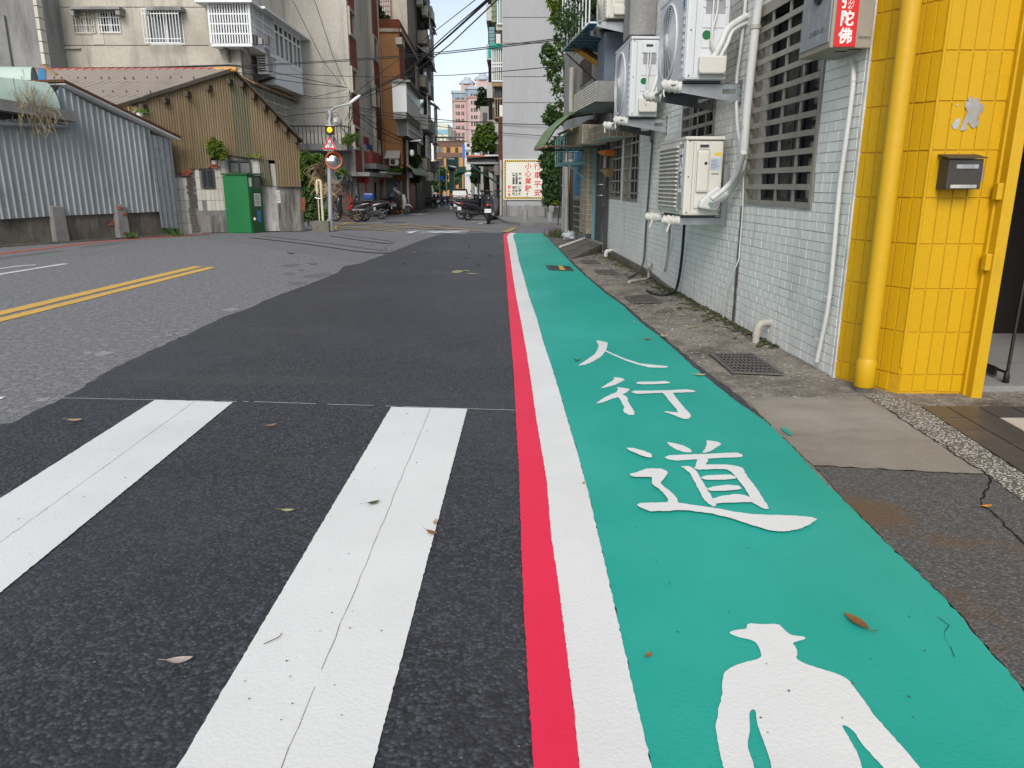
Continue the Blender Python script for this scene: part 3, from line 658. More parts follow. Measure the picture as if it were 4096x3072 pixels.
# things fixed on or hung from the wall
def pipe(name, label, pts_, r, m, n=8, cat='pipe', group=None, smooth=True, rr=None, clips=()):
    q = MB(); q.tube(curve(pts_) if smooth else pts_, r, n); o = q.build(name, m, label=label, cat=cat, group=group)
    for c in clips:
        cl = MB(); cl.tube([Vector(c[0])+Vector(c[1])*k for k in (-.014, .014)], r*1.25, n); cl.build('clip', 'pvc_dirty', o)
    return o
def curve(P_, k=6):                              # Catmull-Rom through the points
    P_ = [Vector(p) for p in P_]; out = []
    for i in range(len(P_)-1):
        a, b, c, d = P_[max(i-1, 0)], P_[i], P_[i+1], P_[min(i+2, len(P_)-1)]
        for j in range(k):
            t = j/k; out.append(.5*((2*b)+(c-a)*t+(2*a-5*b+4*c-d)*t*t+(3*b-a-3*c+d)*t**3))
    return out+[P_[-1]]
pipe('refrigerant_pipe', 'thick white lagged pipe running down the wall beside the big barred window', [wq(3060, -160, .05), wq(3035, 0, .05), wq(3020, 130, .05), wq(2990, 420, .05), wq(2972, 640, .05), wq(2955, 700, .055), wq(2915, 765, .07), wq(2872, 800, .16), wq(2845, 822, .22)], .032, 'pvc', 10, clips=[(wq(3022, 108, .05), (0, 0, 1)), (wq(2981, 508, .05), (0, 0, 1)), (wq(2972, 630, .05), (0, 0, 1))])
pipe('refrigerant_pipe', 'thinner white lagged pipe looping up from the louvred outdoor unit', [wq(2975, 610, .11), wq(2950, 690, .10), wq(2920, 735, .12), wq(2872, 778, .20), wq(2845, 796, .25)], .022, 'pvc', 10)
pipe('grey_conduit', 'slim grey conduit bending across the wall left of the thick white pipe', [wq(2990, -150, .03), wq(2982, 0, .03), wq(2963, 190, .03), wq(2946, 330, .03), wq(2950, 500, .03), wq(2968, 600, .03)], .014, 'pvc', 8)
pipe('white_conduit', 'white conduit tied to the tiled wall next to the yellow tiles', [wq(3405, 240, .03), wq(3411, 350, .03), wq(3364, 700, .03), wq(3353, 800, .03), wq(3318, 1180, .03), wq(3285, 1360, .03), wq(3267, 1446, .03)], .0135, 'pvc', 8, clips=[(wq(3410, 340, .03), (0, 0, 1.5))])
pipe('white_hose', 'loose white cord hanging from the dirty wall seam', [wq(2974, 700, .02), wq(2971, 830, .02), wq(2958, 1000, .02), wq(2954, 1040, .025), wq(2925, 1110, .05), wq(2905, 1180, .05), wq(2892, 1270, .03)], .006, 'pvc', 6, 'cord')
def knot(q):
    m = MB(); m.tube([q+Vector((cos(a)*.022, sin(a)*.022, .003*sin(3*a))) for a in [k*2*pi/10 for k in range(11)]], .003, 5)
    m.tube(curve([q+Vector((-.02, -.01, 0)), q+Vector((-.03, .05, -.04)), q+Vector((-.02, .12, -.07))]), .002, 4); return m
knot(wq(3313, 1187, .03)).build('plastic_tie', 'pvc', label='white plastic tie knotted half way up the white conduit', cat='cable tie')
knot(wq(3278, 1355, .03)).build('plastic_tie', 'pvc', label='white plastic tie knotted near the foot of the white conduit', cat='cable tie')
e = MB(); q0 = wq(3082, 1290, 0); e.tube(curve([q0+Wn*-.01, q0+Wn*.045+Vector((0,0,.0)), q0+Wn*.085+Vector((0, 0, -.03)), q0+Wn*.095+Vector((0, 0, -.10))]), .028, 12); e.tube([q0+Wn*.095+Vector((0, 0, -.09)), Vector(((q0+Wn*.095).x, (q0+Wn*.095).y, -.01))], .025, 12)
e.build('drain_elbow', 'pvc_dirty', label='stubby white drain elbow coming out low on the tiled wall', cat='pipe')
e = MB(); q0 = wq(2452, 1004, 0); e.tube(curve([q0, q0+Wn*.07, q0+Wn*.11+Vector((0, 0, -.03)), q0+Wn*.115+Vector((0, 0, -.22))]), .032, 10)
e.build('drain_elbow', 'pvc', label='white drain elbow at the far foot of the tiled wall by the ramp', cat='pipe')
pipe('drain_hose', 'dark hose hanging from the steel post and trailing onto the ground', [wq(2611, 560, .03), wq(2600, 700, .03), wq(2585, 900, .03), wq(2578, 1015, .03), wq(2570, 1060, .07), wq(2545, 1095, .15), G(2512, 1120, .03)], .013, 'steel_dark', 7, 'hose')
pipe('drain_hose', 'black hose dropping from under the louvred unit and curling on the concrete', [wq(2738, 888, .10), wq(2730, 1000, .05), wq(2718, 1100, .04), wq(2705, 1155, .05), G(2690, 1182, .03), G(2650, 1187, .015), G(2610, 1180, .015), G(2588, 1168, .015)], .014, 'rubber_black', 7, 'hose')
pipe('drain_hose', 'grey hose ending half way down the tiled wall', [wq(2680, 886, .12), wq(2676, 960, .05), wq(2667, 1040, .03), wq(2658, 1085, .03)], .013, 'pvc_dirty', 7, 'hose')
pipe('bent_pipe', 'short cream pipe bending from the wall onto the ground', [wq(2607, 1052, .0), wq(2597, 1062, .05), G(2595, 1112, .06), G(2590, 1120, .02), G(2550, 1128, .02), G(2516, 1134, .02)], .018, 'pvc_dirty', 8)

# ---------------------------------------------------------------- air-conditioner outdoor units
def ring(mb, c, r, tr, axis_x=True, n=28, m=5, mi=0):
    P_ = [Vector((c[0], c[1]+r*cos(2*pi*k/n), c[2]+r*sin(2*pi*k/n))) for k in range(n+1)]
    return mb.tube(P_, tr, m, mi, cap=False)
def outdoor_unit(label, pxc, ytop, ybot, pxw, Yn, L, style, m, logo=None, group=None):
    cb = hitY(pxc, ybot, Yn); ct = hitY(pxc, ytop, Yn); z0 = cb.z; H = ct.z-cb.z
    zm = (z0+ct.z)/2; ym = (ytop+ybot)/2
    D = hitY(pxw, ym, Yn).x-hitY(pxc, ym, Yn).x
    x0 = hitY(pxc, ym, Yn).x
    u = thing('outdoor_unit', label, 'air conditioner', (x0, Yn, z0), WTH, group)
    c = MB(); c.cbox((0, 0, 0), (D, L, H), .018); cas = c.build('casing', m, u, True)
    t = MB(); t.cbox((-.006, -.006, H-.02), (D+.006, L+.006, H+.006), .006); t.build('top_cover', m, u, True)
    if style == 'louvre':
        p = MB(); ya, yb = .17, L-.03
        p.cbox((-.012, ya-.02, .03), (.004, yb+.012, H-.03), .01); p.build('front_panel', m, u, True)
        k = MB(); k.box((-.014, ya, .055), (-.0125, yb, H-.06)); k.build('coil', 'pvc_dirty', u, True)
        n = 15
        for i in range(n):
            z = .07+(H-.14)*i/(n-1)
            MB().cbox((-.034, ya-.003, z-.007), (-.0145, yb, z+.007), .003).build('louvre', m, u, True)
        s_ = MB(); s_.box((-.0135, .015, .06), (-.0005, .145, H-.05)); s_.build('name_strip', 'speaker_grey', u, True)
        pl = MB(); pl.box((-.0165, .035, H*.30), (-.014, .125, H*.86)); pl.build('name_plate', 'ink_white', u, True)
        FM = Matrix.Translation((-.0172, .08, H*.58)) @ Matrix(((0, 0, -1, 0), (-1, 0, 0, 0), (0, 1, 0, 0), (0, 0, 0, 1)))
        tx = MB()
        for i, chh in enumerate('大阪'): text_mb(chh, FM @ Matrix.Translation((0, (.5-i)*.17, 0)), .15, tx, bold=.003, sx=.75)
        tx.build('lettering', 'ink_blue', u, True, fixn=False)
    else:
        fy, fz, fr = L*.60, H*.50, min(H, L)*.405
        fp = MB(); fp.box((-.004, .02, .02), (.002, L-.015, H-.04)); fp.build('front_panel', m, u, True)
        wl_ = MB(); wl_.lathe([(fr*1.03, -.004), (fr*1.05, -.014), (fr*.99, -.02), (fr*.97, -.006)], (0, fy, fz), 36, 'X'); wl_.build('fan_ring', m, u, True)
        bk = MB(); bk.lathe([(1e-4, -.0052), (fr*.985, -.0052)], (0, fy, fz), 36, 'X'); bk.build('fan_opening', 'steel_dark', u, True)
        gr = MB()
        for i in range(1, 15): ring(gr, (-.016-.012*cos(i/15*pi/2), fy, fz), fr*i/15, .0028, n=30, m=4)
        for k in range(16):
            a = 2*pi*k/16; gr.tube([(-.028, fy+.03*cos(a), fz+.03*sin(a)), (-.022, fy+fr*.6*cos(a), fz+fr*.6*sin(a)), (-.015, fy+fr*.98*cos(a), fz+fr*.98*sin(a))], .003, 4)
        gr.lathe([(1e-4, -.036), (.07, -.033), (.075, -.026)], (0, fy, fz), 18, 'X')
        gr.build('fan_guard', m, u, True)
        for i in range(8):
            z = H*.12+i*H*.075
            MB().cbox((-.010, .055, z), (-.0035, .115, z+.028), .004).build('slot', m, u, True)
        if logo:
            pl = MB(); pl.box((-.0075, .055, H*.73), (-.0045, .125, H*.95)); pl.build('name_plate', 'paper_blue', u, True)
            FM = Matrix.Translation((-.0085, .09, H*.84)) @ Matrix(((0, 0, -1, 0), (-1, 0, 0, 0), (0, 1, 0, 0), (0, 0, 0, 1)))
            tx = MB()
            for i, chh in enumerate(logo): text_mb(chh, FM @ Matrix.Translation((0, (.5-i)*.085, 0)), .075, tx, bold=.002)
            tx.build('lettering', 'ink_blue', u, True, fixn=False)
    # side facing the viewer: seams, panels, stickers
    sp = MB(); sp.box((D*.20, -.0035, .03), (D*.205, -.0012, H-.03), 0); sp.box((.012, -.003, H-.028), (D-.01, -.0012, H-.022)); sp.build('seam', 'ac_dark', u, True)
    def side(lo, hi, ch, nm, mm, th=.012): return MB().cbox((lo[0]*D, -th, lo[1]*H), (hi[0]*D, .003, hi[1]*H), ch).build(nm, mm, u, True)
    if style == 'louvre':
        side((.27, .09), (.97, .95), .012, 'side_panel', m, .008)
        hm = MB(); hm.cbox((.33*D, -.012, .85*H), (.62*D, -.006, .93*H), .006); hm.build('hand_grip', 'pvc', u, True)
        hr = MB(); hr.box((.36*D, -.0135, .868*H), (.59*D, -.0118, .905*H)); hr.build('grip_recess', 'ac_dark', u, True)
        col = MB(); col.cbox((.30*D, -.03, .30*H), (.62*D, -.004, .84*H), .02); col.build('pipe_housing', m, u, True)
        hole = MB(); hole.lathe([(1e-4, -.0315), (.013, -.0315), (.013, -.0295)], (.52*D, 0, .67*H), 14, 'Y'); hole.build('knockout', 'ac_dark', u, True)
        side((.66, .58), (.95, .74), .0005, 'rating_sticker', 'paper_blue', .0095); side((.76, .765), (.94, .805), .0005, 'yellow_sticker', 'sign_yellow', .0095)
        side((.70, .525), (.90, .55), .0005, 'grey_sticker', 'speaker_grey', .0095)
        ln = MB()
        for i in range(7): ln.box((.68*D, -.0108, (.60+.018*i)*H), ((.78+.15*((i*7) % 5)/5)*D, -.0097, (.604+.018*i)*H))
        ln.build('print', 'ink_blue', u, True)
        vc = MB(); vc.prism([(.36*D, -.008, .10*H), (.86*D, -.008, .06*H), (.93*D, -.008, .12*H), (.93*D, -.008, .34*H), (.86*D, -.008, .385*H), (.66*D, -.008, .32*H), (.40*D, -.008, .19*H)], (0, -.07, 0)); vc.build('valve_cover', 'pvc', u, True, bev=.014)
    else:
        for i in range(4): side((.36, .12+.20*i), (.93, .295+.20*i), .006, 'embossed_panel', m, .005)
        vc = MB(); vc.prism([(.32*D, -.004, .05*H), (.92*D, -.004, .05*H), (.95*D, -.004, .09*H), (.95*D, -.004, .235*H), (.30*D, -.004, .235*H), (.30*D, -.004, .09*H)], (0, -.055, 0)); vc.build('valve_cover', 'ac_cream', u, True, bev=.012)
        st_ = MB(); st_.lathe([(1e-4, -.0068), (.034, -.0068)], (.47*D, 0, .45*H), 18, 'Y'); st_.build('green_sticker', 'green_kiosk', u, True)
        side((.42, .66), (.88, .79), .0005, 'rating_sticker', 'speaker_grey', .0066)
        if logo:
            side((.38, .80), (.85, .94), .008, 'cable_box', 'ac_white', .022); MB().box((.50*D, -.0235, .875*H), (.74*D, -.0221, .905*H)).build('grip_recess', 'ac_dark', u, True)
            cb_ = MB(); cb_.tube(curve([(.58*D, -.02, .80*H), (.57*D, -.03, .55*H), (.56*D, -.035, .38*H), (.66*D, -.04, .28*H), (.85*D, -.03, .34*H), (1.1*D, .05, .55*H)]), .008, 6); cb_.tube(curve([(.68*D, -.02, .80*H), (.66*D, -.03, .66*H), (.58*D, -.04, .50*H), (.60*D, -.045, .33*H), (.80*D, -.04, .31*H), (1.15*D, .05, .6*H)]), .008, 6); cb_.build('cable', 'pvc', u, True)
            pp = MB(); pp.tube(curve([(.66*D, -.03, .22*H), (.80*D, -.035, .36*H), (.98*D, -.01, .52*H), (1.45*D, .05, .66*H)]), .026, 8); pp.tube(curve([(.80*D, -.03, .22*H), (.95*D, -.03, .36*H), (1.1*D, .0, .50*H), (1.5*D, .06, .6*H)]), .018, 8); pp.build('pipe', 'pvc', u, True)
    sc = MB()
    for fx, fz in ((.10, .04), (.10, .5), (.10, .95), (.96, .04), (.96, .96)): sc.lathe([(1e-4, -.004), (.006, -.003), (.006, 0)], (fx*D, 0, fz*H), 8, 'Y')
    sc.build('screw', 'ac_dark', u, True)
    [MB().box((.03, a_, -.018), (D-.02, a_+.08, .001)).build('foot', 'steel_dark', u, True) for a_ in (.06, L-.2)]
    return u, (x0, Yn, z0, D, L, H)
A1, d1 = outdoor_unit('cream louvred outdoor unit with blue lettering, lowest on the tiled wall', 2738, 548, 862, 2890, wq(2925, 870).y+.05, .90, 'louvre', 'ac_cream')
A2, d2 = outdoor_unit('large white round-fan outdoor unit cut by the top of the picture, nearest the big window', 2748, -85, 318, 2918, wq(2991, 340).y+.05, .95, 'fan', 'ac_white', '良木')
A3, d3 = outdoor_unit('white round-fan outdoor unit above the pair of narrow barred windows', 2522, 147, 466, 2636, wq(2680, 505).y+.04, 1.0, 'fan', 'ac_white', '良木')
A4, d4 = outdoor_unit('cream outdoor unit on a high shelf at the far top of the tiled wall', 2428, -130, 72, 2520, wq(2594, 110).y+.04, .85, 'fan', 'ac_cream')
def wallx(Y, off=0): return (WP+Wd*((Y-WP.y)/Wd.y)+Wn*off).x
def bracket(label, d, hin, hout, ov=.10, post=0, sleeves=True):
    x0, Yn, z0, D, L, H = d; zt = z0-.019
    b = thing('wall_bracket', label, 'bracket', (wallx(Yn), Yn, zt-hin), WTH, 'steel brackets under the outdoor units')
    for i, (yy, mm) in enumerate(((.09, 'steel'), (L-.17, 'steel_dark'))):
        xw = wallx(Yn+yy)+.0; xo = x0-ov-yy*sin(WTH); Yc = Yn+yy
        dx = xw-xo
        P_ = [(xo, 0), (xo, -hout), (xw, -hin), (xw, 0)]
        arm = MB()
        # plate with an oblong slot near the wall
        a, b_, c0, c1 = xo, xw, xw-.26*dx, xw-.08*dx; zc_ = -hin*.40; hh = .018
        def lowz(x): return -hout+(x-xo)/dx*(hout-hin)
        for q in ([(a, 0), (a, lowz(a)), (c0, lowz(c0)), (c0, 0)], [(c1, 0), (c1, lowz(c1)), (b_, lowz(b_)), (b_, 0)], [(c0, 0), (c0, zc_+hh), (c1, zc_+hh), (c1, 0)], [(c0, zc_-hh), (c0, lowz(c0)), (c1, lowz(c1)), (c1, zc_-hh)]):
            arm.prism([(x, Yc, zt+z) for x, z in q], (0, .004, 0))
        arm.box((xo, Yc, zt-.004), (xw, Yc+.05, zt))
        arm.box((xw-.006, Yc-.03, zt-hin-.02), (xw-.001, Yc+.06, zt+.03))
        arm.build('arm', mm, b)
        for zz_ in (-.02, -hin*.55, -hin*.95):
            MB().lathe([(.008, -.012), (.008, 0), (1e-4, -.013)][::-1], (xw-.006, Yc-.015, zt+zz_), 8, 'X').build('bolt', 'galv', b)
        if sleeves:
            sl = MB(); P2 = curve([(xo-.05, Yc+.02, zt-.02), (xo-.02, Yc+.02, zt-.012), (xo+.05, Yc+.02, zt-.02), (xo+.10, Yc+.02, zt-.026)], 4)
            sl.tube(P2, .04, 10, rr=[.018+.028*min(1, k/3)+.006*sin(k*2.3) for k in range(len(P2))]); sl.tube(curve([(xo-.03, Yc+.01, zt-.03), (xo-.035, Yc, zt-.07), (xo-.028, Yc-.01, zt-.10)]), .007, 5)
            sl.build('cloth_wrap', 'wrap_white', b)
    r_ = MB(); r_.box((x0-ov+.01, Yn+.05, zt-.012), (x0-ov+.05, Yn+L-.1, zt-.004), M=None); r_.build('rail', 'galv', b)
    return b
bracket('slotted steel bracket carrying the large white unit by the big window', d2, .145, .05)
bracket('slotted steel bracket with one cloth-wrapped end carrying the unit over the narrow windows', d3, .145, .05)
bracket('high steel bracket on dark posts carrying the far cream unit', d4, .19, .06, sleeves=False)
x0, Yn, z0, D, L, H = d1; zt = z0-.019
b = thing('wall_bracket', 'angle steel bracket with upright wall legs under the louvred unit', 'bracket', (wallx(Yn), Yn, zt-.06), WTH, 'steel brackets under the outdoor units')
for yy in (.08, L-.15):
    Yc = Yn+yy; xw = wallx(Yc); xo = x0-.10-yy*sin(WTH)
    q = MB(); q.box((xo, Yc, zt-.055), (xw, Yc+.004, zt)); q.box((xo, Yc, zt-.004), (xw, Yc+.045, zt)); q.box((xo, Yc, zt-.059), (xw, Yc+.045, zt-.055)); q.build('arm', 'steel', b)
    q = MB(); q.box((xw-.045, Yc-.001, zt-.07), (xw-.002, Yc+.003, zt+.42)); q.box((xw-.006, Yc-.02, zt-.07), (xw-.002, Yc+.04, zt+.42)); q.build('wall_leg', 'steel', b)
    q = MB(); q.tube([(xw-.02, Yc-.004, zt+.22), (xw-.045, Yc-.004, zt+.10), (xw-.09, Yc-.004, zt+.01)], .009, 6); q.build('brace', 'steel', b)
    sl = MB(); P2 = curve([(xo-.05, Yc+.02, zt-.03), (xo-.01, Yc+.02, zt-.022), (xo+.06, Yc+.02, zt-.028), (xo+.10, Yc+.02, zt-.03)], 4); sl.tube(P2, .04, 10, rr=[.014+.026*min(1, k/3)+.007*sin(k*2.9) for k in range(len(P2))]); sl.tube(curve([(xo+.02, Yc, zt-.04), (xo, Yc-.02, zt-.09), (xo-.01, Yc-.02, zt-.12)]), .009, 5); sl.build('cloth_wrap', 'wrap_white', b)
# steel posts and grey box high on the far end of the wall
pst = thing('steel_post', 'pair of dark perforated steel posts behind the high unit', 'post', tuple(wq(2600, 150, .03)))
for px in (2578, 2606): q0 = wq(px, 150, .03); MB().box((q0.x-.03, q0.y-.02, q0.z-.5), (q0.x+.02, q0.y+.02, q0.z+2.0)).build('upright', 'steel_dark', pst)
q0 = wq(2612, 470, .03); q1 = wq(2612, 570, .03); MB().box((q0.x-.02, q0.y-.015, q1.z), (q0.x+.015, q0.y+.015, q0.z)).build('steel_strut', 'steel_dark', label='short dark steel strut below the bracket over the narrow windows', cat='strut')
q0 = wq(2625, 140, .0); MB().cbox((q0.x-.32, q0.y-.02, q0.z), (q0.x-.01, q0.y+.5, q0.z+1.4), .01).build('duct_box', 'wall_greydark', label='tall grey duct box high on the tiled wall between two outdoor units', cat='duct')
q0 = hitY(2420, 330, 10.6); MB().cbox((q0.x-.03, q0.y-.1, q0.z), (q0.x+.40, q0.y+.75, q0.z+.60), .02).build('covered_unit', 'blue_grey', label='box shrouded in blue grey cloth on the far end of the wall', cat='box')
# ---------------------------------------------------------------- yellow tiled corner (right edge)
YA, YC, YD = hitZ(3325, 1509), hitZ(3589, 1576), hitZ(3842, 1574)
YD = Vector((YD.x, YC.y, 0))
def basis(a, b):
    d = (b-a); L = d.length; d = d/L; n = Vector((d.y, -d.x, 0)); return a, d, n, L
def on(B, s, z, off=0.0): return B[0]+B[1]*s+B[2]*off+Vector((0, 0, z))
FB1, FB2 = basis(YA, YC), basis(YC, YD)          # chamfer, front
ycor = thing('yellow_tiled_corner', 'building corner of bright yellow upright tiles at the right edge', 'building', tuple((YC+YD)/2))
FP = hitZ(3884, 1594); FQ = hitZ(3927, 1594)
mb = MB(); HT = 7.0
mb.prism([YA+Vector((0, 0, -.2)), YC+Vector((0, 0, -.2)), Vector((FP.x+.02, YC.y, -.2)), Vector((FP.x+.02, YC.y+.35, -.2)), YA+Vector((.4, .25, -.2))], (0, 0, HT))
mb.build('wall', 'grout_yellow', ycor)
zj = [hitP(x, y, YC, FB2[2]).z for x, y in ((3600, 1499), (3708, 793))]
YPR = (zj[1]-zj[0])/4; z1 = zj[0]
yt, ytm = tile_mesh('tile', .0600, YPR-.006, .0045, .0022, 'tile_yellow')
Mi = ROOTM[ycor.name].inverted(); rr = random.Random(12); ny = 0; yst = MB()
for B in (FB1, FB2):
    nc = round(B[3]/.0645); pc = B[3]/nc
    for i in range(nc):
        for j in range(-1, 28):
            zb, zt = (z1+YPR*j, z1+YPR*(j+1)) if j >= 0 else (.006+rr.uniform(0, .012), z1)
            w_, h_ = (pc-.0045)/.0600, (zt-zb-.006)/(YPR-.006)
            M = frame(on(B, (i+.5)*pc, (zb+zt)/2, rr.uniform(0, .0015)), B[1]+Vector((0, 0, rr.gauss(0, .004))), (rr.gauss(0, .004)*B[2].x, rr.gauss(0, .003), 1)) @ Matrix.Diagonal((w_, h_, 1, 1))
            if B is FB1 and j == -1 and i == nc-1: continue      # broken corner tile
            if zb < 2.3:
                o = bpy.data.objects.new('tile', yt); COL.objects.link(o); o.parent = ycor; o.matrix_local = Mi @ M
            else: yst.add([M @ v for v in ytm.v], ytm.f)
yst.build('tiles', 'tile_yellow', ycor, kind='stuff', fixn=False)
q = MB(); q.tube([YC+Vector((0, .0, .02+.13)), YC+Vector((0, 0, HT-.3))], .009, 8); q.build('corner_bead', 'tile_yellow', ycor)
# door jamb and hinges
jm = MB(); jm.cbox((FP.x, FP.y, -.01), (FQ.x, YC.y+.2, 3.0), .006); jm.cbox((FP.x-.012, YC.y-.035, 0), (FP.x+.01, YC.y+.01, 3.0), .004); jm.build('door_jamb', 'paint_yellow_metal', ycor)
for y0, y1 in ((732, 800), (1017, 1084)):
    a = hitY(3935, y1, FP.y); b = hitY(3935, y0, FP.y)
    q = MB(); q.cbox((FP.x-.028, FP.y+.015, a.z), (FP.x+.012, FP.y+.055, b.z), .005); q.build('hinge', 'paint_yellow_metal', ycor)
# flaked paint and lower chip
pk = MB()
def fpt(l, off): return [hitP(3200+a/2.3705, b/2.3705, YC+FB2[2]*off, FB2[2]) for a, b in l]
pk.prism(fpt(pts('1590,930 1630,912 1650,950 1680,925 1700,945 1690,965 1740,990 1735,1050 1700,1090 1685,1130 1700,1150 1690,1190 1640,1220 1615,1190 1600,1160 1575,1180 1585,1220 1560,1240 1515,1235 1535,1190 1560,1130 1590,1060 1565,1010 1570,970 1600,955'), .0085), FB2[2]*.0006)
pk.prism(fpt(pts('1440,1185 1470,1140 1505,1118 1522,1125 1515,1180 1490,1220 1455,1228'), .0085), FB2[2]*.0006)
pk.prism(fpt(pts('1478,995 1490,985 1502,992 1495,1006 1483,1005'), .0085), FB2[2]*.0006)
pk.build('peeled_patch', 'plaster_white', ycor, label='pale peeled patch where the yellow paint has flaked off')
# mailbox
ma, mb_ = hitY(3782, 757, YC.y-.10), hitY(3938, 636, YC.y-.10)
mbx = thing('letter_box', 'dark metal letter box on the yellow tiled front', 'letter box', ((ma.x+mb_.x)/2, YC.y-.05, ma.z))
q = MB(); q.cbox((ma.x, YC.y-.10, ma.z), (mb_.x, YC.y-.009, mb_.z), .004); q.build('body', 'box_metal', mbx)
q = MB(); q.prism([(ma.x-.012, YC.y-.112, mb_.z+.002), (mb_.x+.012, YC.y-.112, mb_.z+.002), (mb_.x+.012, YC.y-.009, mb_.z+.022), (ma.x-.012, YC.y-.009, mb_.z+.022)], (0, 0, .004)); q.build('lid', 'box_metal', mbx)
hh = mb_.z-ma.z; ww = mb_.x-ma.x
q = MB(); q.cbox((ma.x+ww*.22, YC.y-.105, ma.z+hh*.68), (mb_.x-ww*.14, YC.y-.0985, ma.z+hh*.82), .002); q.build('slot_cover', 'speaker_grey', mbx)
q = MB(); q.cbox((ma.x+ww*.12, YC.y-.104, ma.z+hh*.03), (mb_.x-ww*.12, YC.y-.0985, ma.z+hh*.15), .002); q.build('name_card', 'plaster_white', mbx)
q = MB(); q.tube([(mb_.x+.006, YC.y-.09, ma.z+hh*.25), (mb_.x+.006, YC.y-.09, ma.z+hh*.75)], .006, 8); q.build('hinge', 'steel_bar', mbx)
# drain pipe
pb = hitZ(3452, 1566); yp = thing('drain_pipe', 'fat yellow painted downpipe in front of the yellow tiles', 'downpipe', (pb.x, pb.y, 0))
q = MB(); q.tube([(pb.x, pb.y, .13), (pb.x, pb.y, 6.6)], .047, 20); q.build('pipe', 'paint_yellow_metal', yp)
q = MB(); q.lathe([(.047, .19), (.0535, .17), (.054, .035), (.050, .03)], (pb.x, pb.y, 0), 20); q.build('socket', 'paint_yellow_metal', yp)
q = MB(); q.tube([(pb.x, pb.y, -.02), (pb.x, pb.y, .04)], .046, 16); q.build('stub', 'concrete_dark', yp)
# doorway: recess, floor, stand
dr = thing('doorway', 'dark open doorway right of the yellow jamb', 'doorway', (FQ.x+.7, YC.y+.3, 0))
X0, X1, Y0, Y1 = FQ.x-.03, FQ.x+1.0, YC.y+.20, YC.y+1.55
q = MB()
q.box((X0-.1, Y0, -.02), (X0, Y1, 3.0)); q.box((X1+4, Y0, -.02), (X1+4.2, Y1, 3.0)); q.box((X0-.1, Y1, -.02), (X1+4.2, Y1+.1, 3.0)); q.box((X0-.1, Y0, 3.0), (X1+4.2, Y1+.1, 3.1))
q.build('inner_wall', 'painted_shade', dr)  # walls coloured near-black in place of a deep room's shade
q = MB(); q.box((X0, Y0-.16, -.02), (X1, Y1, .035)); q.box((X1, Y0+.12, -.02), (X1+4, Y1, .034)); q.build('floor', 'concrete_grey', dr)
q = MB(); q.box((X1+.002, YC.y-.02, -.02), (X1+4, YC.y+.3, 6.8)); q.box((FQ.x+.001, YC.y-.02, 2.35), (X1, YC.y+.3, 6.8)); q.build('front_wall', 'tile_yellow', dr)  # unseen header and side wall shaped to keep sunlight out of the room
st_ = thing('display_stand', 'thin black metal stand just inside the dark doorway', 'stand', (X0+.35, Y0+.3, .036))
a = hitZ(4022, 1530, .036); t_ = hitY(4092, 1150, a.y+.03)
q = MB(); q.tube([a, t_, t_+(t_-a)*.5], .009, 8); q.build('leg', 'plastic_black', st_)
q = MB(); q.lathe([(1e-4, 0), (.017, .0), (.015, .05), (.009, .06)], tuple(a), 10); q.build('foot', 'rubber_black', st_)
b2 = hitY(3945, 1490, a.y+.25); q = MB(); q.box((b2.x-.05, a.y+.1, .05), (a.x+.01, a.y+.35, .10)); q.build('base', 'plastic_black', st_)
q = MB(); q.tube([a+Vector((0, 0, .055)), (b2.x, a.y+.2, .075)], .008, 6); q.build('crossbar', 'plastic_black', st_)
# prayer loudspeaker box
pr = wq(3488, 190, .012); YB = pr.y
bl_, br_ = hitY(3318, 191, YB), hitY(3486, 191, YB)
dep = .40; zt2 = bl_.z+.62
pbx = thing('prayer_box', 'box with red panel of white characters and round speaker, beside the yellow tiles', 'prayer box', (bl_.x, YB, bl_.z), WTH)
W_ = br_.x-bl_.x; HB = .62
q = MB(); q.cbox((0, 0, 0), (W_, dep, HB), .006); q.build('cabinet', 'panel_beige', pbx, True)
q = MB(); q.cbox((W_*.08, -.006, .004), (W_*.60, .002, HB-.01), .002); q.build('red_panel', 'sign_red', pbx, True)
tx = MB(); TM = Matrix(((1, 0, 0, W_*.34), (0, 0, -1, -.0068), (0, 1, 0, 0), (0, 0, 0, 1)))
for i, ch_ in enumerate('佛陀彌阿'): text_mb(ch_, TM @ Matrix.Translation((0, .052+.083*i, 0)), .078, tx, bold=.0022, sx=.95)
tx.build('lettering', 'ink_white', pbx, True, fixn=False)
tx = MB(); text_mb('南無阿彌陀佛', TM @ Matrix.Translation((W_*.46, .05, 0)), .011, tx); tx.build('small_print', 'ink_black', pbx, True, fixn=False)
q = MB(); q.cbox((-.006, .015, .03), (.002, dep-.02, HB-.02), .003); q.build('speaker_panel', 'speaker_grey', pbx, True)
q = MB(); q.lathe([(.052, -.006), (.062, -.016), (.052, -.022), (.046, -.008)], (0, dep*.42, .30), 24, 'X'); q.build('speaker_rim', 'plastic_black', pbx, True)
q = MB(); q.lathe([(1e-4, -.0075), (.05, -.0075)], (0, dep*.42, .30), 24, 'X'); q.build('speaker_cone', 'rubber_black', pbx, True)
tx = MB(); SM = Matrix(((0, 0, -1, -.0066), (-1, 0, 0, dep*.44), (0, 1, 0, .10), (0, 0, 0, 1))); text_mb('22-8010-10', SM, .038, tx, shear=.3); tx.build('handwriting', 'ink_black', pbx, True, fixn=False)
q = MB(); q.box((W_*.55, .03, -.003), (W_*.85, .05, -.0005)); q.box((W_*.35, .09, -.003), (W_*.62, .11, -.0005)); q.build('vent', 'ac_dark', pbx, True)
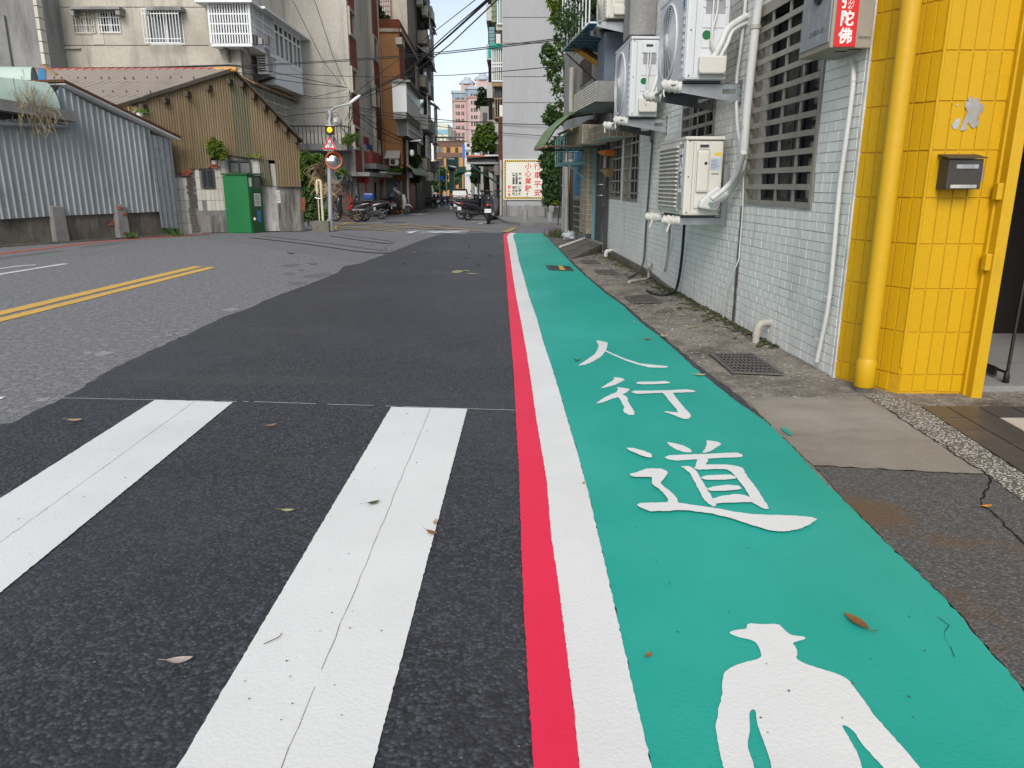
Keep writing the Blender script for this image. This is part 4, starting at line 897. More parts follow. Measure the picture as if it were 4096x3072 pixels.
# apron: pebble strip and floor tiles
sheet('pebble_strip', PX([(3459, 1586), (3531, 1627), (3609, 1684), (3782, 1800), (3941, 1901), (4096, 2015), (4500, 2310), (4500, 2180), (4096, 1906), (3951, 1810), (3806, 1713), (3681, 1634), (3560, 1583)]), .009, 'pebble', .03, .003, 61, pave)
t0, t1_ = hitZ(3782, 1634), hitZ(4045, 1788)
ta = hitZ(3681, 1634); rowd = (t1_-t0).normalized(); colY = [hitZ(4000, y).y for y in (1634, 1699, 1742, 1789, 1835)]
tw = (hitZ(3911, 1635).x-t0.x); th_ = (colY[0]-colY[3])/3
org = Vector((t0.x, t0.y, 0)); vx = rowd/abs(rowd.y)*th_
k_ = 0
for r_ in range(9):
    for c_ in range(-1, 12):
        p = org+vx*r_+Vector((tw*c_, 0, 0)); w0 = 0
        xl = ta.x+(vx.x)*r_ if False else None
        e0 = hitZ(3681, 1634).x+(hitZ(3951, 1810).x-hitZ(3681, 1634).x)*((t0.y+vx.y*r_)-hitZ(3681, 1634).y)/(hitZ(3951, 1810).y-hitZ(3681, 1634).y)
        e1 = e0+(hitZ(3951, 1810).x-hitZ(3681, 1634).x)*vx.y/(hitZ(3951, 1810).y-hitZ(3681, 1634).y)
        gx = .004; A_ = Vector((p.x+gx, p.y-gx, .007)); B_ = Vector((p.x+tw-gx, p.y-gx, .007)); C_ = Vector((p.x+vx.x+tw-gx, p.y+vx.y+gx, .007)); D_ = Vector((p.x+vx.x+gx, p.y+vx.y+gx, .007))
        if c_ < 0:
            A_.x, D_.x = max(A_.x, e0+.004), max(D_.x, e1+.004)
            if A_.x > B_.x-.01 and D_.x > C_.x-.01: continue
            A_.x = min(A_.x, B_.x-.005); D_.x = min(D_.x, C_.x-.005)
        elif r_ > 0 and D_.x < e1+.004:
            D_.x = min(e1+.004, C_.x-.005)
            if A_.x < e0+.004: A_.x = min(e0+.004, B_.x-.005)
            if C_.x < e1: continue
        white = (r_ == 1 and c_ >= 1) or (r_ == 3 and c_ >= 2)
        MB().prism([A_, D_, C_, B_], (0, 0, .006)).build('floor_tile', 'floor_white' if white else 'floor_dark', pave)
# steel gratings
def grating(label, px4, nb, mc, group='drain gratings along the walkway'):
    a, b, c, d = (G(*q) for q in px4)            # far-left, far-right, near-right, near-left
    gt = thing('drain_grating', label, 'grating', tuple((a+c)/2), 0, group); up = Vector((0, 0, .012))
    q = MB(); q.poly([p+Vector((0, 0, .0145-.001)) for p in (a, b, c, d)]); q.build('pit_shade_sheet', 'black', gt, fixn=False)  # black sheet on the ground stands in for the shade of a pit
    def bar(p, r, w_):
        t = (r-p).normalized(); n = Vector((-t.y, t.x, 0))*w_
        return [p+n, p-n, r-n, r+n]
    q = MB()
    for p, r in ((a, b), (b, c), (c, d), (d, a)): q.prism([v+up for v in bar(p, r, .012)], (0, 0, .008))
    q.build('frame', mc, gt)
    for i in range(1, nb): MB().prism([v+up for v in bar(a.lerp(b, i/nb), d.lerp(c, i/nb), .0045)], (0, 0, .007)).build('bar', mc, gt)
    m = max(2, int(nb*.7))
    for i in range(1, m): MB().prism([v+up for v in bar(a.lerp(d, i/m), b.lerp(c, i/m), .0045)], (0, 0, .0062)).build('bar', mc, gt)
grating('nearest steel drain grating in the concrete by the conduit foot', ((2842, 1422), (3006, 1424), (3130, 1507), (2932, 1499)), 11, 'steel_grate')
grating('steel drain grating beside the trailing black hose', ((2502, 1191), (2598, 1185), (2643, 1215), (2534, 1218)), 10, 'steel_grate')
grating('drain grating in the concrete near the short bent pipe', ((2380, 1084), (2449, 1084), (2472, 1099), (2394, 1099)), 8, 'steel_grate')
grating('far drain grating close to the concrete ramp', ((2325, 1044), (2375, 1044), (2399, 1057), (2337, 1057)), 8, 'steel_grate')
grating('rusty grating set in the green paint of the walkway', ((2186, 1067), (2275, 1070), (2292, 1087), (2202, 1084)), 14, 'steel_dark')
q = MB(); a, b, c, d = (G(*p) for p in ((2232, 1070), (2250, 1070), (2262, 1087), (2240, 1086))); q.prism([p+Vector((0, 0, .0215)) for p in (a, b, c, d)], (0, 0, .002)); q.build('yellow_leaf', 'leaf_yellow', label='orange dead leaf lying on the grating in the green walkway', cat='leaf')
# ---------------------------------------------------------------- narrow old house after the white wall
HA, HBp = hitZ(2424, 1012), hitZ(2247, 942)
HB_ = basis(HBp, HA); Hn = HB_[2]                # s runs towards the viewer; normal to the street
if Hn.x > 0: Hn = -Hn; HB_ = (HB_[0], HB_[1], Hn, HB_[3])
HL = HB_[3]
def hsz(px, py, off=0.0):
    q = hitP(px, py, HB_[0]+Hn*off, Hn); return (q-HB_[0]).dot(HB_[1]), q.z
def hpt(s, z, off=0.0): return on(HB_, s, z, off)
oh = thing('old_house', 'narrow old house with teal shutter, blue panel and mosaic tile pillar', 'house', tuple(hpt(HL/2, 0)))
def hbox(x0, x1, y0, y1, o0, o1, name, m, parent=None, tag_=None, bev=0, ch=False):
    ym = (y0+y1)/2
    sa, sb = hsz(x0, ym, o1)[0], hsz(x1, ym, o1)[0]; zt, zb = hsz((x0+x1)/2, y0, o1)[1], hsz((x0+x1)/2, y1, o1)[1]
    q = MB(); q.hexa([hpt(sa, zb, o0), hpt(sb, zb, o0), hpt(sb, zb, o1), hpt(sa, zb, o1), hpt(sa, zt, o0), hpt(sb, zt, o0), hpt(sb, zt, o1), hpt(sa, zt, o1)])
    return q.build(name, m, parent or oh, bev=bev), (sa, sb, zb, zt)
q = MB(); q.hexa([hpt(0, -.2, 0), hpt(HL+.02, -.2, 0), hpt(HL+.02, -.2, -5), hpt(0, -.2, -5), hpt(0, 7.5, 0), hpt(HL+.02, 7.5, 0), hpt(HL+.02, 7.5, -5), hpt(0, 7.5, -5)]); q.build('wall', 'wall_greydark', oh)
# lacquered steel door
d_, (sa, sb, zb, zt) = hbox(2372, 2424, 560, 1004, 0, .02, 'door', 'lacquer_reflections')
for x in (2372, 2384, 2396, 2400, 2421): hbox(x-2, x+2, 556, 1004, .021, .06, 'door_post', 'steel_dark', d_)
hbox(2402, 2420, 612, 995, .022, .034, 'door_leaf', 'lacquer_reflections', d_); hbox(2375, 2383, 612, 980, .022, .034, 'door_leaf', 'lacquer_reflections', d_)
for y in (738, 782):
    a = hpt(hsz(2403, y)[0], hsz(2403, y)[1], .07); b = hpt(hsz(2418, y)[0], hsz(2418, y)[1], .07)
    MB().tube([a-Hn*.03, a, b, b-Hn*.03], .014, 6).build('door_handle', 'chrome', d_)
# teal shutter
s0, zt = hsz(2353, 560); s1, _ = hsz(2370, 560); _, zb = hsz(2358, 925)
sh = MB().hexa([hpt(s0, zb, .001), hpt(s1, zb, .001), hpt(s1, zb, .02), hpt(s0, zb, .02), hpt(s0, zt, .001), hpt(s1, zt, .001), hpt(s1, zt, .02), hpt(s0, zt, .02)]).build('shutter', 'ac_dark', oh)
n = 26
for i in range(n):
    z = zb+(zt-zb)*i/n
    if i == 3: continue
    MB().hexa([hpt(s0, z, .07), hpt(s1, z, .07), hpt(s1, z, .08), hpt(s0, z, .08), hpt(s0, z+(zt-zb)/n*.72, .025), hpt(s1, z+(zt-zb)/n*.72, .025), hpt(s1, z+(zt-zb)/n*.72, .035), hpt(s0, z+(zt-zb)/n*.72, .035)]).build('slat', 'teal', sh)
hbox(2352, 2353.5, 560, 925, .0, .09, 'shutter_frame', 'teal', sh); hbox(2369.5, 2371, 560, 960, .0, .09, 'shutter_frame', 'teal', sh)
# mosaic pillar, small tiles joined
def mosaic(x0, x1, y0, y1, o0, o1, name, m='tile_mosaic', pitch=.085, ends=True):
    o, (sa, sb, zb, zt) = hbox(x0, x1, y0, y1, o0, o1, name, 'grout')
    t = MB(); nx_, nz_ = max(1, round((sb-sa)/pitch)), max(1, round((zt-zb)/pitch)); a, b = (sb-sa)/nx_, (zt-zb)/nz_
    for i in range(nx_):
        for j in range(nz_):
            t.hexa([hpt(sa+(i+dx)*a, zb+(j+dz)*b, o1+do) for dz, do in ((.06, .0),) for dx, do in ((.06, .0), (.94, .0), (.94, .006), (.06, .006))]+[hpt(sa+(i+dx)*a, zb+(j+.94)*b, o1+do) for dx, do in ((.06, 0), (.94, 0), (.94, .006), (.06, .006))])
    if ends:
        n2 = max(1, round((o1-o0)/pitch)); c = (o1-o0)/n2
        for i in range(n2):
            for j in range(nz_):
                s_ = sb; v = [hpt(s_+ds, zb+(j+.06)*b, o0+(i+f)*c) for f, ds in ((.06, 0), (.94, 0), (.94, .006), (.06, .006))]+[hpt(s_+ds, zb+(j+.94)*b, o0+(i+f)*c) for f, ds in ((.06, 0), (.94, 0), (.94, .006), (.06, .006))]
                t.hexa(v)
    t.build('mosaic_tiles', m, o, kind='stuff'); return o
mosaic(2323, 2352, 486, 932, 0, .16, 'tiled_pillar')
mosaic(2294, 2322, 800, 933, 0, .05, 'brown_tile_base', 'tile_brown', .12)
bp_, (sa, sb, zb, zt) = hbox(2300, 2326, 573, 779, 0, .03, 'blue_panel', 'blue_paint')
for k in range(4): a = sa+(sb-sa)*k/4; MB().hexa([hpt(a+.01, zb+.01, .031), hpt(a+(sb-sa)/4-.01, zb+.01, .031), hpt(a+(sb-sa)/4-.01, zb+.01, .045), hpt(a+.01, zb+.01, .045), hpt(a+.01, zt-.01, .031), hpt(a+(sb-sa)/4-.01, zt-.01, .031), hpt(a+(sb-sa)/4-.01, zt-.01, .045), hpt(a+.01, zt-.01, .045)]).build('plank', 'blue_paint', bp_)
for y in (640, 718): hbox(2299, 2327, y-2, y+2, .046, .06, 'batten', 'blue_paint', bp_)
hbox(2294, 2324, 781, 797, 0, .09, 'ledge', 'concrete_grey')
hbox(2248, 2268, 640, 936, 0, .10, 'white_post', 'plaster_white'); hbox(2270, 2282, 655, 934, 0, .05, 'wooden_post', 'wood_dark')
mosaic(2262, 2330, 512, 583, 0, .45, 'tiled_hood', 'tile_mosaic', .11)
mosaic(2356, 2437, 500, 556, 0, .40, 'tiled_canopy', 'tile_mosaic', .10)
# upper storey
mosaic(2378, 2398, 20, 420, 0, .12, 'tiled_pillar', 'tile_mosaic', .10)
hbox(2398, 2440, 316, 420, 0, .03, 'purple_tile_band', 'tile_brown')
bal, (sa, sb, zb, zt) = hbox(2296, 2384, 352, 428, 0, .75, 'balcony', 'wall_greydark')
for i in range(14):
    for j in range(8):
        a, b = (sb-sa)/14, (zt-zb)/8
        MB().hexa([hpt(sa+i*a+.005, zb+j*b+.005, .751), hpt(sa+(i+1)*a-.005, zb+j*b+.005, .751), hpt(sa+(i+1)*a-.005, zb+j*b+.005, .757), hpt(sa+i*a+.005, zb+j*b+.005, .757), hpt(sa+i*a+.005, zb+(j+1)*b-.005, .751), hpt(sa+(i+1)*a-.005, zb+(j+1)*b-.005, .751), hpt(sa+(i+1)*a-.005, zb+(j+1)*b-.005, .757), hpt(sa+i*a+.005, zb+(j+1)*b-.005, .757)]).build('tile', 'tile_cream', bal)
hbox(2318, 2362, 232, 330, -.0, .02, 'upper_window', 'glass_dark')
# caged planter window with bars
cs0, cz1 = hsz(2252, -30, .75); cs1, _ = hsz(2360, -30, .75); _, cz0 = hsz(2300, 150, .75)
cage = thing('window_cage', 'white barred window cage with blue floor full of plants, high on the old house', 'window cage', tuple(hpt((cs0+cs1)/2, cz0, .4)))
fl = MB(); fl.hexa([hpt(cs0, cz0, .02), hpt(cs1, cz0, .02), hpt(cs1, cz0, .74), hpt(cs0, cz0, .74), hpt(cs0, cz0+.02, .02), hpt(cs1, cz0+.02, .02), hpt(cs1, cz0+.02, .74), hpt(cs0, cz0+.02, .74)]); fl.build('floor', 'blue_paint', cage)
ct_ = cz0+1.9; N_ = 9
for i in range(N_+1):
    s = cs0+(cs1-cs0)*i/N_; MB().tube([hpt(s, cz0, .75), hpt(s, ct_, .75)], .011, 5).build('bar', 'white_metal', cage)
for i in range(1, 5):
    o_ = .75*i/5
    for s in (cs0, cs1): MB().tube([hpt(s, cz0, o_), hpt(s, ct_, o_)], .011, 5).build('bar', 'white_metal', cage)
for z in (cz0, cz0+.63, cz0+1.26, ct_): MB().tube([hpt(cs0, z, 0), hpt(cs0, z, .75), hpt(cs1, z, .75), hpt(cs1, z, 0)], .014, 5).build('rail', 'white_metal', cage)
for i in range(1, 9): s = cs0+(cs1-cs0)*i/9; MB().tube([hpt(s, cz0-.03, 0), hpt(s, cz0-.03, .75)], .009, 4).build('floor_bar', 'steel_dark', cage)
for i in range(1, 4): MB().tube([hpt(cs0, cz0-.045, .75*i/4), hpt(cs1, cz0-.045, .75*i/4)], .009, 4).build('floor_bar', 'steel_dark', cage)
for s in (cs0+.1, cs1-.1): MB().tube([hpt(s, cz0-.05, .7), hpt(s, cz0-.6, .03)], .012, 5).build('strut', 'steel_dark', cage)
for i, s in enumerate((cs1-.3, cs1-.75, cs0+.5)):
    c = hpt(s, cz0+.021, .4); q = MB(); q.lathe([(1e-4, 0), (.13, 0), (.17, .22), (.15, .22), (.14, .19), (1e-4, .19)], tuple(c), 12); q.build('flower_pot', 'plastic_black', label=('black flower pot nearest the tiled pillar in the window cage', 'middle black flower pot in the window cage', 'black flower pot at the far end of the window cage')[i], cat='flower pot', group='flower pots in the window cage')
# teal rack low on the far corner
s0, z1_ = hsz(2244, 556, .4); s1, z0_ = hsz(2292, 650, .4)
rk = thing('balcony_rack', 'small rusty teal barred rack bracketed to the far corner of the old house', 'rack', tuple(hpt((s0+s1)/2, z0_, .2)))
for i in range(6):
    s = s0+(s1-s0)*i/5; MB().tube([hpt(s, z0_, .5), hpt(s, z1_, .5)], .012, 5).build('bar', 'teal', rk)
for z in (z0_, (z0_+z1_)/2, z1_): MB().tube([hpt(s0, z, 0), hpt(s0, z, .5), hpt(s1, z, .5), hpt(s1, z, 0)], .016, 5).build('rail', 'teal', rk)
for i in range(5): MB().tube([hpt(s1, z0_, .1*i), hpt(s1, z1_, .1*i)], .012, 5).build('bar', 'teal', rk)
MB().hexa([hpt(s0, z0_-.04, 0), hpt(s1, z0_-.04, 0), hpt(s1, z0_-.04, .52), hpt(s0, z0_-.04, .52), hpt(s0, z0_-.005, 0), hpt(s1, z0_-.005, 0), hpt(s1, z0_-.005, .52), hpt(s0, z0_-.005, .52)]).build('floor', 'teal', rk)
MB().tube([hpt(s1, z0_-.04, .48), hpt(s1, z0_-.40, .02)], .018, 5).build('brace', 'teal', rk)
# green curved awning
sA, zA = hsz(2436, 422, .02); sB = hsz(2262, 480, .5)[0]
zl = hsz(2300, 536, 1.05)[1]
aw = thing('awning', 'faded green curved awning over the old house door', 'awning', tuple(hpt((sA+sB)/2, zl, .5)))
prof = [(0.02, zA), (.35, zA-.05), (.65, zA-.15), (.88, (zA+zl)/2-.04), (1.05, zl)]
n = 9
for i in range(n):
    a, b = sB+(sA-sB)*i/n, sB+(sA-sB)*(i+1)/n
    q = MB()
    for (o0, z0), (o1, z1) in zip(prof, prof[1:]):
        q.hexa([hpt(a+.02, z0, o0), hpt(b, z0, o0), hpt(b, z1, o1), hpt(a+.02, z1, o1), hpt(a+.02, z0+.025, o0), hpt(b, z0+.025, o0), hpt(b, z1+.025, o1), hpt(a+.02, z1+.025, o1)])
    q.build('awning_panel', 'awning_green', aw)
for s in (sB+.05, sA-.05): MB().tube([hpt(s, z-.02, o) for o, z in prof], .016, 5).build('rib', 'wood_dark', aw)
for o, z in ((.62, zA-.36), (1.03, zl-.02)): MB().tube([hpt(sB, z, o), hpt(sA, z, o)], .022, 5).build('rail', 'wood', aw)
for s in (sB+.05, sA-.05): MB().tube([hpt(s, zl-.02, 1.03), hpt(s, zl-.02, .02)], .018, 5).build('arm', 'wood_dark', aw)
# yellow tube lamp
l0 = hitY(2418, 268, 12.55); l1 = hitY(2284, 178, 12.75)
lm = thing('wall_lamp', 'long yellow tube lamp on an arm above the green awning', 'lamp', tuple(hitY(2430, 310, 12.5)))
q = MB(); q.tube([l0.lerp(l1, t) for t in (0, .04, .1, .9, .96, 1)], .06, 12, rr=[.02, .05, .06, .06, .05, .02]); q.build('shade', 'lamp_yellow', lm)
q = MB(); up = Vector((0, -.02, .035)); q.tube([l0+up, l0.lerp(l1, .5)+up*1.3, l1+up], .042, 8); q.build('cover', 'rust', lm)
q = MB(); q.tube(curve([l0+(l0-l1)*.02, hitY(2432, 275, 12.5), hitY(2434, 318, 12.5)]), .018, 8); q.build('arm', 'rubber_black', lm)
# small things at the door
a, b = hsz(2408, 606, .1), hsz(2438, 622, .1)
q = MB(); q.prism([hpt(a[0], a[1], .02), hpt(b[0], a[1], .02), hpt(b[0], a[1]-.09, .02), hpt(a[0]+.2, a[1]-.05, .02)], Hn*.16); q.build('orange_hood', 'orange_plastic', label='small orange plastic hood over the dark door', cat='hood')
a, b = hsz(2404, 678, .1), hsz(2436, 708, .1)
q = MB(); q.prism([hpt(a[0], a[1], .02), hpt(b[0], a[1], .02), hpt(b[0]-.05, b[1], .02), hpt(b[0]-.25, b[1]+.06, .02)], Hn*.12); q.build('brown_shelf', 'wood', label='brown curved shelf beside the dark door', cat='shelf')
hbox(2414, 2424, 628, 672, .036, .040, 'paper_strip', 'pink_wall', d_)
pipe('downpipe', 'grey downpipe on the brown tiles of the old house', [hpt(hsz(2290, 600)[0], hsz(2290, 600)[1], .12), hpt(hsz(2290, 920)[0], .02, .12)], .045, 'pvc_dirty', 8, smooth=False)
pipe('downpipe', 'upper grey downpipe beside the balcony of the old house', [hpt(*hsz(2287, 270, .1), .1), hpt(*hsz(2284, 450, .1), .1)], .05, 'pvc_dirty', 8, smooth=False)
pipe('black_cable', 'black cable hanging down the white post of the old house', [hpt(hsz(2268, 660)[0], hsz(2268, 660)[1], .14), hpt(hsz(2266, 780)[0], hsz(2266, 780)[1], .13), hpt(hsz(2258, 900)[0], hsz(2258, 900)[1], .15)], .012, 'rubber_black', 6, 'cable')
# ramp, stones, bag
Ra, Rb = hitZ(2240, 996), hitZ(2287, 1037)
Rc, Rd = hsz(2425, 1010)[0]-.06, hsz(2362, 985)[0]
Wc, Wd_ = hpt(Rc, 0, .04), hpt(Rd, 0, .04)
rm = thing('concrete_ramp', 'mossy concrete ramp up to the dark door sill', 'ramp', tuple((Ra+Wc)/2))
zr = .155; q = MB(); q.add([Ra, Rb, Wc, Wd_, Ra+Vector((0, 0, .012)), Rb+Vector((0, 0, .012)), Wc+Vector((0, 0, zr)), Wd_+Vector((0, 0, zr))], [(4,5,6,7), (0,1,5,4), (1,2,6,5), (2,3,7,6), (3,0,4,7)]); q.build('slab', 'concrete_dark', rm)
q = MB(); q.tube([Ra+Vector((0, .05, .03)), Wd_+Vector((0, .05, zr+.02))], .022, 8); q.build('edge_pipe', 'pvc', rm)
q = MB(); q.hexa([hpt(Rd-.1, -.02, -.03), hpt(HL, -.02, -.03), hpt(HL, -.02, .10), hpt(Rd-.1, -.02, .10), hpt(Rd-.1, .17, -.03), hpt(HL, .17, -.03), hpt(HL, .17, .10), hpt(Rd-.1, .17, .10)]); q.build('door_sill', 'concrete_grey', oh)
def lump(c, r, seed, m, name, label, cat, amp=.25, n=18, mm=12):
    rr = random.Random(seed); ph = [(rr.uniform(1, 4), rr.uniform(0, 6), rr.uniform(1, 5), rr.uniform(0, 6)) for _ in range(7)]
    vs = []
    for i in range(mm+1):
        for k in range(n):
            th, a = pi*i/mm, 2*pi*k/n; s = 1+amp*sum(sin(p*th*1.5+q_)*sin(round(r_)*a+t) for p, q_, r_, t in ph)/3
            z = -cos(th)*r[2]*s+r[2]
            vs.append(Vector((c[0]+r[0]*sin(th)*cos(a)*s, c[1]+r[1]*sin(th)*sin(a)*s, c[2]+max(0, z-.12*r[2]))))
    q = MB(); q.add(vs, [(i*n+k, i*n+(k+1)%n, (i+1)*n+(k+1)%n, (i+1)*n+k) for i in range(mm) for k in range(n)], 0, True)
    return q.build(name, m, label=label, cat=cat)
c = G(2281, 960); lump((c.x, c.y+.05, .004), (.155, .13, .085), 3, 'bag_white', 'plastic_bag', 'crumpled white plastic bag on the ground by the white post', 'bag', .42, 30, 18)
c = G(2342, 958); lump((c.x, c.y+.1, .004), (.10, .11, .07), 5, 'concrete_dark', 'stone', 'rough grey lump of stone between the bag and the ramp', 'stone', .3)
# ---------------------------------------------------------------- grey corrugated shed (left)
S0, S1 = hitZ(0, 988), hitZ(655, 943)
SB = basis(S0, S1)
if SB[2].x < 0: SB = (SB[0], SB[1], -SB[2], SB[3])
def ssz(px, py, off=0.0):
    q = hitP(px, py, SB[0]+SB[2]*off, SB[2]); return (q-SB[0]).dot(SB[1]), q.z
def spt(s, z, off=0.0): return on(SB, s, z, off)
SBK = Vector((-1, .15, 0)).normalized()          # the shed runs back, away from the road
def interp(tab, x):
    if x <= tab[0][0]: return tab[0][1]
    for (a, b), (c, d) in zip(tab, tab[1:]):
        if x <= c: return b+(d-b)*(x-a)/(c-a)
    return tab[-1][1]
shed = thing('corrugated_shed', 'grey corrugated metal shed on a low mossy concrete wall', 'shed', tuple(spt(SB[3]/2, 0)))
top = sorted([ssz(x, y) for x, y in ((-500, 470), (0, 480), (150, 470), (232, 345), (330, 402), (450, 462), (560, 505), (655, 548))])
bot = sorted([ssz(x, y) for x, y in ((-500, 905), (0, 877), (210, 864), (480, 853), (640, 846), (655, 846))])
sl0 = ssz(-900, 700)[0]; slW = ssz(655, 945)[0]
def corr(P_, s0, s1, zb, zt, pitch, prof, th, name, m, parent, off=0.0, panel=None, lab=None):
    """ribbed sheet split into panels; prof: (fraction of a pitch, height)"""
    xs_ = []; s = s0
    while s < s1:
        for f, h in prof:
            if s+f*pitch < s1: xs_.append((s+f*pitch, h))
        s += pitch
    xs_.append((s1, prof[0][1])); out = []
    pn = panel or (s1-s0+1); cuts = [s0+i*pn for i in range(int((s1-s0)/pn)+1)]+[s1+1e-6]
    for a, b in zip(cuts, cuts[1:]):
        seg = [(x, h) for x, h in xs_ if a-1e-6 <= x <= b+1e-6]
        if len(seg) < 2: continue
        nxt = [(x, h) for x, h in xs_ if x > b+1e-6]
        if nxt: seg.append(nxt[0])
        q = MB(); n = len(seg); vs = []
        for o in (0, -th): vs += [P_(x, zb(x), off+h+o) for x, h in seg]+[P_(x, zt(x), off+h+o) for x, h in seg]
        fs = [(i, i+1, n+i+1, n+i) for i in range(n-1)]+[(2*n+i, 3*n+i, 3*n+i+1, 2*n+i+1) for i in range(n-1)]+[(i, 2*n+i, 2*n+i+1, i+1) for i in range(n-1)]+[(n+i, n+i+1, 3*n+i+1, 3*n+i) for i in range(n-1)]
        q.add(vs, fs); out.append(q.build(name, m, parent, label=lab))
    return out
RIB = [(0, 0), (.12, .022), (.30, .022), (.42, 0), (.65, .003), (.72, 0)]
corr(spt, ssz(-500, 700)[0], ssz(612, 700)[0], lambda s: interp(bot, s), lambda s: interp(top, s), .128, RIB, .004, 'sheet_panel', 'metal_grey', shed, .05, .66)
# bent end sheet, hanging lower and slanting
a, b = ssz(592, 535, .09), ssz(683, 556, .05); c, d = ssz(722, 915, .05), ssz(645, 912, .09)
q = MB(); n = 13; vs = []
for t, hgt in ((0, 1), (1, 0)):
    for i in range(n):
        f = i/(n-1); h = .02*(1 if i % 3 == 1 else 0)+.08-.05*f
        u0 = Vector((a[0], a[1], 0)).lerp(Vector((b[0], b[1], 0)), f); u1 = Vector((d[0], d[1], 0)).lerp(Vector((c[0], c[1], 0)), f); u = u0.lerp(u1, t)
        vs.append(spt(u.x, u.y, h+.02))
q.add(vs+[v-SB[2]*.004 for v in vs], [(i, i+1, n+i+1, n+i) for i in range(n-1)]+[(2*n+i, 3*n+i, 3*n+i+1, 2*n+i+1) for i in range(n-1)]+[(i+n, i+1+n, 3*n+i+1, 3*n+i) for i in range(n-1)]); q.build('bent_sheet', 'steel', shed, label='paler bent end sheet hanging lower than the others')
q = MB(); rr = random.Random(4)
for r0 in (780, 868):
    for i in range(16):
        s, z = ssz(10+i*40, r0-i*1.3); q.ell(spt(s, z, .075), (.008, .008, .008), 6, 4)
q.build('screws', 'rust', shed, kind='stuff')
# low wall and broken pillars
zw = ssz(300, 862)[1]
q = MB(); q.hexa([spt(sl0, -.1, 0), spt(slW, -.1, 0), spt(slW, -.1, -.2), spt(sl0, -.1, -.2), spt(sl0, zw+.1, 0), spt(slW, zw+.1, 0), spt(slW, zw+.1, -.2), spt(sl0, zw+.1, -.2)]); q.build('low_wall', 'concrete_dark', shed)
for i, (x0, x1, yt, yb, mm) in enumerate(((213, 268, 818, 968, 'stone_wall'), (470, 514, 812, 953, 'stone_wall'))):
    sa, sb = ssz(x0, 890, .13)[0], ssz(x1, 890, .13)[0]; zt_ = ssz((x0+x1)/2, yt, .13)[1]
    q = MB(); q.hexa([spt(sa, -.05, .001), spt(sb, -.05, .001), spt(sb, -.05, .15), spt(sa, -.05, .15), spt(sa+.01, zt_, .001), spt(sb-.01, zt_-.02, .001), spt(sb-.015, zt_-.05, .14), spt(sa+.01, zt_-.03, .14)]); p_ = q.build('pillar', mm, shed, bev=.012)
    if i == 1:
        for (z, s) in ((zt_-.10, sa+.10), (zt_-.22, sa+.17), (zt_-.62, sa+.14)): MB().cbox((-.055, -.03, -.02), (.055, .03, .02), .006, M=Matrix.Translation(spt(s, z, .135)) @ Matrix.Rotation(atan2(SB[1].y, SB[1].x), 4, 'Z')).build('brick', 'brick_red', p_)
s, z = ssz(448, 892); q = MB()
for k in range(3): q.cbox((-.06, -.03, -.02), (.06, .03, .02), .008, M=Matrix.Translation(spt(s+.04*k-.03, z+.035*(k-1), .0)) @ Matrix.Rotation(atan2(SB[1].y, SB[1].x), 4, 'Z'))
q.build('exposed_bricks', 'brick_red', shed, kind='stuff')
kerb = MB(); kp = [spt(sl0, 0, .0), spt(slW+.3, 0, .0), spt(slW+.3, 0, .16), spt(sl0, 0, .16)]; kerb.prism([p+Vector((0, 0, -.05)) for p in kp], (0, 0, .085)); struct(kerb.build('kerb', 'concrete_dark'))
# shed body, roof edge
pk_ = ssz(232, 340); rt = ssz(690, 560); lf = ssz(-300, 480)
q = MB(); bd = SBK*2.5
q.prism([spt(sl0, 0, -.05), spt(slW, 0, -.05), spt(slW, rt[1]-.12, -.05), spt(pk_[0], pk_[1]-.12, -.05), spt(pk_[0]-.02, lf[1]+.25, -.05), spt(sl0, lf[1]+.25, -.05)], SBK*1.0); q.build('body', 'steel_dark', shed)
q = MB(); q.prism([spt(pk_[0], pk_[1], .22), spt(rt[0], rt[1], .22), spt(rt[0], rt[1]+.035, .22), spt(pk_[0], pk_[1]+.035, .22)], SBK*1.6-SB[2]*.2); q.build('roof_sheet', 'white_metal', shed)
q = MB(); q.prism([spt(pk_[0]-.03, pk_[1]+.037, .25), spt(rt[0]+.03, rt[1]+.037, .25), spt(rt[0]+.03, rt[1]+.075, .25), spt(pk_[0]-.03, pk_[1]+.085, .25)], SBK*1.6); q.build('verge_cap', 'rust', shed)
# eaves board, pipe, mint duct
e0, e1 = ssz(-500, 405, .35), ssz(303, 455, .35)
zt_ = ssz(100, 445, .35)[1]
q = MB(); hb_ = [ssz(0, y, .35)[1] for y in (418, 466)]; hc_ = [ssz(300, y, .35)[1] for y in (446, 486)]
q.prism([spt(ssz(-500, 440, .35)[0], hb_[1]+.25, .35), spt(e1[0], hc_[1], .35), spt(e1[0], hc_[0], .35), spt(ssz(-500, 440, .35)[0], hb_[0]+.25, .35)], -SB[2]*.28); q.build('eaves_board', 'stone_wall', shed)
pA, pB = ssz(-500, 500, .2), ssz(272, 508, .2); zc_ = ssz(100, 495, .2)[1]
pipe('rain_pipe', 'grey rain pipe slung under the eaves of the corrugated shed', [spt(ssz(-500, 490, .2)[0], ssz(0, 490, .2)[1]+.05, .2), spt(ssz(0, 494, .2)[0], ssz(0, 494, .2)[1], .2), spt(ssz(262, 506, .2)[0], ssz(262, 506, .2)[1], .2), spt(ssz(270, 500, .2)[0], ssz(270, 492, .2)[1], .2), spt(ssz(270, 486, .2)[0], ssz(270, 478, .2)[1], .2)], .045, 'steel', 10, smooth=False)
mint = thing('ridge_hood', 'pale mint curved metal hood on the shed roof with barrel vent behind', 'roof vent', tuple(spt(ssz(110, 440, .2)[0], ssz(110, 440, .2)[1], 0)))
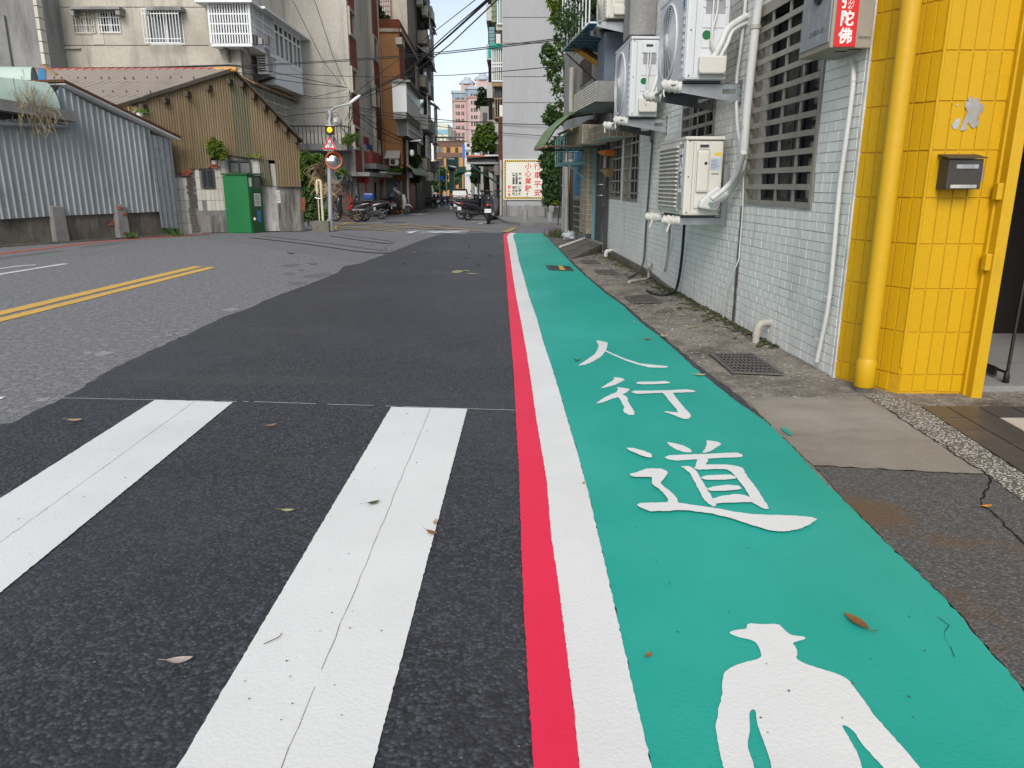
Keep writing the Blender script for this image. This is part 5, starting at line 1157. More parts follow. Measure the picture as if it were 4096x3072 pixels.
s0_, s1_ = ssz(-500, 380, .25)[0], ssz(228, 385, .25)[0]; zlo, zhi = ssz(228, 440, .25)[1], ssz(228, 334, .1)[1]
q = MB(); P_ = [(.28*cos(a)**.7 if a < pi/2 else 0, zlo+(zhi-zlo)*sin(a)) for a in [k*pi/2/8 for k in range(9)]]
P_ = [(.30-.26*(k/8)**2.2, zlo+(zhi-zlo)*(k/8)) for k in range(9)]+[(-.25, zhi+.01)]
m = len(P_); q.add([spt(s, z, o) for s in (s0_, s1_) for o, z in P_]+[spt(s, z-.004, o-.006) for s in (s0_, s1_) for o, z in P_], [(i, i+1, m+i+1, m+i) for i in range(m-1)]+[(2*m+i, 3*m+i, 3*m+i+1, 2*m+i+1) for i in range(m-1)]+[(m+i, m+i+1, 3*m+i+1, 3*m+i) for i in range(m-1)])
q.add([spt(s1_, z, o) for o, z in P_]+[spt(s1_, zlo, -.25)], [tuple(range(m+1))]); q.build('hood', 'metal_mint', mint)
for z_ in (.35, .65): a = spt(s1_+.004, zlo+(zhi-zlo)*z_, .18); MB().tube([a, a-SB[2]*.3], .012, 5).build('strap', 'rust', mint)
bc, br_ = hitY(118, 300, 15.6), .36
Rm = Matrix.Rotation(atan2(SB[1].y, SB[1].x)-pi/2+.5, 4, 'Z')
q = MB()
bx = hitY(140, 330, 15.6); zb_ = bx.z-.12; rB = .40; ax = Vector((-1, -.12, 0)).normalized(); pn = Vector((.12, -1, 0)).normalized()
ringp = [(rB*.8*cos(a), rB*sin(a)) for a in [pi*k/14 for k in range(15)]]
v = [bx+ax*t+pn*x*.55+Vector((x*.0, 0, zb_-bx.z+z)) for t in (0, 2.4) for x, z in ringp]
q.add(v, [(i, i+1, 15+i+1, 15+i) for i in range(14)], 0, True); q.build('barrel', 'metal_mint', mint)
q = MB(); q.add([bx+ax*.01+pn*x*.55+Vector((0, 0, zb_-bx.z+z)) for x, z in ringp], [tuple(range(15))]); q.build('barrel_end', 'speaker_grey', mint)
q = MB(); q.tube([bx+pn*x*.55+Vector((0, 0, zb_-bx.z+z)) for x, z in ringp], .012, 5); q.build('rim', 'metal_mint', mint)
tq = [hitY(x, y, 15.3) for x, y in ((152, 268), (182, 280), (183, 330), (153, 330))]; q = MB(); q.prism(tq, (0, .02, 0)); q.build('tarp', 'blue_paint', mint)
tq = [hitY(x, y, 15.2) for x, y in ((152, 255), (170, 257), (228, 297), (215, 300))]; q = MB(); q.prism(tq, (0, .06, 0)); q.build('rusty_flap', 'wood', mint)
# dry grass hanging on the eaves
q = MB(); rr = random.Random(6)
for i in range(130):
    s, z = ssz(rr.uniform(75, 205), 432, .36); b = spt(s, ssz(120, 440, .3)[1]+rr.uniform(-.02, .05), .33); d = Vector((rr.gauss(0, .13), rr.gauss(0, .1), rr.gauss(.05, .22)))
    e = b+d; f = e+Vector((rr.gauss(0, .1), -.05, rr.gauss(-.12, .08))); q.tube([b, e, f], .0035, 3, cap=False)
q.build('dry_grass', 'straw', kind='stuff')

# ---------------------------------------------------------------- brown corrugated shed
B0, B1 = hitZ(750, 934.5), hitZ(1213, 919.5)
BB = basis(B0, B1)
if BB[2].y > 0: BB = (BB[0], BB[1], -BB[2], BB[3])
def bsz(px, py, off=0.0):
    q = hitP(px, py, BB[0]+BB[2]*off, BB[2]); return (q-BB[0]).dot(BB[1]), q.z
def bpt(s, z, off=0.0): return on(BB, s, z, off)
br = thing('brown_shed', 'brown corrugated shed with asbestos roof above cracked white tiled wall', 'shed', tuple(bpt(BB[3]/2, 0)))
btop = sorted([bsz(x, y) for x, y in ((430, 448), (560, 410), (700, 366), (820, 330), (935, 302), (1000, 362), (1060, 422), (1120, 492), (1190, 566))])
bbot = sorted([bsz(x, y) for x, y in ((430, 700), (698, 699), (755, 684), (756, 676), (835, 674), (841, 632), (912, 624), (915, 621), (998, 632), (1037, 640), (1070, 640), (1099, 642), (1196, 654))])
WAVE = [(i/8, .006*cos(2*pi*i/8)) for i in range(8)]
o1, o2 = bsz(932, 500)[0], bsz(1000, 500)[0]
zB, zT = (lambda s: interp(bbot, s)), (lambda s: interp(btop, s)+(.10 if s < bsz(935, 300)[0] else .03))
for a, b, mm, lab in ((bsz(430, 500)[0], o1, 'metal_brown', None), (o1, o2, 'metal_olive', 'olive grey replacement sheet'), (o2, bsz(1196, 640)[0], 'metal_brown', None)):
    corr(bpt, a, b, zB, zT, .056, WAVE, .003, 'corrugated_sheet', mm, br, .05, .62 if mm == 'metal_brown' else 1, lab)
xs_ = [bsz(x, 700)[0] for x in (1099, 1197)]; zt_, zb_ = bsz(1150, 640)[1], bsz(1150, 747)[1]
corr(bpt, xs_[0], xs_[1], lambda s: zb_, lambda s: zt_, .066, WAVE, .003, 'corrugated_sheet', 'metal_brown', br, .075, None, 'lower brown sheet at the right')
q = [bsz(x, y) for x, y in ((1037, 641), (1070, 641), (1086, 742), (1046, 741))]
qq = MB(); n = 9
for i in range(n-1):
    f0, f1 = i/(n-1), (i+1)/(n-1); h0, h1 = .012*(i % 2), .012*((i+1) % 2)
    L_ = lambda f, r: (q[0][0]+(q[1][0]-q[0][0])*f, q[0][1]) if r == 0 else (q[3][0]+(q[2][0]-q[3][0])*f, q[3][1])
    a, b, c, d = L_(f0, 0), L_(f1, 0), L_(f1, 1), L_(f0, 1); qq.quad(bpt(*a, .06+h0), bpt(*b, .06+h1), bpt(*c, .06+h1), bpt(*d, .06+h0))
qq.build('corrugated_sheet', 'metal_olive', br, label='slanting loose olive sheet', fixn=False)
pk_ = bsz(935, 300); le, re_ = bsz(430, 444), bsz(1196, 570); Ls, Rs = bsz(430, 700)[0], BB[3]
q = MB(); q.prism([bpt(Ls, 0, -.25), bpt(Rs-.02, 0, -.25), bpt(Rs-.02, re_[1]-.1, -.25), bpt(pk_[0], pk_[1]+.02, -.25), bpt(Ls, le[1]+.0, -.25)], BB[2]*-1.2); q.build('body', 'steel_dark', br)
# masonry below: white tiles on brickwork, stained plaster, windows
def bbx(x0, x1, y0, y1, o0, o1, name, m, parent=None, bev=0, lab=None):
    ym, xm = (y0+y1)/2, (x0+x1)/2
    sa, sb = bsz(x0, ym, o1)[0], bsz(x1, ym, o1)[0]; zt, zb = bsz(xm, y0, o1)[1], bsz(xm, y1, o1)[1]
    q = MB(); q.hexa([bpt(sa, zb, o0), bpt(sb, zb, o0), bpt(sb, zb, o1), bpt(sa, zb, o1), bpt(sa, zt, o0), bpt(sb, zt, o0), bpt(sb, zt, o1), bpt(sa, zt, o1)])
    return q.build(name, m, parent or br, bev=bev, label=lab), (sa, sb, zb, zt)
w_, wr = bbx(698, 916, 678, 945, -.2, .0, 'masonry', 'stone_wall'); bbx(838, 916, 640, 700, -.2, -.001, 'masonry', 'plaster_stained')
win1 = (bsz(812, 715)[0], bsz(853, 715)[0], bsz(832, 750)[1], bsz(832, 680)[1])
crk = (bsz(752, 800)[0], bsz(781, 800)[0]); patch = (bsz(803, 890)[0], bsz(912, 890)[0], -.1, bsz(850, 853)[1])
seamz = [bsz(800, y)[1] for y in (936, 892, 844, 802, 757, 711, 668, 640)]; rr = random.Random(17)
stp = .098; s = bsz(700, 800)[0]
while s < bsz(911, 800)[0]-.05:
    for j, (za, zb_) in enumerate(zip(seamz, seamz[1:])):
        m_ = s+stp/2; k = (za+zb_)/2
        ok = not (win1[0]-.03 < m_ < win1[1]+.03 and win1[2]-.05 < k < win1[3]+.1) and not (crk[0]-.02 < m_ < crk[1]+.03+.02*sin(j*2)) and not (patch[0] < m_ and k < patch[3]-(0.05 if m_ < patch[0]+.9 else -.12))
        if m_ < crk[0] and j >= 5: ok = False
        if j >= 6 and m_ < bsz(835, 660)[0]: ok = False
        if ok and rr.random() > .02:
            q = MB(); o_ = rr.uniform(.004, .010); q.hexa([bpt(s+.004, za+.005, 0), bpt(s+stp-.004, za+.005, 0), bpt(s+stp-.004, za+.005, o_), bpt(s+.004, za+.005, o_), bpt(s+.004, zb_-.005, 0), bpt(s+stp-.004, zb_-.005, 0), bpt(s+stp-.004, zb_-.005, o_), bpt(s+.004, zb_-.005, o_)]); q.build('tile', 'tile_cream', br, fixn=False)
    s += stp
z = .04; i = 0
while z < bsz(765, 640)[1]:                      # broken brick edge showing in the crack
    s_ = crk[0]+rr.uniform(-.02, .05); q = MB(); q.hexa([bpt(s_, z, 0), bpt(s_+.15, z, 0), bpt(s_+.15, z, .025), bpt(s_, z, .012), bpt(s_, z+.05, 0), bpt(s_+.14, z+.05, 0), bpt(s_+.14, z+.05, .02), bpt(s_, z+.05, .014)]); q.build('brick', 'concrete_dark' if z < 1.3 else 'brick_red', br); z += .062
for x, y in ((742, 690), (738, 698), (752, 684), (852, 662), (858, 668)):
    s_, z = bsz(x, y); q = MB(); q.hexa([bpt(s_-.09, z-.03, -.06), bpt(s_+.09, z-.03, -.06), bpt(s_+.09, z-.03, .06), bpt(s_-.09, z-.03, .06), bpt(s_-.09, z+.03, -.06), bpt(s_+.09, z+.03, -.06), bpt(s_+.09, z+.03, .06), bpt(s_-.09, z+.03, .06)]); q.build('brick', 'brick_red', br)
pat, _ = bbx(803, 911, 862, 930, .001, .02, 'cement_patch', 'plaster_stained'); 
def swin(x0, x1, y0, y1, mul, pan):
    f, (sa, sb, zb, zt) = bbx(x0, x1, y0, y1, .0, .012, 'window', 'ac_dark')
    n = len(mul)-1
    for a, b in zip(mul, mul[1:]):
        u, v = sa+(sb-sa)*a+.02, sa+(sb-sa)*b-.02
        MB().hexa([bpt(u, zb+.04, .013), bpt(v, zb+.04, .013), bpt(v, zb+.04, .02), bpt(u, zb+.04, .02), bpt(u, zt-.04, .013), bpt(v, zt-.04, .013), bpt(v, zt-.04, .02), bpt(u, zt-.04, .02)]).build('pane', pan, f)
    q = MB()
    for a in mul: u = sa+(sb-sa)*a; q.hexa([bpt(u-.02, zb, .0125), bpt(u+.02, zb, .0125), bpt(u+.02, zb, .035), bpt(u-.02, zb, .035), bpt(u-.02, zt, .0125), bpt(u+.02, zt, .0125), bpt(u+.02, zt, .035), bpt(u-.02, zt, .035)])
    for z in (zb, zt): q.hexa([bpt(sa, z-.02, .0125), bpt(sb, z-.02, .0125), bpt(sb, z-.02, .034), bpt(sa, z-.02, .034), bpt(sa, z+.02, .0125), bpt(sb, z+.02, .0125), bpt(sb, z+.02, .034), bpt(sa, z+.02, .034)])
    q.build('frame', 'steel_dark', f)
swin(810, 855, 680, 751, (0, .42, 1), 'glass_dark')
bbx(911, 1003, 622, 695, -.2, -.002, 'masonry', 'plaster_stained'); swin(918, 1001, 645, 698, (0, .46, 1), 'glass_frost')
bbx(893, 918, 636, 700, -.19, .004, 'white_pier', 'plaster_white'); bbx(1003, 1040, 638, 702, -.19, .006, 'white_pier', 'plaster_white')
bbx(1043, 1112, 742, 925, -.2, .0, 'stained_wall', 'plaster_white'); bbx(1085, 1110, 655, 745, -.1, .02, 'white_pier', 'plaster_white')
bbx(1037, 1100, 640, 745, -.25, -.22, 'gap_shade_sheet', 'black')  # black sheet gives the gap its shade by colour
bbx(1112, 1213, 748, 925, -.2, .004, 'stained_wall', 'plaster_stained')
for i in range(6): s_, z = bsz(1205, 800+i*9); MB().hexa([bpt(s_-.02, z, -.1), bpt(s_+.1, z, -.1), bpt(s_+.1, z, .01), bpt(s_-.02, z, .01), bpt(s_-.02, z+.05, -.1), bpt(s_+.1, z+.05, -.1), bpt(s_+.1, z+.05, .01), bpt(s_-.02, z+.05, .01)]).build('brick', 'brick_red', br)
bbx(1108, 1121, 761, 812, .006, .009, 'paper_notice', 'paper')
for j in range(5): bbx(1110, 1119, 768+j*8, 770+j*8, .0092, .0098, 'print', 'ink_black')
# roof: three courses of old corrugated sheets, red ridge cap
P1 = bpt(pk_[0], pk_[1]+.03, .18); Pl = bpt(le[0]-.1, le[1]-.02, .18); vR = Vector((-4.9, .25, .02)); rfn = (Pl-P1).cross(vR).normalized()
if rfn.z < 0: rfn = -rfn
WV = [(i/6, .022*cos(2*pi*i/6)) for i in range(6)]
ncol = 5
for row in range(3):
    f0, f1 = row/3, (row+1)/3+.03
    for col in range(ncol):
        q = MB(); vs = []; pts_ = []
        a, b = vR*(col/ncol), vR*((col+1)/ncol); L_ = (b-a).length; nw = round(L_/.20)
        for i in range(nw*6+1):
            t = i/(nw*6); pts_.append((a.lerp(b, t), .055*cos(2*pi*t*nw)))
        n = len(pts_); lift = .03*(2-row)+R.uniform(0, .012)
        for f in (f0, f1):
            for p, h in pts_: vs.append(P1.lerp(Pl, f)+p+rfn*(h+lift-.02*(f == f1)))
        vs2 = [v-rfn*.008 for v in vs]
        q.add(vs+vs2, [(i, i+1, n+i+1, n+i) for i in range(n-1)]+[(2*n+i, 3*n+i, 3*n+i+1, 2*n+i+1) for i in range(n-1)]+[(n+i, n+i+1, 3*n+i+1, 3*n+i) for i in range(n-1)]+[(0, n, 3*n, 2*n), (n-1, 2*n-1, 4*n-1, 3*n-1)]); q.build('roof_sheet', 'asbestos', br)
q = MB()
for row in range(3):
    for i in range(18): p = P1.lerp(Pl, (row+.82)/3)+vR*((i+.5+.2*sin(i*3))/18)+rfn*(.03*(2-row)+.02); q.tube([p, p+rfn*.06], .012, 5)
q.build('roof_bolts', 'rust', br, kind='stuff')
q = MB(); q.tube([P1+vR*t+rfn*.07 for t in (.09, .5, 1.02)], .05, 8); q.build('ridge_cap', 'red_cap', br)
q = MB(); q.tube([P1+vR*t+rfn*.075 for t in (-.01, .095)], .055, 8); q.build('ridge_cap', 'orange_cap', br, label='orange end of the ridge cap')
Pr = bpt(re_[0]+.05, re_[1], .2); Pp = bpt(pk_[0], pk_[1]+.05, .2)
q = MB(); q.prism([Pp, Pr, Pr+Vector((0, 0, .05)), Pp+Vector((0, 0, .05))], BB[2]*-1.4); q.build('roof_slab', 'wood_dark', br)
for i in range(6):
    p = Pp.lerp(Pr, (i+.6)/6.3)-Vector((0, 0, .13)); q = MB(); q.bbox(p-BB[2]*.06, (.09, .22, .11), M=None); q.build('rafter_end', 'wood_dark', br)
    p = P1.lerp(Pl, (i+.3)/6.0)-Vector((0, 0, .15)); q = MB(); q.bbox(p-BB[2]*.06, (.09, .22, .11)); q.build('rafter_end', 'wood_dark', br)
# planter on the low roof
for i, (x, y, lab) in enumerate(((556, 464, 'small white flower pot at the foot of the asbestos roof'), (533, 463, 'grey flower pot left of the small white one at the foot of the asbestos roof'))):
    c = bpt(*bsz(x, y, .35), .35); q = MB(); q.lathe([(1e-4, 0), (.06, 0), (.085, .12), (.075, .12), (.07, .09), (1e-4, .09)], tuple(c-Vector((0, 0, .05))), 12); q.build('flower_pot', 'ink_white' if i == 0 else 'stone_wall', label=lab, cat='flower pot')
sp_ = bpt(*bsz(520, 476, .35), .35); q = MB(); q.bbox(sp_+Vector((0, 0, -.06)), (.7, .3, .05)); q.build('roof_shelf', 'stone_wall', br)

# ---------------------------------------------------------------- green metal kiosk
K0, K1, K2 = hitZ(911, 930.5), hitZ(1008, 931), hitZ(1060, 926)
zk = hitP(989, 699, K1, (K1-K0).cross(Vector((0, 0, 1)))).z
ki = thing('green_kiosk', 'green painted metal kiosk standing against the cracked tiled wall', 'kiosk', tuple((K0+K2)/2))
Kb = K0+(K2-K1)
q = MB(); q.prism([K0+Vector((0, 0, -.01)), K1+Vector((0, 0, -.01)), K2+Vector((0, 0, -.01)), K2+(K0-K1)*.95+Vector((0, 0, -.01))], (0, 0, zk)); q.build('body', 'green_kiosk', ki)
FL, FR = basis(K0, K1), basis(K1, K2)
if FL[2].y > 0: FL = (FL[0], FL[1], -FL[2], FL[3])
if FR[2].x < 0: FR = (FR[0], FR[1], -FR[2], FR[3])
def kb(Fr, f0, f1, h0, h1, o0, o1, name, m, parent=ki, bev=0):
    a, b = Fr[3]*f0, Fr[3]*f1; q = MB(); P_ = lambda s, z, o: on(Fr, s, z, o)
    q.hexa([P_(a, zk*h0, o0), P_(b, zk*h0, o0), P_(b, zk*h0, o1), P_(a, zk*h0, o1), P_(a, zk*h1, o0), P_(b, zk*h1, o0), P_(b, zk*h1, o1), P_(a, zk*h1, o1)])
    return q.build(name, m, parent, bev=bev)
kb(FL, .30, 1.0, .01, .99, .001, .012, 'front_panel', 'green_kiosk')
dk = kb(FR, .03, .97, .02, .985, .001, .02, 'door', 'green_shaded_side')
kb(FR, .42, .82, .76, .96, .0205, .026, 'pane', 'glass_dark', dk); kb(FR, .05, .24, .80, .95, .0205, .023, 'white_sticker', 'paper', dk); kb(FR, .33, .80, .46, .68, .0205, .023, 'notice', 'paper', dk); kb(FR, .45, .72, .18, .38, .0205, .022, 'blue_patch', 'blue_paint', dk)
for j in range(7): kb(FR, .38, .70+.06*((j*5) % 3)/3, .64-.025*j, .648-.025*j, .0232, .024, 'print', 'ink_black', dk)
kb(FR, .0, 1.0, .0, .02, .001, .03, 'sill', 'green_shaded_side'); kb(FR, .05, .95, .70, .72, .0205, .03, 'rib', 'green_shaded_side', dk)
h_ = on(FR, FR[3]*.22, zk*.24, .03); MB().bbox(h_, (.05, .05, .06)).build('padlock', 'pipe_cream', dk)
q = MB(); q.prism([K0+Vector((-.03, -.03, zk)), K1+Vector((.02, -.06, zk)), K2+Vector((.09, -.03, zk)), K2+(K0-K1)*.95+Vector((0, .05, zk))], (0, 0, .035)); q.build('roof', 'green_shaded_side', ki)
# ---------------------------------------------------------------- left row of buildings
YF, YBK = 30.2, 36.6
XCn = hitY(966, 270, YF).x
XE = hitY(1382, 300, YBK).x
def bxw(lo, hi, name, m, parent, **k):
    q = MB(); q.box([min(a, b) for a, b in zip(lo, hi)], [max(a, b) for a, b in zip(lo, hi)]); return q.build(name, m, parent, **k)
def ypx(x0, x1, y0, y1, Y, o0, o1, name, m, parent, **k):   # a box lying on a wall that faces the viewer at depth Y; o: how far it stands off
    a, b = hitY(x0, y1, Y-o1), hitY(x1, y0, Y-o1); a2 = hitY((x0+x1)/2, (y0+y1)/2, Y-o1)
    return bxw((a.x, Y-o1, a.z), (b.x, Y-o0, b.z), name, m, parent, **k)
def yr(x0, x1, y0, y1, Y): a, b = hitY(x0, y1, Y), hitY(x1, y0, Y); return a.x, b.x, a.z, b.z
HTB = 15.0
lb = thing('apartment_block', 'weathered beige apartment block with caged windows behind the sheds', 'apartment building', (XCn-4, YF, 0))
holes = [yr(302, 374, 40, 134, YF), yr(402, 474, 42, 132, YF), yr(598, 726, 42, 178, YF)]
q = MB()
for a, b, c, d in rects_minus(-24, XCn, -1, HTB, holes): q.box((a, YF, c), (b, YF+.3, d))
q.box((-24, YF+.7, -1), (XCn-.5, YF+6.5, HTB)); q.build('front_wall', 'wall_beige', lb)
q = MB(); q.box((XCn-.3, YF+.301, -1), (XCn, YBK, HTB)); q.build('side_wall', 'wall_plaster', lb)
q = MB(); q.box((XCn, YBK, -1), (XE, YBK+6, HTB)); q.build('return_wall', 'wall_plaster', lb)
for y in (28, 181):
    for xa, xb in ((188, 596), (728, 834)): ypx(xa, xb, y-1.2, y+1.2, YF, -.01, .012, 'score_line', 'concrete_dark', lb)
ypx(280, 476, 25, 36, YF, 0, .45, 'window_hood', 'wall_greydark', lb); ypx(280, 292, 36, 62, YF, 0, .40, 'hood_cheek', 'wall_greydark', lb); ypx(463, 476, 36, 58, YF, 0, .40, 'hood_cheek', 'wall_greydark', lb)
ypx(584, 722, 25, 40, YF, 0, .45, 'window_hood', 'wall_greydark', lb); ypx(584, 596, 40, 60, YF, 0, .40, 'hood_cheek', 'wall_greydark', lb)
ypx(376, 400, 38, 178, YF, 0, .02, 'plaster_patch', 'wall_plaster', lb)
def grilled(hole, Y, name, pane, bars, rails, barm, off=.06, frame_m='white_metal'):
    x0, x1, z0, z1 = hole; wdw = MB()
    for a, b, c, d in ((x0, x0+.06, z0, z1), (x1-.06, x1, z0, z1), (x0+.06, x1-.06, z0, z0+.06), (x0+.06, x1-.06, z1-.06, z1), ((x0+x1)/2-.03, (x0+x1)/2+.03, z0+.06, z1-.06)): wdw.box((a, Y+.05, c), (b, Y+.12, d))
    w_ = wdw.build(name, frame_m, lb); MB().box((x0, Y+.15, z0), (x1, Y+.17, z1)).build('pane', pane, w_)
    for i in range(bars+1): x = x0+(x1-x0)*i/bars; MB().box((x-.012, Y-off-.012, z0), (x+.012, Y-off+.012, z1)).build('bar', barm, w_)
    for z in rails: zz_ = z0+(z1-z0)*z; MB().box((x0, Y-off-.016, zz_-.014), (x1, Y-off-.0125, zz_+.014)).build('rail', barm, w_)
    return w_
grilled(holes[0], YF, 'window', 'white_wall', 8, (.02, .34, .68, .98), 'wall_plaster'); grilled(holes[1], YF, 'window', 'glass_dark', 8, (.02, .34, .68, .98), 'white_metal')
grilled(holes[2], YF, 'window', 'glass_frost', 12, (.0, .12, .85, 1), 'white_metal', .35)
ypx(176, 318, 190, 195, YF, 0, .1, 'conduit', 'wall_plaster', lb)
# glazed and caged bay on the corner
xb0, xb1 = hitY(838, 100, YF-.7).x, XCn+.70
zb0, zb1 = hitY(920, 174, YF-.7).z, hitY(920, 16, YF-.7).z
bay = MB(); bay.box((xb0, YF-.72, zb0-.10), (xb1, YF, zb0)); bay.box((XCn, YF+.001, zb0-.10), (xb1, YBK-.3, zb0)); bay.box((xb0-.35, YF-1.0, zb1), (xb1+.2, YF, zb1+.08)); bay.box((XCn, YF+.001, zb1), (xb1+.35, YBK-.01, zb1+.08))
bo = bay.build('bay', 'white_metal', lb)
ym1 = YF+2.1
def vb(x, y, z0, z1, w_=.02): return MB().box((x-w_, y-w_, z0), (x+w_, y+w_, z1)).build('bar', 'white_metal', bo)
nb_ = 15
for i in range(nb_+1): vb(xb0+.02+(xb1-.04-xb0)*i/nb_, YF-.70, zb0, zb1, .024 if i % nb_ else .04)
for i in range(1, 15): vb(xb1-.02, YF-.70+(ym1-YF+.70)*i/14, zb0, zb1, .022 if i not in (7, 14) else .04)
for f in (.25, .5, .75): z = zb0+(zb1-zb0)*f; MB().box((xb0, YF-.728, z-.025), (xb1, YF-.726, z+.025)).build('rail', 'white_metal', bo); MB().box((xb1+.004, YF-.70, z-.025), (xb1+.008, ym1, z+.025)).build('rail', 'white_metal', bo)
MB().box((xb0+.02, YF-.3, zb0), (xb1-.1, YF-.02, zb1)).build('painted_shade_back', 'painted_shade', bo); MB().box((XCn+.01, YF, zb0), (XCn+.3, ym1, zb1)).build('painted_shade_back', 'painted_shade', bo)  # near-black boxes stand in for the shade inside the bay
rr = random.Random(31)
for i in range(9): x = xb0+.15+i*.22; MB().box((x, YF-.6, zb0+.001), (x+.13, YF-.4, zb0+rr.uniform(.15, .4))).build('clutter', rr.choice(['white_wall', 'tile_brown', 'teal', 'speaker_grey']), bo)
ye = YBK-.35; zl_ = zb0-1.05; n3 = 3
MB().box((XCn, ym1+.05, zl_), (xb1-.02, ye, zb0-.101)).build('skirt', 'white_metal', bo)
for i in range(n3):
    ya, yb_ = ym1+.05+(ye-ym1-.05)*i/n3, ym1+.05+(ye-ym1-.05)*(i+1)/n3
    fw = MB(); zt3 = zb0+(zb1-zb0)*.70
    for y in (ya, yb_-.07, (ya+yb_)/2-.035): fw.box((xb1-.06, y, zb0), (xb1, y+.07, zb1))
    for z in (zb0, zt3, zb1-.07): fw.box((xb1-.055, ya, z), (xb1+.004, yb_, z+.07))
    f_ = fw.build('bay_window', 'white_metal', bo)
for i in range(n3*2):
    ya = ym1+.1+(ye-ym1-.1)*i/(n3*2); MB().box((xb1-.09, ya, zb0+.05), (xb1-.075, ya+(ye-ym1)/(n3*2)-.05, zt3)).build('pane', 'panel_beige' if i % 2 == 0 else 'glass_frost', bo); MB().box((xb1-.09, ya, zt3), (xb1-.075, ya+(ye-ym1)/(n3*2)-.05, zb1-.07)).build('pane', 'glass_dark', bo)
for i in range(3): x = xb0+.35+i*.75; MB().prism([(x, YF-.55, zb0-.11), (x, YF-.02, zb0-.11), (x, YF-.02, zb0-.55), (x, YF-.08, zb0-.5)], (.07, 0, 0)).build('console', 'wall_greydark', bo)
# split unit below the bay
a = hitY(1062, 300, 34.0); u = thing('outdoor_unit', 'white outdoor unit under the glazed bay of the beige block', 'air conditioner', (XCn+.05, 31.7, hitX(1085, 305, XCn+.6).z))
z0 = hitX(1085, 305, XCn+.6).z
MB().cbox((XCn+.25, 31.3, z0), (XCn+.62, 32.2, z0+.85), .02).build('casing', 'ac_white', u)
for i in range(7): MB().box((XCn+.28, 31.285, z0+.1+.09*i), (XCn+.58, 31.299, z0+.14+.09*i)).build('grille_slat', 'ac_dark', u)
MB().lathe([(1e-4, .006), (.30, .006), (.32, .002)], (XCn+.622, 31.75, z0+.42), 20, 'X').build('fan_guard', 'speaker_grey', u)
for y in (31.45, 32.0): MB().prism([(XCn+.005, y, z0-.005), (XCn+.7, y, z0-.005), (XCn+.7, y, z0-.06), (XCn+.005, y, z0-.26)], (0, .04, 0)).build('arm', 'steel_dark', u)
# lower security grille on the side wall with sloping canopy
ga = hitX(985, 345, XCn+.02); gb = hitX(1150, 390, XCn+.02); zg0 = hitX(1100, 545, XCn+.02).z; zg1 = ga.z-.0
gy0, gy1 = YF+.25, YBK-.15
gr_ = thing('security_grille', 'old rusty scrollwork grille on the side wall above the brown shed roof', 'window grille', (XCn+.1, (gy0+gy1)/2, zg0))
MB().box((XCn+.005, gy0, zg0), (XCn+.03, gy1, zg1)).build('dark_opening', 'painted_shade', gr_)
n = 44
for i in range(n+1):
    y = gy0+(gy1-gy0)*i/n; pts_ = [(XCn+.16, y+(.045*(1 if k % 2 else -1))*(1 if i % 11 else 0), zg0+(zg1-zg0)*k/14) for k in range(15)]
    MB().tube(pts_, .016 if i % 11 else .026, 4).build('bar', 'tile_cream', gr_)
for k in range(6): z = zg0+(zg1-zg0)*k/5; MB().box((XCn+.145, gy0, z-.015), (XCn+.175, gy1, z+.015)).build('rail', 'tile_cream', gr_)
q = MB(); q.prism([(XCn+.01, gy0-.3, zg1+.28), (XCn+.45, gy0-.3, zg1+.04), (XCn+.45, gy0-.3, zg1+.08), (XCn+.01, gy0-.3, zg1+.33)], (0, gy1-gy0+.4, 0)); q.build('canopy', 'wood', gr_)
# low concrete balcony with rail and grey sheeting
x0, x1 = hitY(1150, 560, YBK-1.3).x, hitY(1386, 560, YBK-1.3).x; zf, zm_, zr_ = hitY(1300, 602, YBK-1.3).z, hitY(1300, 575, YBK-1.3).z, hitY(1300, 504, YBK-1.3).z
bk = thing('balcony', 'low concrete balcony with iron rail and grey sheeting behind the road sign', 'balcony', ((x0+x1)/2, YBK-.65, zf))
q = MB(); q.cbox((x0, YBK-1.3, zf), (x1, YBK, zm_), .05); q.build('slab', 'wall_greydark', bk)
q = MB(); q.cbox((x0, YBK-1.25, zm_), (x1-.08, YBK-1.2, zr_-.3), .02); q.box((x1-.14, YBK-1.2, zm_), (x1-.09, YBK-.02, zr_-.25)); q.build('sheeting', 'wall_plaster', bk)
for i in range(16): x = x0+(x1-.06-x0)*i/15; MB().tube([(x, YBK-1.28, zm_), (x, YBK-1.28, zr_)], .018, 5).build('baluster', 'steel_dark', bk)
MB().tube([(x0, YBK-1.28, zr_), (x1-.05, YBK-1.28, zr_), (x1-.05, YBK-.02, zr_)], .03, 6).build('handrail', 'steel_dark', bk)
MB().box((x0, YBK-.02, -.6), (x1+.1, YBK-.001, zf)).build('porch_shade_sheet', 'stone_wall', bk)  # darker sheet stands in for the shaded recess under the balcony
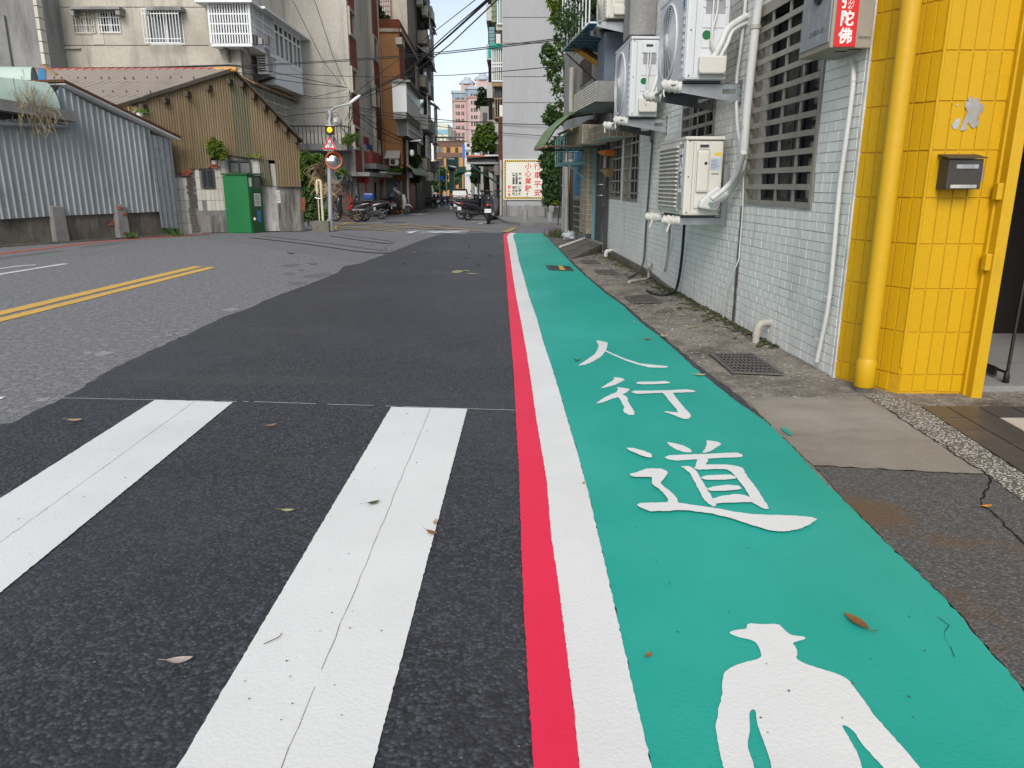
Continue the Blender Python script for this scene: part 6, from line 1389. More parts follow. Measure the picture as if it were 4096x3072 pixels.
# ground-floor brick wall with ledge
bx0, bx1 = hitY(1322, 800, 36.2).x, hitY(1398, 800, 36.2).x; zb_, zt_ = g(36.2), hitY(1360, 735, 36.2).z
bwl = thing('brick_wall', 'low wall of brown brick tiles under the concrete balcony', 'wall', ((bx0+bx1)/2, 36.3, zb_))
MB().box((bx0-.3, 36.2, zb_-.1), (bx1, 36.45, zt_)).build('core', 'stone_wall', bwl)
nr, ncl = 17, 9; hh, ww = (zt_-zb_)/nr, (bx1-bx0+.2)/ncl
for r_ in range(nr):
    for c_ in range(ncl+1):
        xa = bx0-.2+ww*(c_-.5*(r_ % 2)); xb_ = min(xa+ww, bx1); xa = max(xa, bx0-.2)
        if xb_-xa > .05: MB().box((xa+.008, 36.175, zb_+hh*r_+.008), (xb_-.008, 36.2, zb_+hh*(r_+1)-.008)).build('brick', 'brick_brown', bwl, fixn=False)
MB().box((bx0-.3, 36.05, zt_), (bx1+.02, 36.55, zt_+.16)).build('coping', 'stone_wall', bwl)
# --- street fronts running away: basis along the street
SD = Vector((-.0277, 1, 0)).normalized(); SN = Vector((SD.y, -SD.x, 0))     # left row faces +X
LP = Vector((XE, YBK, 0))
def lsz(px, py, off=0.0):
    q = hitP(px, py, LP+SN*off, SN); return (q-LP).dot(SD), q.z
def lpt(s, z, off=0.0): return LP+SD*s+SN*off+Vector((0, 0, z))
def lhex(s0, s1, z0, z1, o0, o1): return [lpt(s0, z0, o0), lpt(s1, z0, o0), lpt(s1, z0, o1), lpt(s0, z0, o1), lpt(s0, z1, o0), lpt(s1, z1, o0), lpt(s1, z1, o1), lpt(s0, z1, o1)]
def lb_(s0, s1, z0, z1, o0, o1, name, m, parent, **k): return MB().hexa(lhex(s0, s1, z0, z1, o0, o1)).build(name, m, parent, **k)
def lpx(x0, x1, y0, y1, o0, o1, name, m, parent, **k):
    xm, ym = (x0+x1)/2, (y0+y1)/2; s0, s1 = lsz(x0, ym, o1)[0], lsz(x1, ym, o1)[0]; z1, z0 = lsz(xm, y0, o1)[1], lsz(xm, y1, o1)[1]
    return lb_(s0, s1, z0, z1, o0, o1, name, m, parent, **k), (s0, s1, z0, z1)
se = lsz(1516, 400)[0]
lb_(.05, se, -1, HTB, -6, 0, 'street_wall', 'wall_plaster', lb)
r1 = (lsz(1386, 300)[0], lsz(1418, 300)[0]); r2 = (lsz(1484, 300)[0], lsz(1508, 300)[0])
for (a, b), zz_ in ((r1, (740-690, 0)), (r2, (0, 0))): lb_(a, b, 1.2, HTB-.2, .001, .16, 'red_tile_strip', 'tile_redbrown', lb)
for s in (0.02, r1[1]+.02, r2[0]-.35, r2[1]+.03): lb_(s, s+.30, -1, HTB, .001, .20, 'pilaster', 'wall_plaster', lb)
for x0, x1, y0, y1 in ((1391, 1414, 42, 148), (1402, 1424, 275, 375), (1412, 1436, 505, 600), (1490, 1506, 150, 245), (1496, 1512, 350, 430), (1500, 1516, 560, 620)):
    xm = (x0+x1)/2; sa, sb = lsz(x0, (y0+y1)/2, .2)[0], lsz(x1, (y0+y1)/2, .2)[0]; zt, zb = lsz(xm, y0, .2)[1], lsz(xm, y1, .2)[1]
    f = MB()
    for a, b, c, d in ((sa, sa+.12, zb, zt), (sb-.12, sb, zb, zt), (sa+.12, sb-.12, zb, zb+.12), (sa+.12, sb-.12, zt-.12, zt)): f.hexa(lhex(a, b, c, d, .06, .30))
    f_ = f.build('window', 'wall_beige', lb); lb_(sa+.12, sb-.12, zb+.12, zt-.12, .061, .09, 'pane', 'glass_frost', f_)
# recess balcony with washing
s0, s1 = lsz(1446, 560)[0], lsz(1478, 560)[0]; zc0, zc1 = lsz(1460, 608)[1], lsz(1460, 540)[1]
lb_(s0, s1, zc0-.6, zc0, .001, .5, 'balcony_front', 'tile_redbrown', lb); lb_(s0, s1, zc0, zc1, .001, .02, 'balcony_opening', 'painted_shade', lb)  # opening is a flat sheet with its shade put into the colour
lb_(s0-.8, s1+1.5, lsz(1480, 672)[1]-.1, lsz(1480, 660)[1], .001, .8, 'lintel', 'wall_greydark', lb)
for i, (m, col, cat_) in enumerate((('cloth_maroon', 'maroon jacket', 'jacket'), ('denim', 'pair of blue jeans', 'trousers'))):
    a, b = hitP(1450+i*14, 545+i*30, LP+SN*.6, SN), hitP(1470+i*14, 585+i*20, LP+SN*.6, SN)
    q = MB(); q.prism([a, Vector((b.x, b.y, a.z)), b, Vector(((a.x+b.x)/2, (a.y+b.y)/2, b.z+.12)), Vector((a.x, a.y, b.z))], SN*.08); q.build('laundry', m, label=f'{col} hung out to dry over the recessed red tiled balcony', cat=cat_)
# canopies, shutters and doors at street level
zl0 = lsz(1480, 700)[1]
lb_(lsz(1406, 700)[0]-1, lsz(1500, 700)[0], lsz(1450, 708)[1], lsz(1450, 694)[1], .001, 1.0, 'canopy', 'wall_greydark', lb)
for a, b, y0, m in ((1404, 1440, 725, 'stone_wall'), (1446, 1472, 715, 'painted_shade'), (1476, 1500, 735, 'tile_brown'), (1502, 1516, 730, 'painted_shade')):
    lpx(a, b, y0, 830, .001, .05, 'shop_front', m, lb)
# ---------------------------------------------------------------- orange-brown tiled building
s0 = se+.02; XO = lpt(s0, 0, 0); YO = XO.y
xo1 = hitY(1606, 400, YO).x; off2 = (Vector((xo1, YO, 0))-LP).dot(SN)
ob = thing('apartment_block', 'narrow apartment block of orange brown tiles with brick parapet', 'apartment building', (xo1-.6, YO+1, g(YO)))
zt = hitY(1560, 128, YO).z; zp = hitY(1560, 76, YO).z; s1 = s0+11
lb_(s0, s1, -1.2, zt, -3, off2, 'wall', 'tile_orange', ob)
lb_(s0-.12, s1, zt, zt+.18, -3, off2+.14, 'cornice', 'wall_beige', ob)
q = MB(); lb_(s0+.02, s1, zt+.18, zp, -2.9, off2+.02, 'parapet', 'brick_red', ob)
nb_ = 12; wd = (xo1-XO.x)
for j in range(6):
    for i in range(7):
        z = zt+.2+(zp-zt-.2)*j/6; x = XO.x+wd*(i+(.5 if j % 2 else 0))/7.5
        MB().box((x, YO-.03, z+.01), (x+wd/7.5-.02, YO+.04, z+(zp-zt-.2)/6-.01)).build('brick', 'brick_red', ob, fixn=False)
def opx(x0, x1, y0, y1, o0, o1, name, m, parent=ob): return lpx(x0, x1, y0, y1, off2+o0, off2+o1, name, m, parent)
for x0, x1, y0, y1 in ((1608, 1620, 160, 186), (1612, 1624, 325, 345), (1614, 1622, 480, 500)): opx(x0, x1, y0, y1, .001, .35, 'concrete_bracket', 'wall_beige')
opx(1606, 1626, 130, 700, .001, .03, 'dark_tile_band', 'tile_redbrown')
for y0, y1 in ((210, 262), (270, 330), (560, 665)): opx(1625, 1672, y0, y1, .001, .04, 'loggia', 'painted_shade')  # flat near-black sheets stand in for the shade of the loggias
bb_, (sa, sb, za, zb2) = opx(1627, 1680, 365, 470, .001, .75, 'balcony', 'white_metal')
for i in range(10): a = sa+(sb-sa)*i/10; lb_(a+.06, a+(sb-sa)/10-.06, za+.9, zb2-.15, off2+.751, off2+.77, 'pane', 'glass_frost', bb_)
lb_(sa-.2, sb+.2, zb2, zb2+.1, off2, off2+1.0, 'balcony_roof', 'wall_greydark', bb_); lb_(sa, sb, za-.35, za-.01, off2+.001, off2+.7, 'balcony_slab', 'wall_greydark', bb_)
b2_, (sa, sb, za, zb2) = opx(1630, 1688, 505, 560, .001, .6, 'balcony', 'glass_frost')
for i in range(13): a = sa+(sb-sa)*i/12; lb_(a-.03, a+.03, za, zb2, off2+.601, off2+.64, 'bar', 'white_metal', b2_)
for z in (za, (za+zb2)/2, zb2): lb_(sa, sb, z-.04, z+.04, off2+.641, off2+.66, 'rail', 'white_metal', b2_)
opx(1672, 1680, 275, 760, .001, .12, 'downpipe', 'wall_beige')
opx(1545, 1602, 690, 696, .001, .3, 'ledge', 'wall_greydark')
yo = YO
for a, b, m in ((1550, 1578, 'teal_shutter'), (1584, 1604, 'roller_shutter')):
    w_ = ypx(a, b, 716, 812, yo, .001, .05, 'roller_shutter', m, ob)
    x0, x1, z0, z1 = yr(a, b, 716, 812, yo)
    for i in range(18): MB().box((x0, yo-.075, z0+(z1-z0)*i/18), (x1, yo-.052, z0+(z1-z0)*(i+.7)/18)).build('slat', m, w_, fixn=False)
for a, b, m in ((1608, 1624, 'roller_shutter'), (1630, 1640, 'wall_beige'), (1641, 1660, 'red_paint'), (1668, 1688, 'teal_shutter')): opx(a, b, 725, 835, .001, .05, 'shop_front', m)
a, b = hitY(1543, 616, YO-.45), hitY(1599, 634, YO-.45)
q = MB(); q.prism([(a.x, YO-.01, a.z+.15), (b.x, YO-.01, a.z+.15), (b.x, YO-.6, b.z), (a.x-.1, YO-.6, b.z)], (0, 0, .06)); q.build('small_roof', 'white_wall', ob)
u = thing('outdoor_unit', 'white outdoor unit under a small roof on the orange brown wall', 'air conditioner', ((a.x+b.x)/2, YO-.3, hitY(1575, 660, YO-.5).z))
x0, x1, z0, z1 = yr(1557, 1594, 634, 662, YO-.5); MB().cbox((x0, YO-.5, z0), (x1, YO-.06, z1), .02).build('casing', 'ac_cream', u)
MB().lathe([(1e-4, -.012), (.14, -.012), (.16, -.004)], (x0+.22, YO-.5, (z0+z1)/2), 18, 'Y').build('fan_guard', 'ac_dark', u); MB().box((x0, YO-.45, z0-.05), (x1, YO-.01, z0-.001)).build('shelf', 'steel_dark', u)
x0, x1, z0, z1 = yr(1530, 1600, 668, 690, YO-.7); q = MB(); q.prism([(x0, YO-.9, z0), (x1+.25, YO-.9, z0-.15), (x1+.25, YO-.01, z0+.1), (x0, YO-.01, z1)], (0, 0, .06)); q.build('mossy_canopy', 'moss_green', ob)
# green dome awning further along
s0_, s1_ = lsz(1655, 705, off2+.9)[0], lsz(1718, 708, off2+.9)[0]; zA_ = lsz(1680, 700, off2+.9)[1]
q = MB(); pr_ = [(0, .55), (.4, .5), (.75, .32), (.95, 0)]
m = 4; q.add([lpt(s, zA_+h, off2+o) for s in (s0_, s1_) for o, h in pr_]+[lpt(s, zA_+h-.04, off2+o) for s in (s0_, s1_) for o, h in pr_], [(i, i+1, m+i+1, m+i) for i in range(3)]+[(2*m+i, 3*m+i, 3*m+i+1, 2*m+i+1) for i in range(3)]+[(0, 4, 12, 8), (3, 11, 15, 7)]); q.build('dome_awning', 'awning_green', ob)
# ---------------------------------------------------------------- tall block full of balconies
s2 = s0+5.5; off3 = off2-.05
tb = thing('apartment_block', 'tall grey apartment block crowded with balconies, awnings and cages', 'apartment building', tuple(lpt(s2+15, -.8, 0)))
HT3 = 26
lb_(s2, s2+17, -1.5, HT3, -8, off3, 'wall', 'wall_beige', tb)
lb_(s1+.02, s2+17, -1.4, HT3-.1, off3-.5, off3+.0, 'wall', 'wall_beige', tb)
rr = random.Random(77)
for fl in range(8):
    z = 2.2+3.0*fl
    for bay_ in range(5):
        s = s2+.2+bay_*3.4
        if z < zp+1 and s < s1+.5: continue
        w_ = rr.uniform(2.6, 3.4); d = rr.uniform(.3, .75); k_ = rr.random()
        m = rr.choice(['wall_beige', 'white_wall', 'white_wall', 'stone_wall', 'tile_cream'])
        b_ = lb_(s, s+w_, z, z+rr.uniform(.8, 1.1), off3+.001, off3+d, 'balcony', m, tb)
        lb_(s, s+w_, z+1.1, z+2.6, off3+.001, off3+.05, 'window', rr.choice(['glass_dark', 'glass_frost', 'painted_shade']), tb)
        if k_ < .65:
            for i in range(8): a = s+w_*i/7; lb_(a-.03, a+.03, z+1, z+2.5, off3+d-.06, off3+d, 'bar', 'white_metal' if k_ < .45 else 'steel_dark', b_)
            for f in (0, .5, 1): lb_(s, s+w_, z+1+1.5*f-.03, z+1+1.5*f+.03, off3+d+.001, off3+d+.03, 'rail', 'white_metal' if k_ < .45 else 'steel_dark', b_)
        if rr.random() < .75:
            am = rr.choice(['teal', 'awning_green', 'white_metal', 'steel_dark', 'metal_mint', 'white_metal', 'stone_wall'])
            MB().hexa([lpt(s-.1, z+2.75, off3), lpt(s+w_+.1, z+2.75, off3), lpt(s+w_+.1, z+2.2, off3+d+.3), lpt(s-.1, z+2.2, off3+d+.3), lpt(s-.1, z+2.83, off3), lpt(s+w_+.1, z+2.83, off3), lpt(s+w_+.1, z+2.26, off3+d+.3), lpt(s-.1, z+2.26, off3+d+.3)]).build('awning', am, b_)
        if rr.random() < .6:
            a = s+rr.uniform(0, w_-.9); MB().hexa(lhex(a, a+.85, z-.75, z-.1, off3+d*.4, off3+d*.4+.4)).build('outdoor_unit_box', 'ac_cream', b_)
# white grid wall and roof terrace above the orange block
x0, x1, z0, z1 = yr(1508, 1560, -60, 74, YO+5.4); q = MB(); q.box((x0-3, YO+5.30, zp-.5), (x1, YO+5.4, z1+6)); q.build('white_grid_wall', 'white_wall', tb)
for i in range(9): x = x0+(x1-x0)*i/8; MB().box((x-.015, YO+5.26, zp-.3), (x+.015, YO+5.299, z1+6)).build('grid_line', 'tile_redbrown', tb)
for j in range(14): z = zp+.3*j; MB().box((x0, YO+5.25, z-.012), (x1, YO+5.259, z+.012)).build('grid_line', 'stone_wall', tb)
# ---------------------------------------------------------------- grey building at the far left
gb_ = thing('apartment_block', 'bare grey cement building at the far left edge', 'apartment building', (-21, 29, 0))
xg = hitY(166, 150, 28.6).x
MB().box((xg-12, 28.6, -1), (xg-.1, 36, HTB)).build('wall', 'wall_greydark', gb_)
q = MB()
for i in range(34): q.box((xg-.099, 28.57, 2.2+.38*i), (xg+.02, 28.9, 2.2+.38*i+.35))
q.build('edge_tiles', 'tile_cream', gb_, kind='stuff'); ypx(0, 14, 60, 360, 28.6, 0, .12, 'downpipe', 'stone_wall', gb_)
# ---------------------------------------------------------------- right row beyond the crossing
YR = 37.5
XR = hitY(2011, 600, YR).x
RP = Vector((XR, YR, 0)); RN = -SN                 # right row faces -X
def rsz(px, py, off=0.0):
    q = hitP(px, py, RP+RN*off, RN); return (q-RP).dot(SD), q.z
def rhex(s0, s1, z0, z1, o0, o1):
    f = lambda s, z, o: RP+SD*s+RN*o+Vector((0, 0, z))
    return [f(s0, z0, o0), f(s1, z0, o0), f(s1, z0, o1), f(s0, z0, o1), f(s0, z1, o0), f(s1, z1, o0), f(s1, z1, o1), f(s0, z1, o1)]
def rb(s0, s1, z0, z1, o0, o1, name, m, parent, **k): return MB().hexa(rhex(s0, s1, z0, z1, o0, o1)).build(name, m, parent, **k)
gbl = thing('apartment_block', 'grey rendered end wall of the block carrying the warning sign', 'apartment building', (XR+2.5, YR+2, g(YR)))
q = MB(); q.box((XR+.001, YR, -1.5), (XR+7, YR+14, 17)); q.build('wall', 'wall_grey', gbl)
rb(.3, 14, -1.5, 17, -2, .0, 'street_wall', 'wall_beige', gbl)
for y in (69, 172, 306, 410): ypx(2011, 2290, y-1, y+1, YR, -.01, .012, 'score_line', 'concrete_dark', gbl)
ypx(2011, 2200, 822, 875, YR, .001, .05, 'base_band', 'wall_greydark', gbl)
# warning board
sg = thing('warning_sign', 'cream board with red and black characters and striped border on the grey wall', 'sign', (hitY(2095, 800, YR).x, YR-.05, hitY(2095, 800, YR).z))
sx0, sx1, sz0, sz1 = yr(2014, 2180, 637, 799, YR-.10)
MB().box((sx0, YR-.09, sz0), (sx1, YR-.01, sz1)).build('board', 'sign_cream', sg)
ye_ = YR-.092; bw_ = .085
q = MB(); k_ = MB()
for i in range(4):
    x0, x1, z0, z1 = ((sx0+.04, sx1-.04, sz1-bw_-.04, sz1-.04), (sx0+.04, sx1-.04, sz0+.04, sz0+.04+bw_), (sx0+.04, sx0+.04+bw_, sz0+.04+bw_, sz1-.04-bw_), (sx1-.04-bw_, sx1-.04, sz0+.04+bw_, sz1-.04-bw_))[i]
    q.box((x0, ye_, z0), (x1, YR-.0905, z1)); L_ = max(x1-x0, z1-z0); n = int(L_/.1)
    for j in range(n):
        if i < 2: a = x0+(x1-x0)*j/n; b = (x1-x0)/n*.5; k_.poly([(a, ye_-.001, z0), (a+b, ye_-.001, z0), (min(x1, a+b+.05), ye_-.001, z1), (a+.05, ye_-.001, z1)])
        else: a = z0+(z1-z0)*j/n; b = (z1-z0)/n*.5; k_.poly([(x0, ye_-.001, a), (x1, ye_-.001, min(z1, a+.05)), (x1, ye_-.001, min(z1, a+b+.05)), (x0, ye_-.001, a+b)])
q.build('yellow_border', 'sign_yellow', sg); k_.build('black_stripes', 'ink_black', sg, fixn=False)
SW, SH = 166.0, 162.0
def scol(txt, px, y0, y1, size, m, nm, bold=.0, sx=1):
    t = MB(); n = len(txt)
    for i, c_ in enumerate(txt):
        p = hitY(px, y0+(y1-y0)*(i/(max(1, n-1))), YR-.10)
        if c_ != ' ': text_mb(c_, Matrix(((1, 0, 0, p.x), (0, 0, -1, YR-.0945), (0, 1, 0, p.z), (0, 0, 0, 1))), size, t, bold=bold, sx=sx, shear=.06)
    return t.build(nm, m, sg, fixn=False)
scol('行車平安', 2149, 668, 773, .34, 'sign_red', 'lettering', .004); scol('小心駕駛', 2112, 667, 755, .32, 'sign_red', 'lettering', .004); scol('!!', 2108, 780, 780, .30, 'sign_red', 'lettering', .006)
scol('市議員', 2080, 697, 733, .14, 'ink_black', 'lettering', .004); scol('連斐璠', 2079, 751, 777, .14, 'ink_black', 'lettering', .004)
scol('文化里里長', 2066, 696, 734, .125, 'ink_black', 'lettering', .004); scol('陳水上', 2066, 751, 777, .14, 'ink_black', 'lettering', .004)
scol('仁愛里里長', 2054, 696, 734, .125, 'ink_black', 'lettering', .004); scol('李天助', 2054, 751, 777, .14, 'ink_black', 'lettering', .004)
scol('關心您', 2037, 749, 780, .145, 'sign_red', 'lettering', .003)
# cages and awnings on its street side
def cage_front(x0, x1, y0, y1, Y, depth, m='white_metal', n=5, rails=(0, .45, .55, 1), fill=None):
    a, b, c, d = yr(x0, x1, y0, y1, Y); f = MB()
    for i in range(n+1): x = a+(b-a)*i/n; f.box((x-.018, Y-.02, c), (x+.018, Y+.02, d))
    for r_ in rails: z = c+(d-c)*r_; f.box((a, Y-.03, z-.025), (b, Y-.021, z+.025))
    for i in range(5): y = Y+.02+depth*(i+1)/5; f.box((a-.018, y-.018, c), (a+.018, y+.018, d))
    for r_ in rails: z = c+(d-c)*r_; f.box((a-.03, Y, z-.025), (a-.019, Y+depth, z+.025))
    f.box((a, Y, c-.05), (b, Y+depth, c-.026)); o = f.build('window_cage', m, gbl)
    if fill: MB().box((a+.05, Y+.08, c), (b, Y+.1, d)).build('pane', fill, o)
    return o
cage_front(1968, 2010, 193, 324, YR+.3, 2.4, fill='awning_green'); cage_front(1989, 2010, -10, 95, YR+.3, 2.0, n=2, rails=(0, 1), fill='teal'); cage_front(1972, 2010, 350, 392, YR+.6, 2.0, 'steel_dark', n=6, rails=(0, 1), fill='wood_dark'); cage_front(1980, 2010, 395, 470, YR+.5, 2.2, 'wood', n=3, rails=(0, 1), fill='painted_shade')
ypx(1966, 2010, 325, 345, YR+.35, 0, .02, 'balcony_soffit', 'wood', gbl); ypx(1984, 2002, 136, 178, YR+.6, 0, .4, 'outdoor_unit_box', 'ac_cream', gbl); ypx(1998, 2010, 420, 466, YR+.45, 0, .06, 'cream_panel', 'sign_cream', gbl); ypx(1984, 2010, 96, 120, YR+.5, 0, .1, 'shelf', 'wall_beige', gbl); ypx(1994, 2010, 472, 700, YR+.5, 0, .1, 'rusty_lattice', 'rust', gbl)
def awn(x0, x1, y0, y1, Y, m):
    a, b, c, d = yr(x0, x1, y0, y1, Y); n = 6; q = MB()
    for i in range(n): t0, t1 = i/n, (i+1)/n; q.hexa([(a+(b-a)*.35*t0**2, Y+2.5*0, d+(c-d)*t0), (b, Y, d+(c-d)*t0), (b, Y+2.5, d+(c-d)*t0), (a+(b-a)*.35*t0**2, Y+2.5, d+(c-d)*t0), (a, Y, d+(c-d)*t1+.02), (b, Y, d+(c-d)*t1+.02), (b, Y+2.5, d+(c-d)*t1+.02), (a, Y+2.5, d+(c-d)*t1+.02)])
    return q.build('awning', m, gbl)
awn(1966, 1984, -40, 90, YR+2.8, 'awning_green'); awn(1956, 1978, 108, 192, YR+2.8, 'teal'); ypx(1960, 2010, 174, 193, YR+.25, 0, .05, 'tarpaulin', 'teal_bright', gbl); ypx(1953, 1966, 195, 232, YR+.9, 0, .05, 'tarpaulin', 'teal_bright', gbl)
for x in (2021, 2003): pipe('wall_downpipe', 'grey downpipe at the corner foot of the sign wall' if x == 2021 else 'cream pipe on the street corner of the sign wall', [hitY(x, 800 if x == 2021 else 640, YR-.1), Vector((hitY(x, 860, YR-.1).x, YR-.1, g(YR)+.12))], .055, 'stone_wall' if x == 2021 else 'pvc_dirty', 8, smooth=False)
# white block next to it
YW = 53.0; xw0, xw1 = hitY(1947, 300, YW).x, hitY(1972, 300, YW).x
wb = thing('apartment_block', 'white apartment block with stacked balconies beyond the grey end wall', 'apartment building', (xw0+2, YW+5, -.6))
MB().box((xw0+.35, YW+.5, -1.5), (xw0+8, YW+24, 21)).build('wall', 'white_wall', wb)
for i in range(8):
    z = 2.0+2.35*i; b_ = MB().box((xw0, YW, z), (xw0+3, YW+20, z+.95)).build('balcony', 'white_wall', wb); MB().box((xw0+.1, YW+.3, z+.96), (xw0+.34, YW+20, z+1.95)).build('dark_opening', 'painted_shade', wb)
    MB().box((xw0+.3, YW+.49, z+1.0), (xw0+.9, YW+.499, z+1.8)).build('window', 'glass_dark', wb)
YV = 66.0; xv = hitY(1921, 500, YV).x
vbk = thing('apartment_block', 'lower cream block with a roof garden behind the white block', 'apartment building', (xv+2, YV, -.8)); zv = hitY(1930, 425, YV).z
MB().box((xv, YV, -1.5), (xv+3, YV+12, zv)).build('wall', 'white_wall', vbk)
for i in range(4): z = zv-1.8-2.2*i; MB().box((xv-.35, YV+.3, z-.6), (xv-.001, YV+10, z)).build('balcony', 'wall_beige', vbk); MB().box((xv+.2, YV-.03, z+.1), (xv+.6, YV-.001, z+1.3)).build('window', 'glass_dark', vbk)
# lean-to roof over the pavement
YL = 41.5; ax0, ax1, _, _ = yr(1866, 2011, 600, 620, YL)
lt = thing('lean_to_roof', 'dark lean-to roof with rusty edge over the parked scooters', 'canopy', ((ax0+ax1)/2, YL+4, g(YL)))
za, zb_ = hitY(1866, 634, YL).z, hitY(2010, 622, YL).z
q = MB(); q.hexa([(ax0, YL, za), (ax1, YL, zb_), (ax1, YL+9, zb_), (ax0, YL+9, za), (ax0, YL, za+.10), (ax1, YL, zb_+.10), (ax1, YL+9, zb_+.10), (ax0, YL+9, za+.10)]); q.build('roof', 'steel_dark', lt)
MB().box((ax0, YL-.02, za+.10), ((ax0+ax1)/2, YL+.02, za+.16)).build('rusty_edge', 'orange_rim', lt); MB().box(((ax0+ax1)/2, YL-.02, za+.12), (ax1, YL+.02, za+.19)).build('white_edge', 'white_metal', lt)
for k in range(6): MB().box((ax0, YL+.3+1.6*k, za-.22), (ax1, YL+.38+1.6*k, za-.02)).build('rafter', 'steel_dark', lt)
d0, d1 = hitY(1882, 662, YL), hitY(1999, 738, YL); MB().tube([d0, d1], .055, 6).build('brace', 'dark_green', lt); MB().box((ax0, YL+.1, hitY(1900, 652, YL).z-.05), (ax1, YL+.16, hitY(1900, 652, YL).z+.05)).build('beam', 'speaker_grey', lt)
MB().box((ax1-.35, YL+.2, -1), (ax1, YL+9, za)).build('back_wall', 'painted_shade', lt); MB().box((ax1-.45, YL+.15, hitY(2000, 700, YL).z), (ax1-.1, YL+.19, hitY(2000, 655, YL).z)).build('meter_box', 'stone_wall', lt); MB().tube([(ax0+.25, YL+8.5, -1), (ax0+.25, YL+8.5, za)], .05, 6).build('post', 'steel_dark', lt)
# corner pavement, kerb, stumps, planter
cp = [G(1992, 878), G(2020, 893), G(2080, 901), G(2250, 905), Vector((3.4, 30.2, 0)), Vector((3.4, YR, 0)), Vector((XR-.3, YR, 0)), Vector((XR-.9, YR+8, 0)), Vector((XR-1.2, YR+6, 0))]
def gz(q, u): return Vector((q.x, q.y, g(q.y)+u))
q = MB(); n = len(cp); top_ = [gz(p, .10) for p in cp]; q.add(top_+[gz(p, -.05) for p in cp], [tuple(range(n))]+[(i, (i+1) % n, n+(i+1) % n, n+i) for i in range(n)]); pv2 = struct(q.build('pavement', 'stone_wall'))
for i in range(9):
    for j in range(3):
        a = Vector((XR+.05+.42*i, YR-1.0-1.35*j, 0)); b = a+Vector((.40, 1.3, 0))
        if a.x > XR+.3*j and a.y > 33.2-.0*i: MB().add([gz(Vector((a.x, a.y, 0)), .104), gz(Vector((b.x, a.y, 0)), .104), gz(b, .104), gz(Vector((a.x, b.y, 0)), .104)], [(0, 1, 2, 3)]).build('paving_slab', 'concrete_grey', pv2, fixn=False)
for i, (x, yb, yt, w_, lab) in enumerate(((2101, 895, 822, 21, 'grey concrete stump below the warning sign'), (2199, 896, 828, 22, 'grey concrete stump beside the hedge planter'))):
    b = G(x, yb); z0 = b.z; zt = hitY(x, yt, b.y).z; r_ = w_/2/F*b.y
    t = thing('bollard', lab, 'bollard', tuple(b), 0, 'concrete stumps on the corner pavement')
    MB().tube([(b.x, b.y, z0-.1), (b.x, b.y, zt-.18)], r_, 14).build('post', 'wall_greydark', t); q = MB(); q.cbox((b.x+(.0 if i == 0 else -.05), b.y-.06, zt-.181), (b.x+.15, b.y+.06, zt+.05), .02); q.build('broken_top', 'stone_wall', t)
hx0, hx1, hz0, hz1 = yr(2183, 2262, 832, 882, 34.8); MB().cbox((hx0, 34.8, g(34.8)), (hx1+1, 36.4, hz1), .03).build('planter', 'concrete_grey', label='low concrete planter holding the clipped hedge', cat='planter')
# ---------------------------------------------------------------- end of the street
def tower(label, x0, x1, y0, ys, Y, dome):
    a, b, _, zt = yr(x0, x1, y0, 740, Y); zs = hitY(x0, ys, Y).z; W_ = b-a
    t = thing('tower_block', label, 'tower block', ((a+b)/2, Y, -1.6), 0, 'pink tower blocks at the end of the street'); ch = W_*.13
    MB().prism([(a+ch, Y, -2), (b, Y, -2), (b+ch, Y+ch, -2), (b+ch, Y+W_, -2), (a, Y+W_, -2), (a, Y+ch*1.6, -2)], (0, 0, zs+2)).build('wall', 'pink_wall', t)
    MB().prism([(a+ch, Y, zs), (b, Y, zs), (b+ch, Y+ch, zs), (b+ch, Y+W_, zs), (a, Y+W_, zs), (a, Y+ch*1.6, zs)], (0, 0, zt-zs)).build('attic', 'slate_wall', t)
    MB().prism([(a+ch*.8, Y-.5, zt), (b+.3, Y-.5, zt), (b+ch+.5, Y+ch, zt), (b+ch, Y+W_, zt), (a-.3, Y+W_, zt), (a-.5, Y+ch*1.6, zt)], (0, 0, 1.2)).build('roof', 'tower_roof', t)
    MB().box((a, Y-.4, zs-.4), (b, Y-.02, zs+.4)).build('string_course', 'pink_dark', t)
    n = 5; fl = 3.35; k_ = int((zt-4)/fl)
    for j in range(k_):
        z = zt-3-fl*j
        for i, f in enumerate((.13, .27, .38, .58, .70)):
            x = a+ch+(b-a-ch)*f; MB().box((x, Y-.12, z-.8), (x+W_*.075, Y-.01, z+.9)).build('window', 'glass_dark', t, fixn=False)
    dx = a+(b-a)*dome; MB().box((dx-2.6, Y+3, zt+1.2), (dx+3.6, Y+9, zt+4.6)).build('stair_head', 'pink_wall', t)
    q = MB(); q.lathe([(4.0, 0), (4.2, .5), (3.4, 1.6), (2.0, 2.4), (1.7, 2.5), (1.7, 3.4), (1e-4, 3.6)], (dx+.5, Y+6, zt+4.6), 16); q.build('dome', 'tower_roof', t)
tower('left pink tower block, the lower of the two', 1814, 1866, 372, 402, 400, .95); tower('right pink tower block, the taller of the two', 1867, 1950, 356, 388, 392, .72)
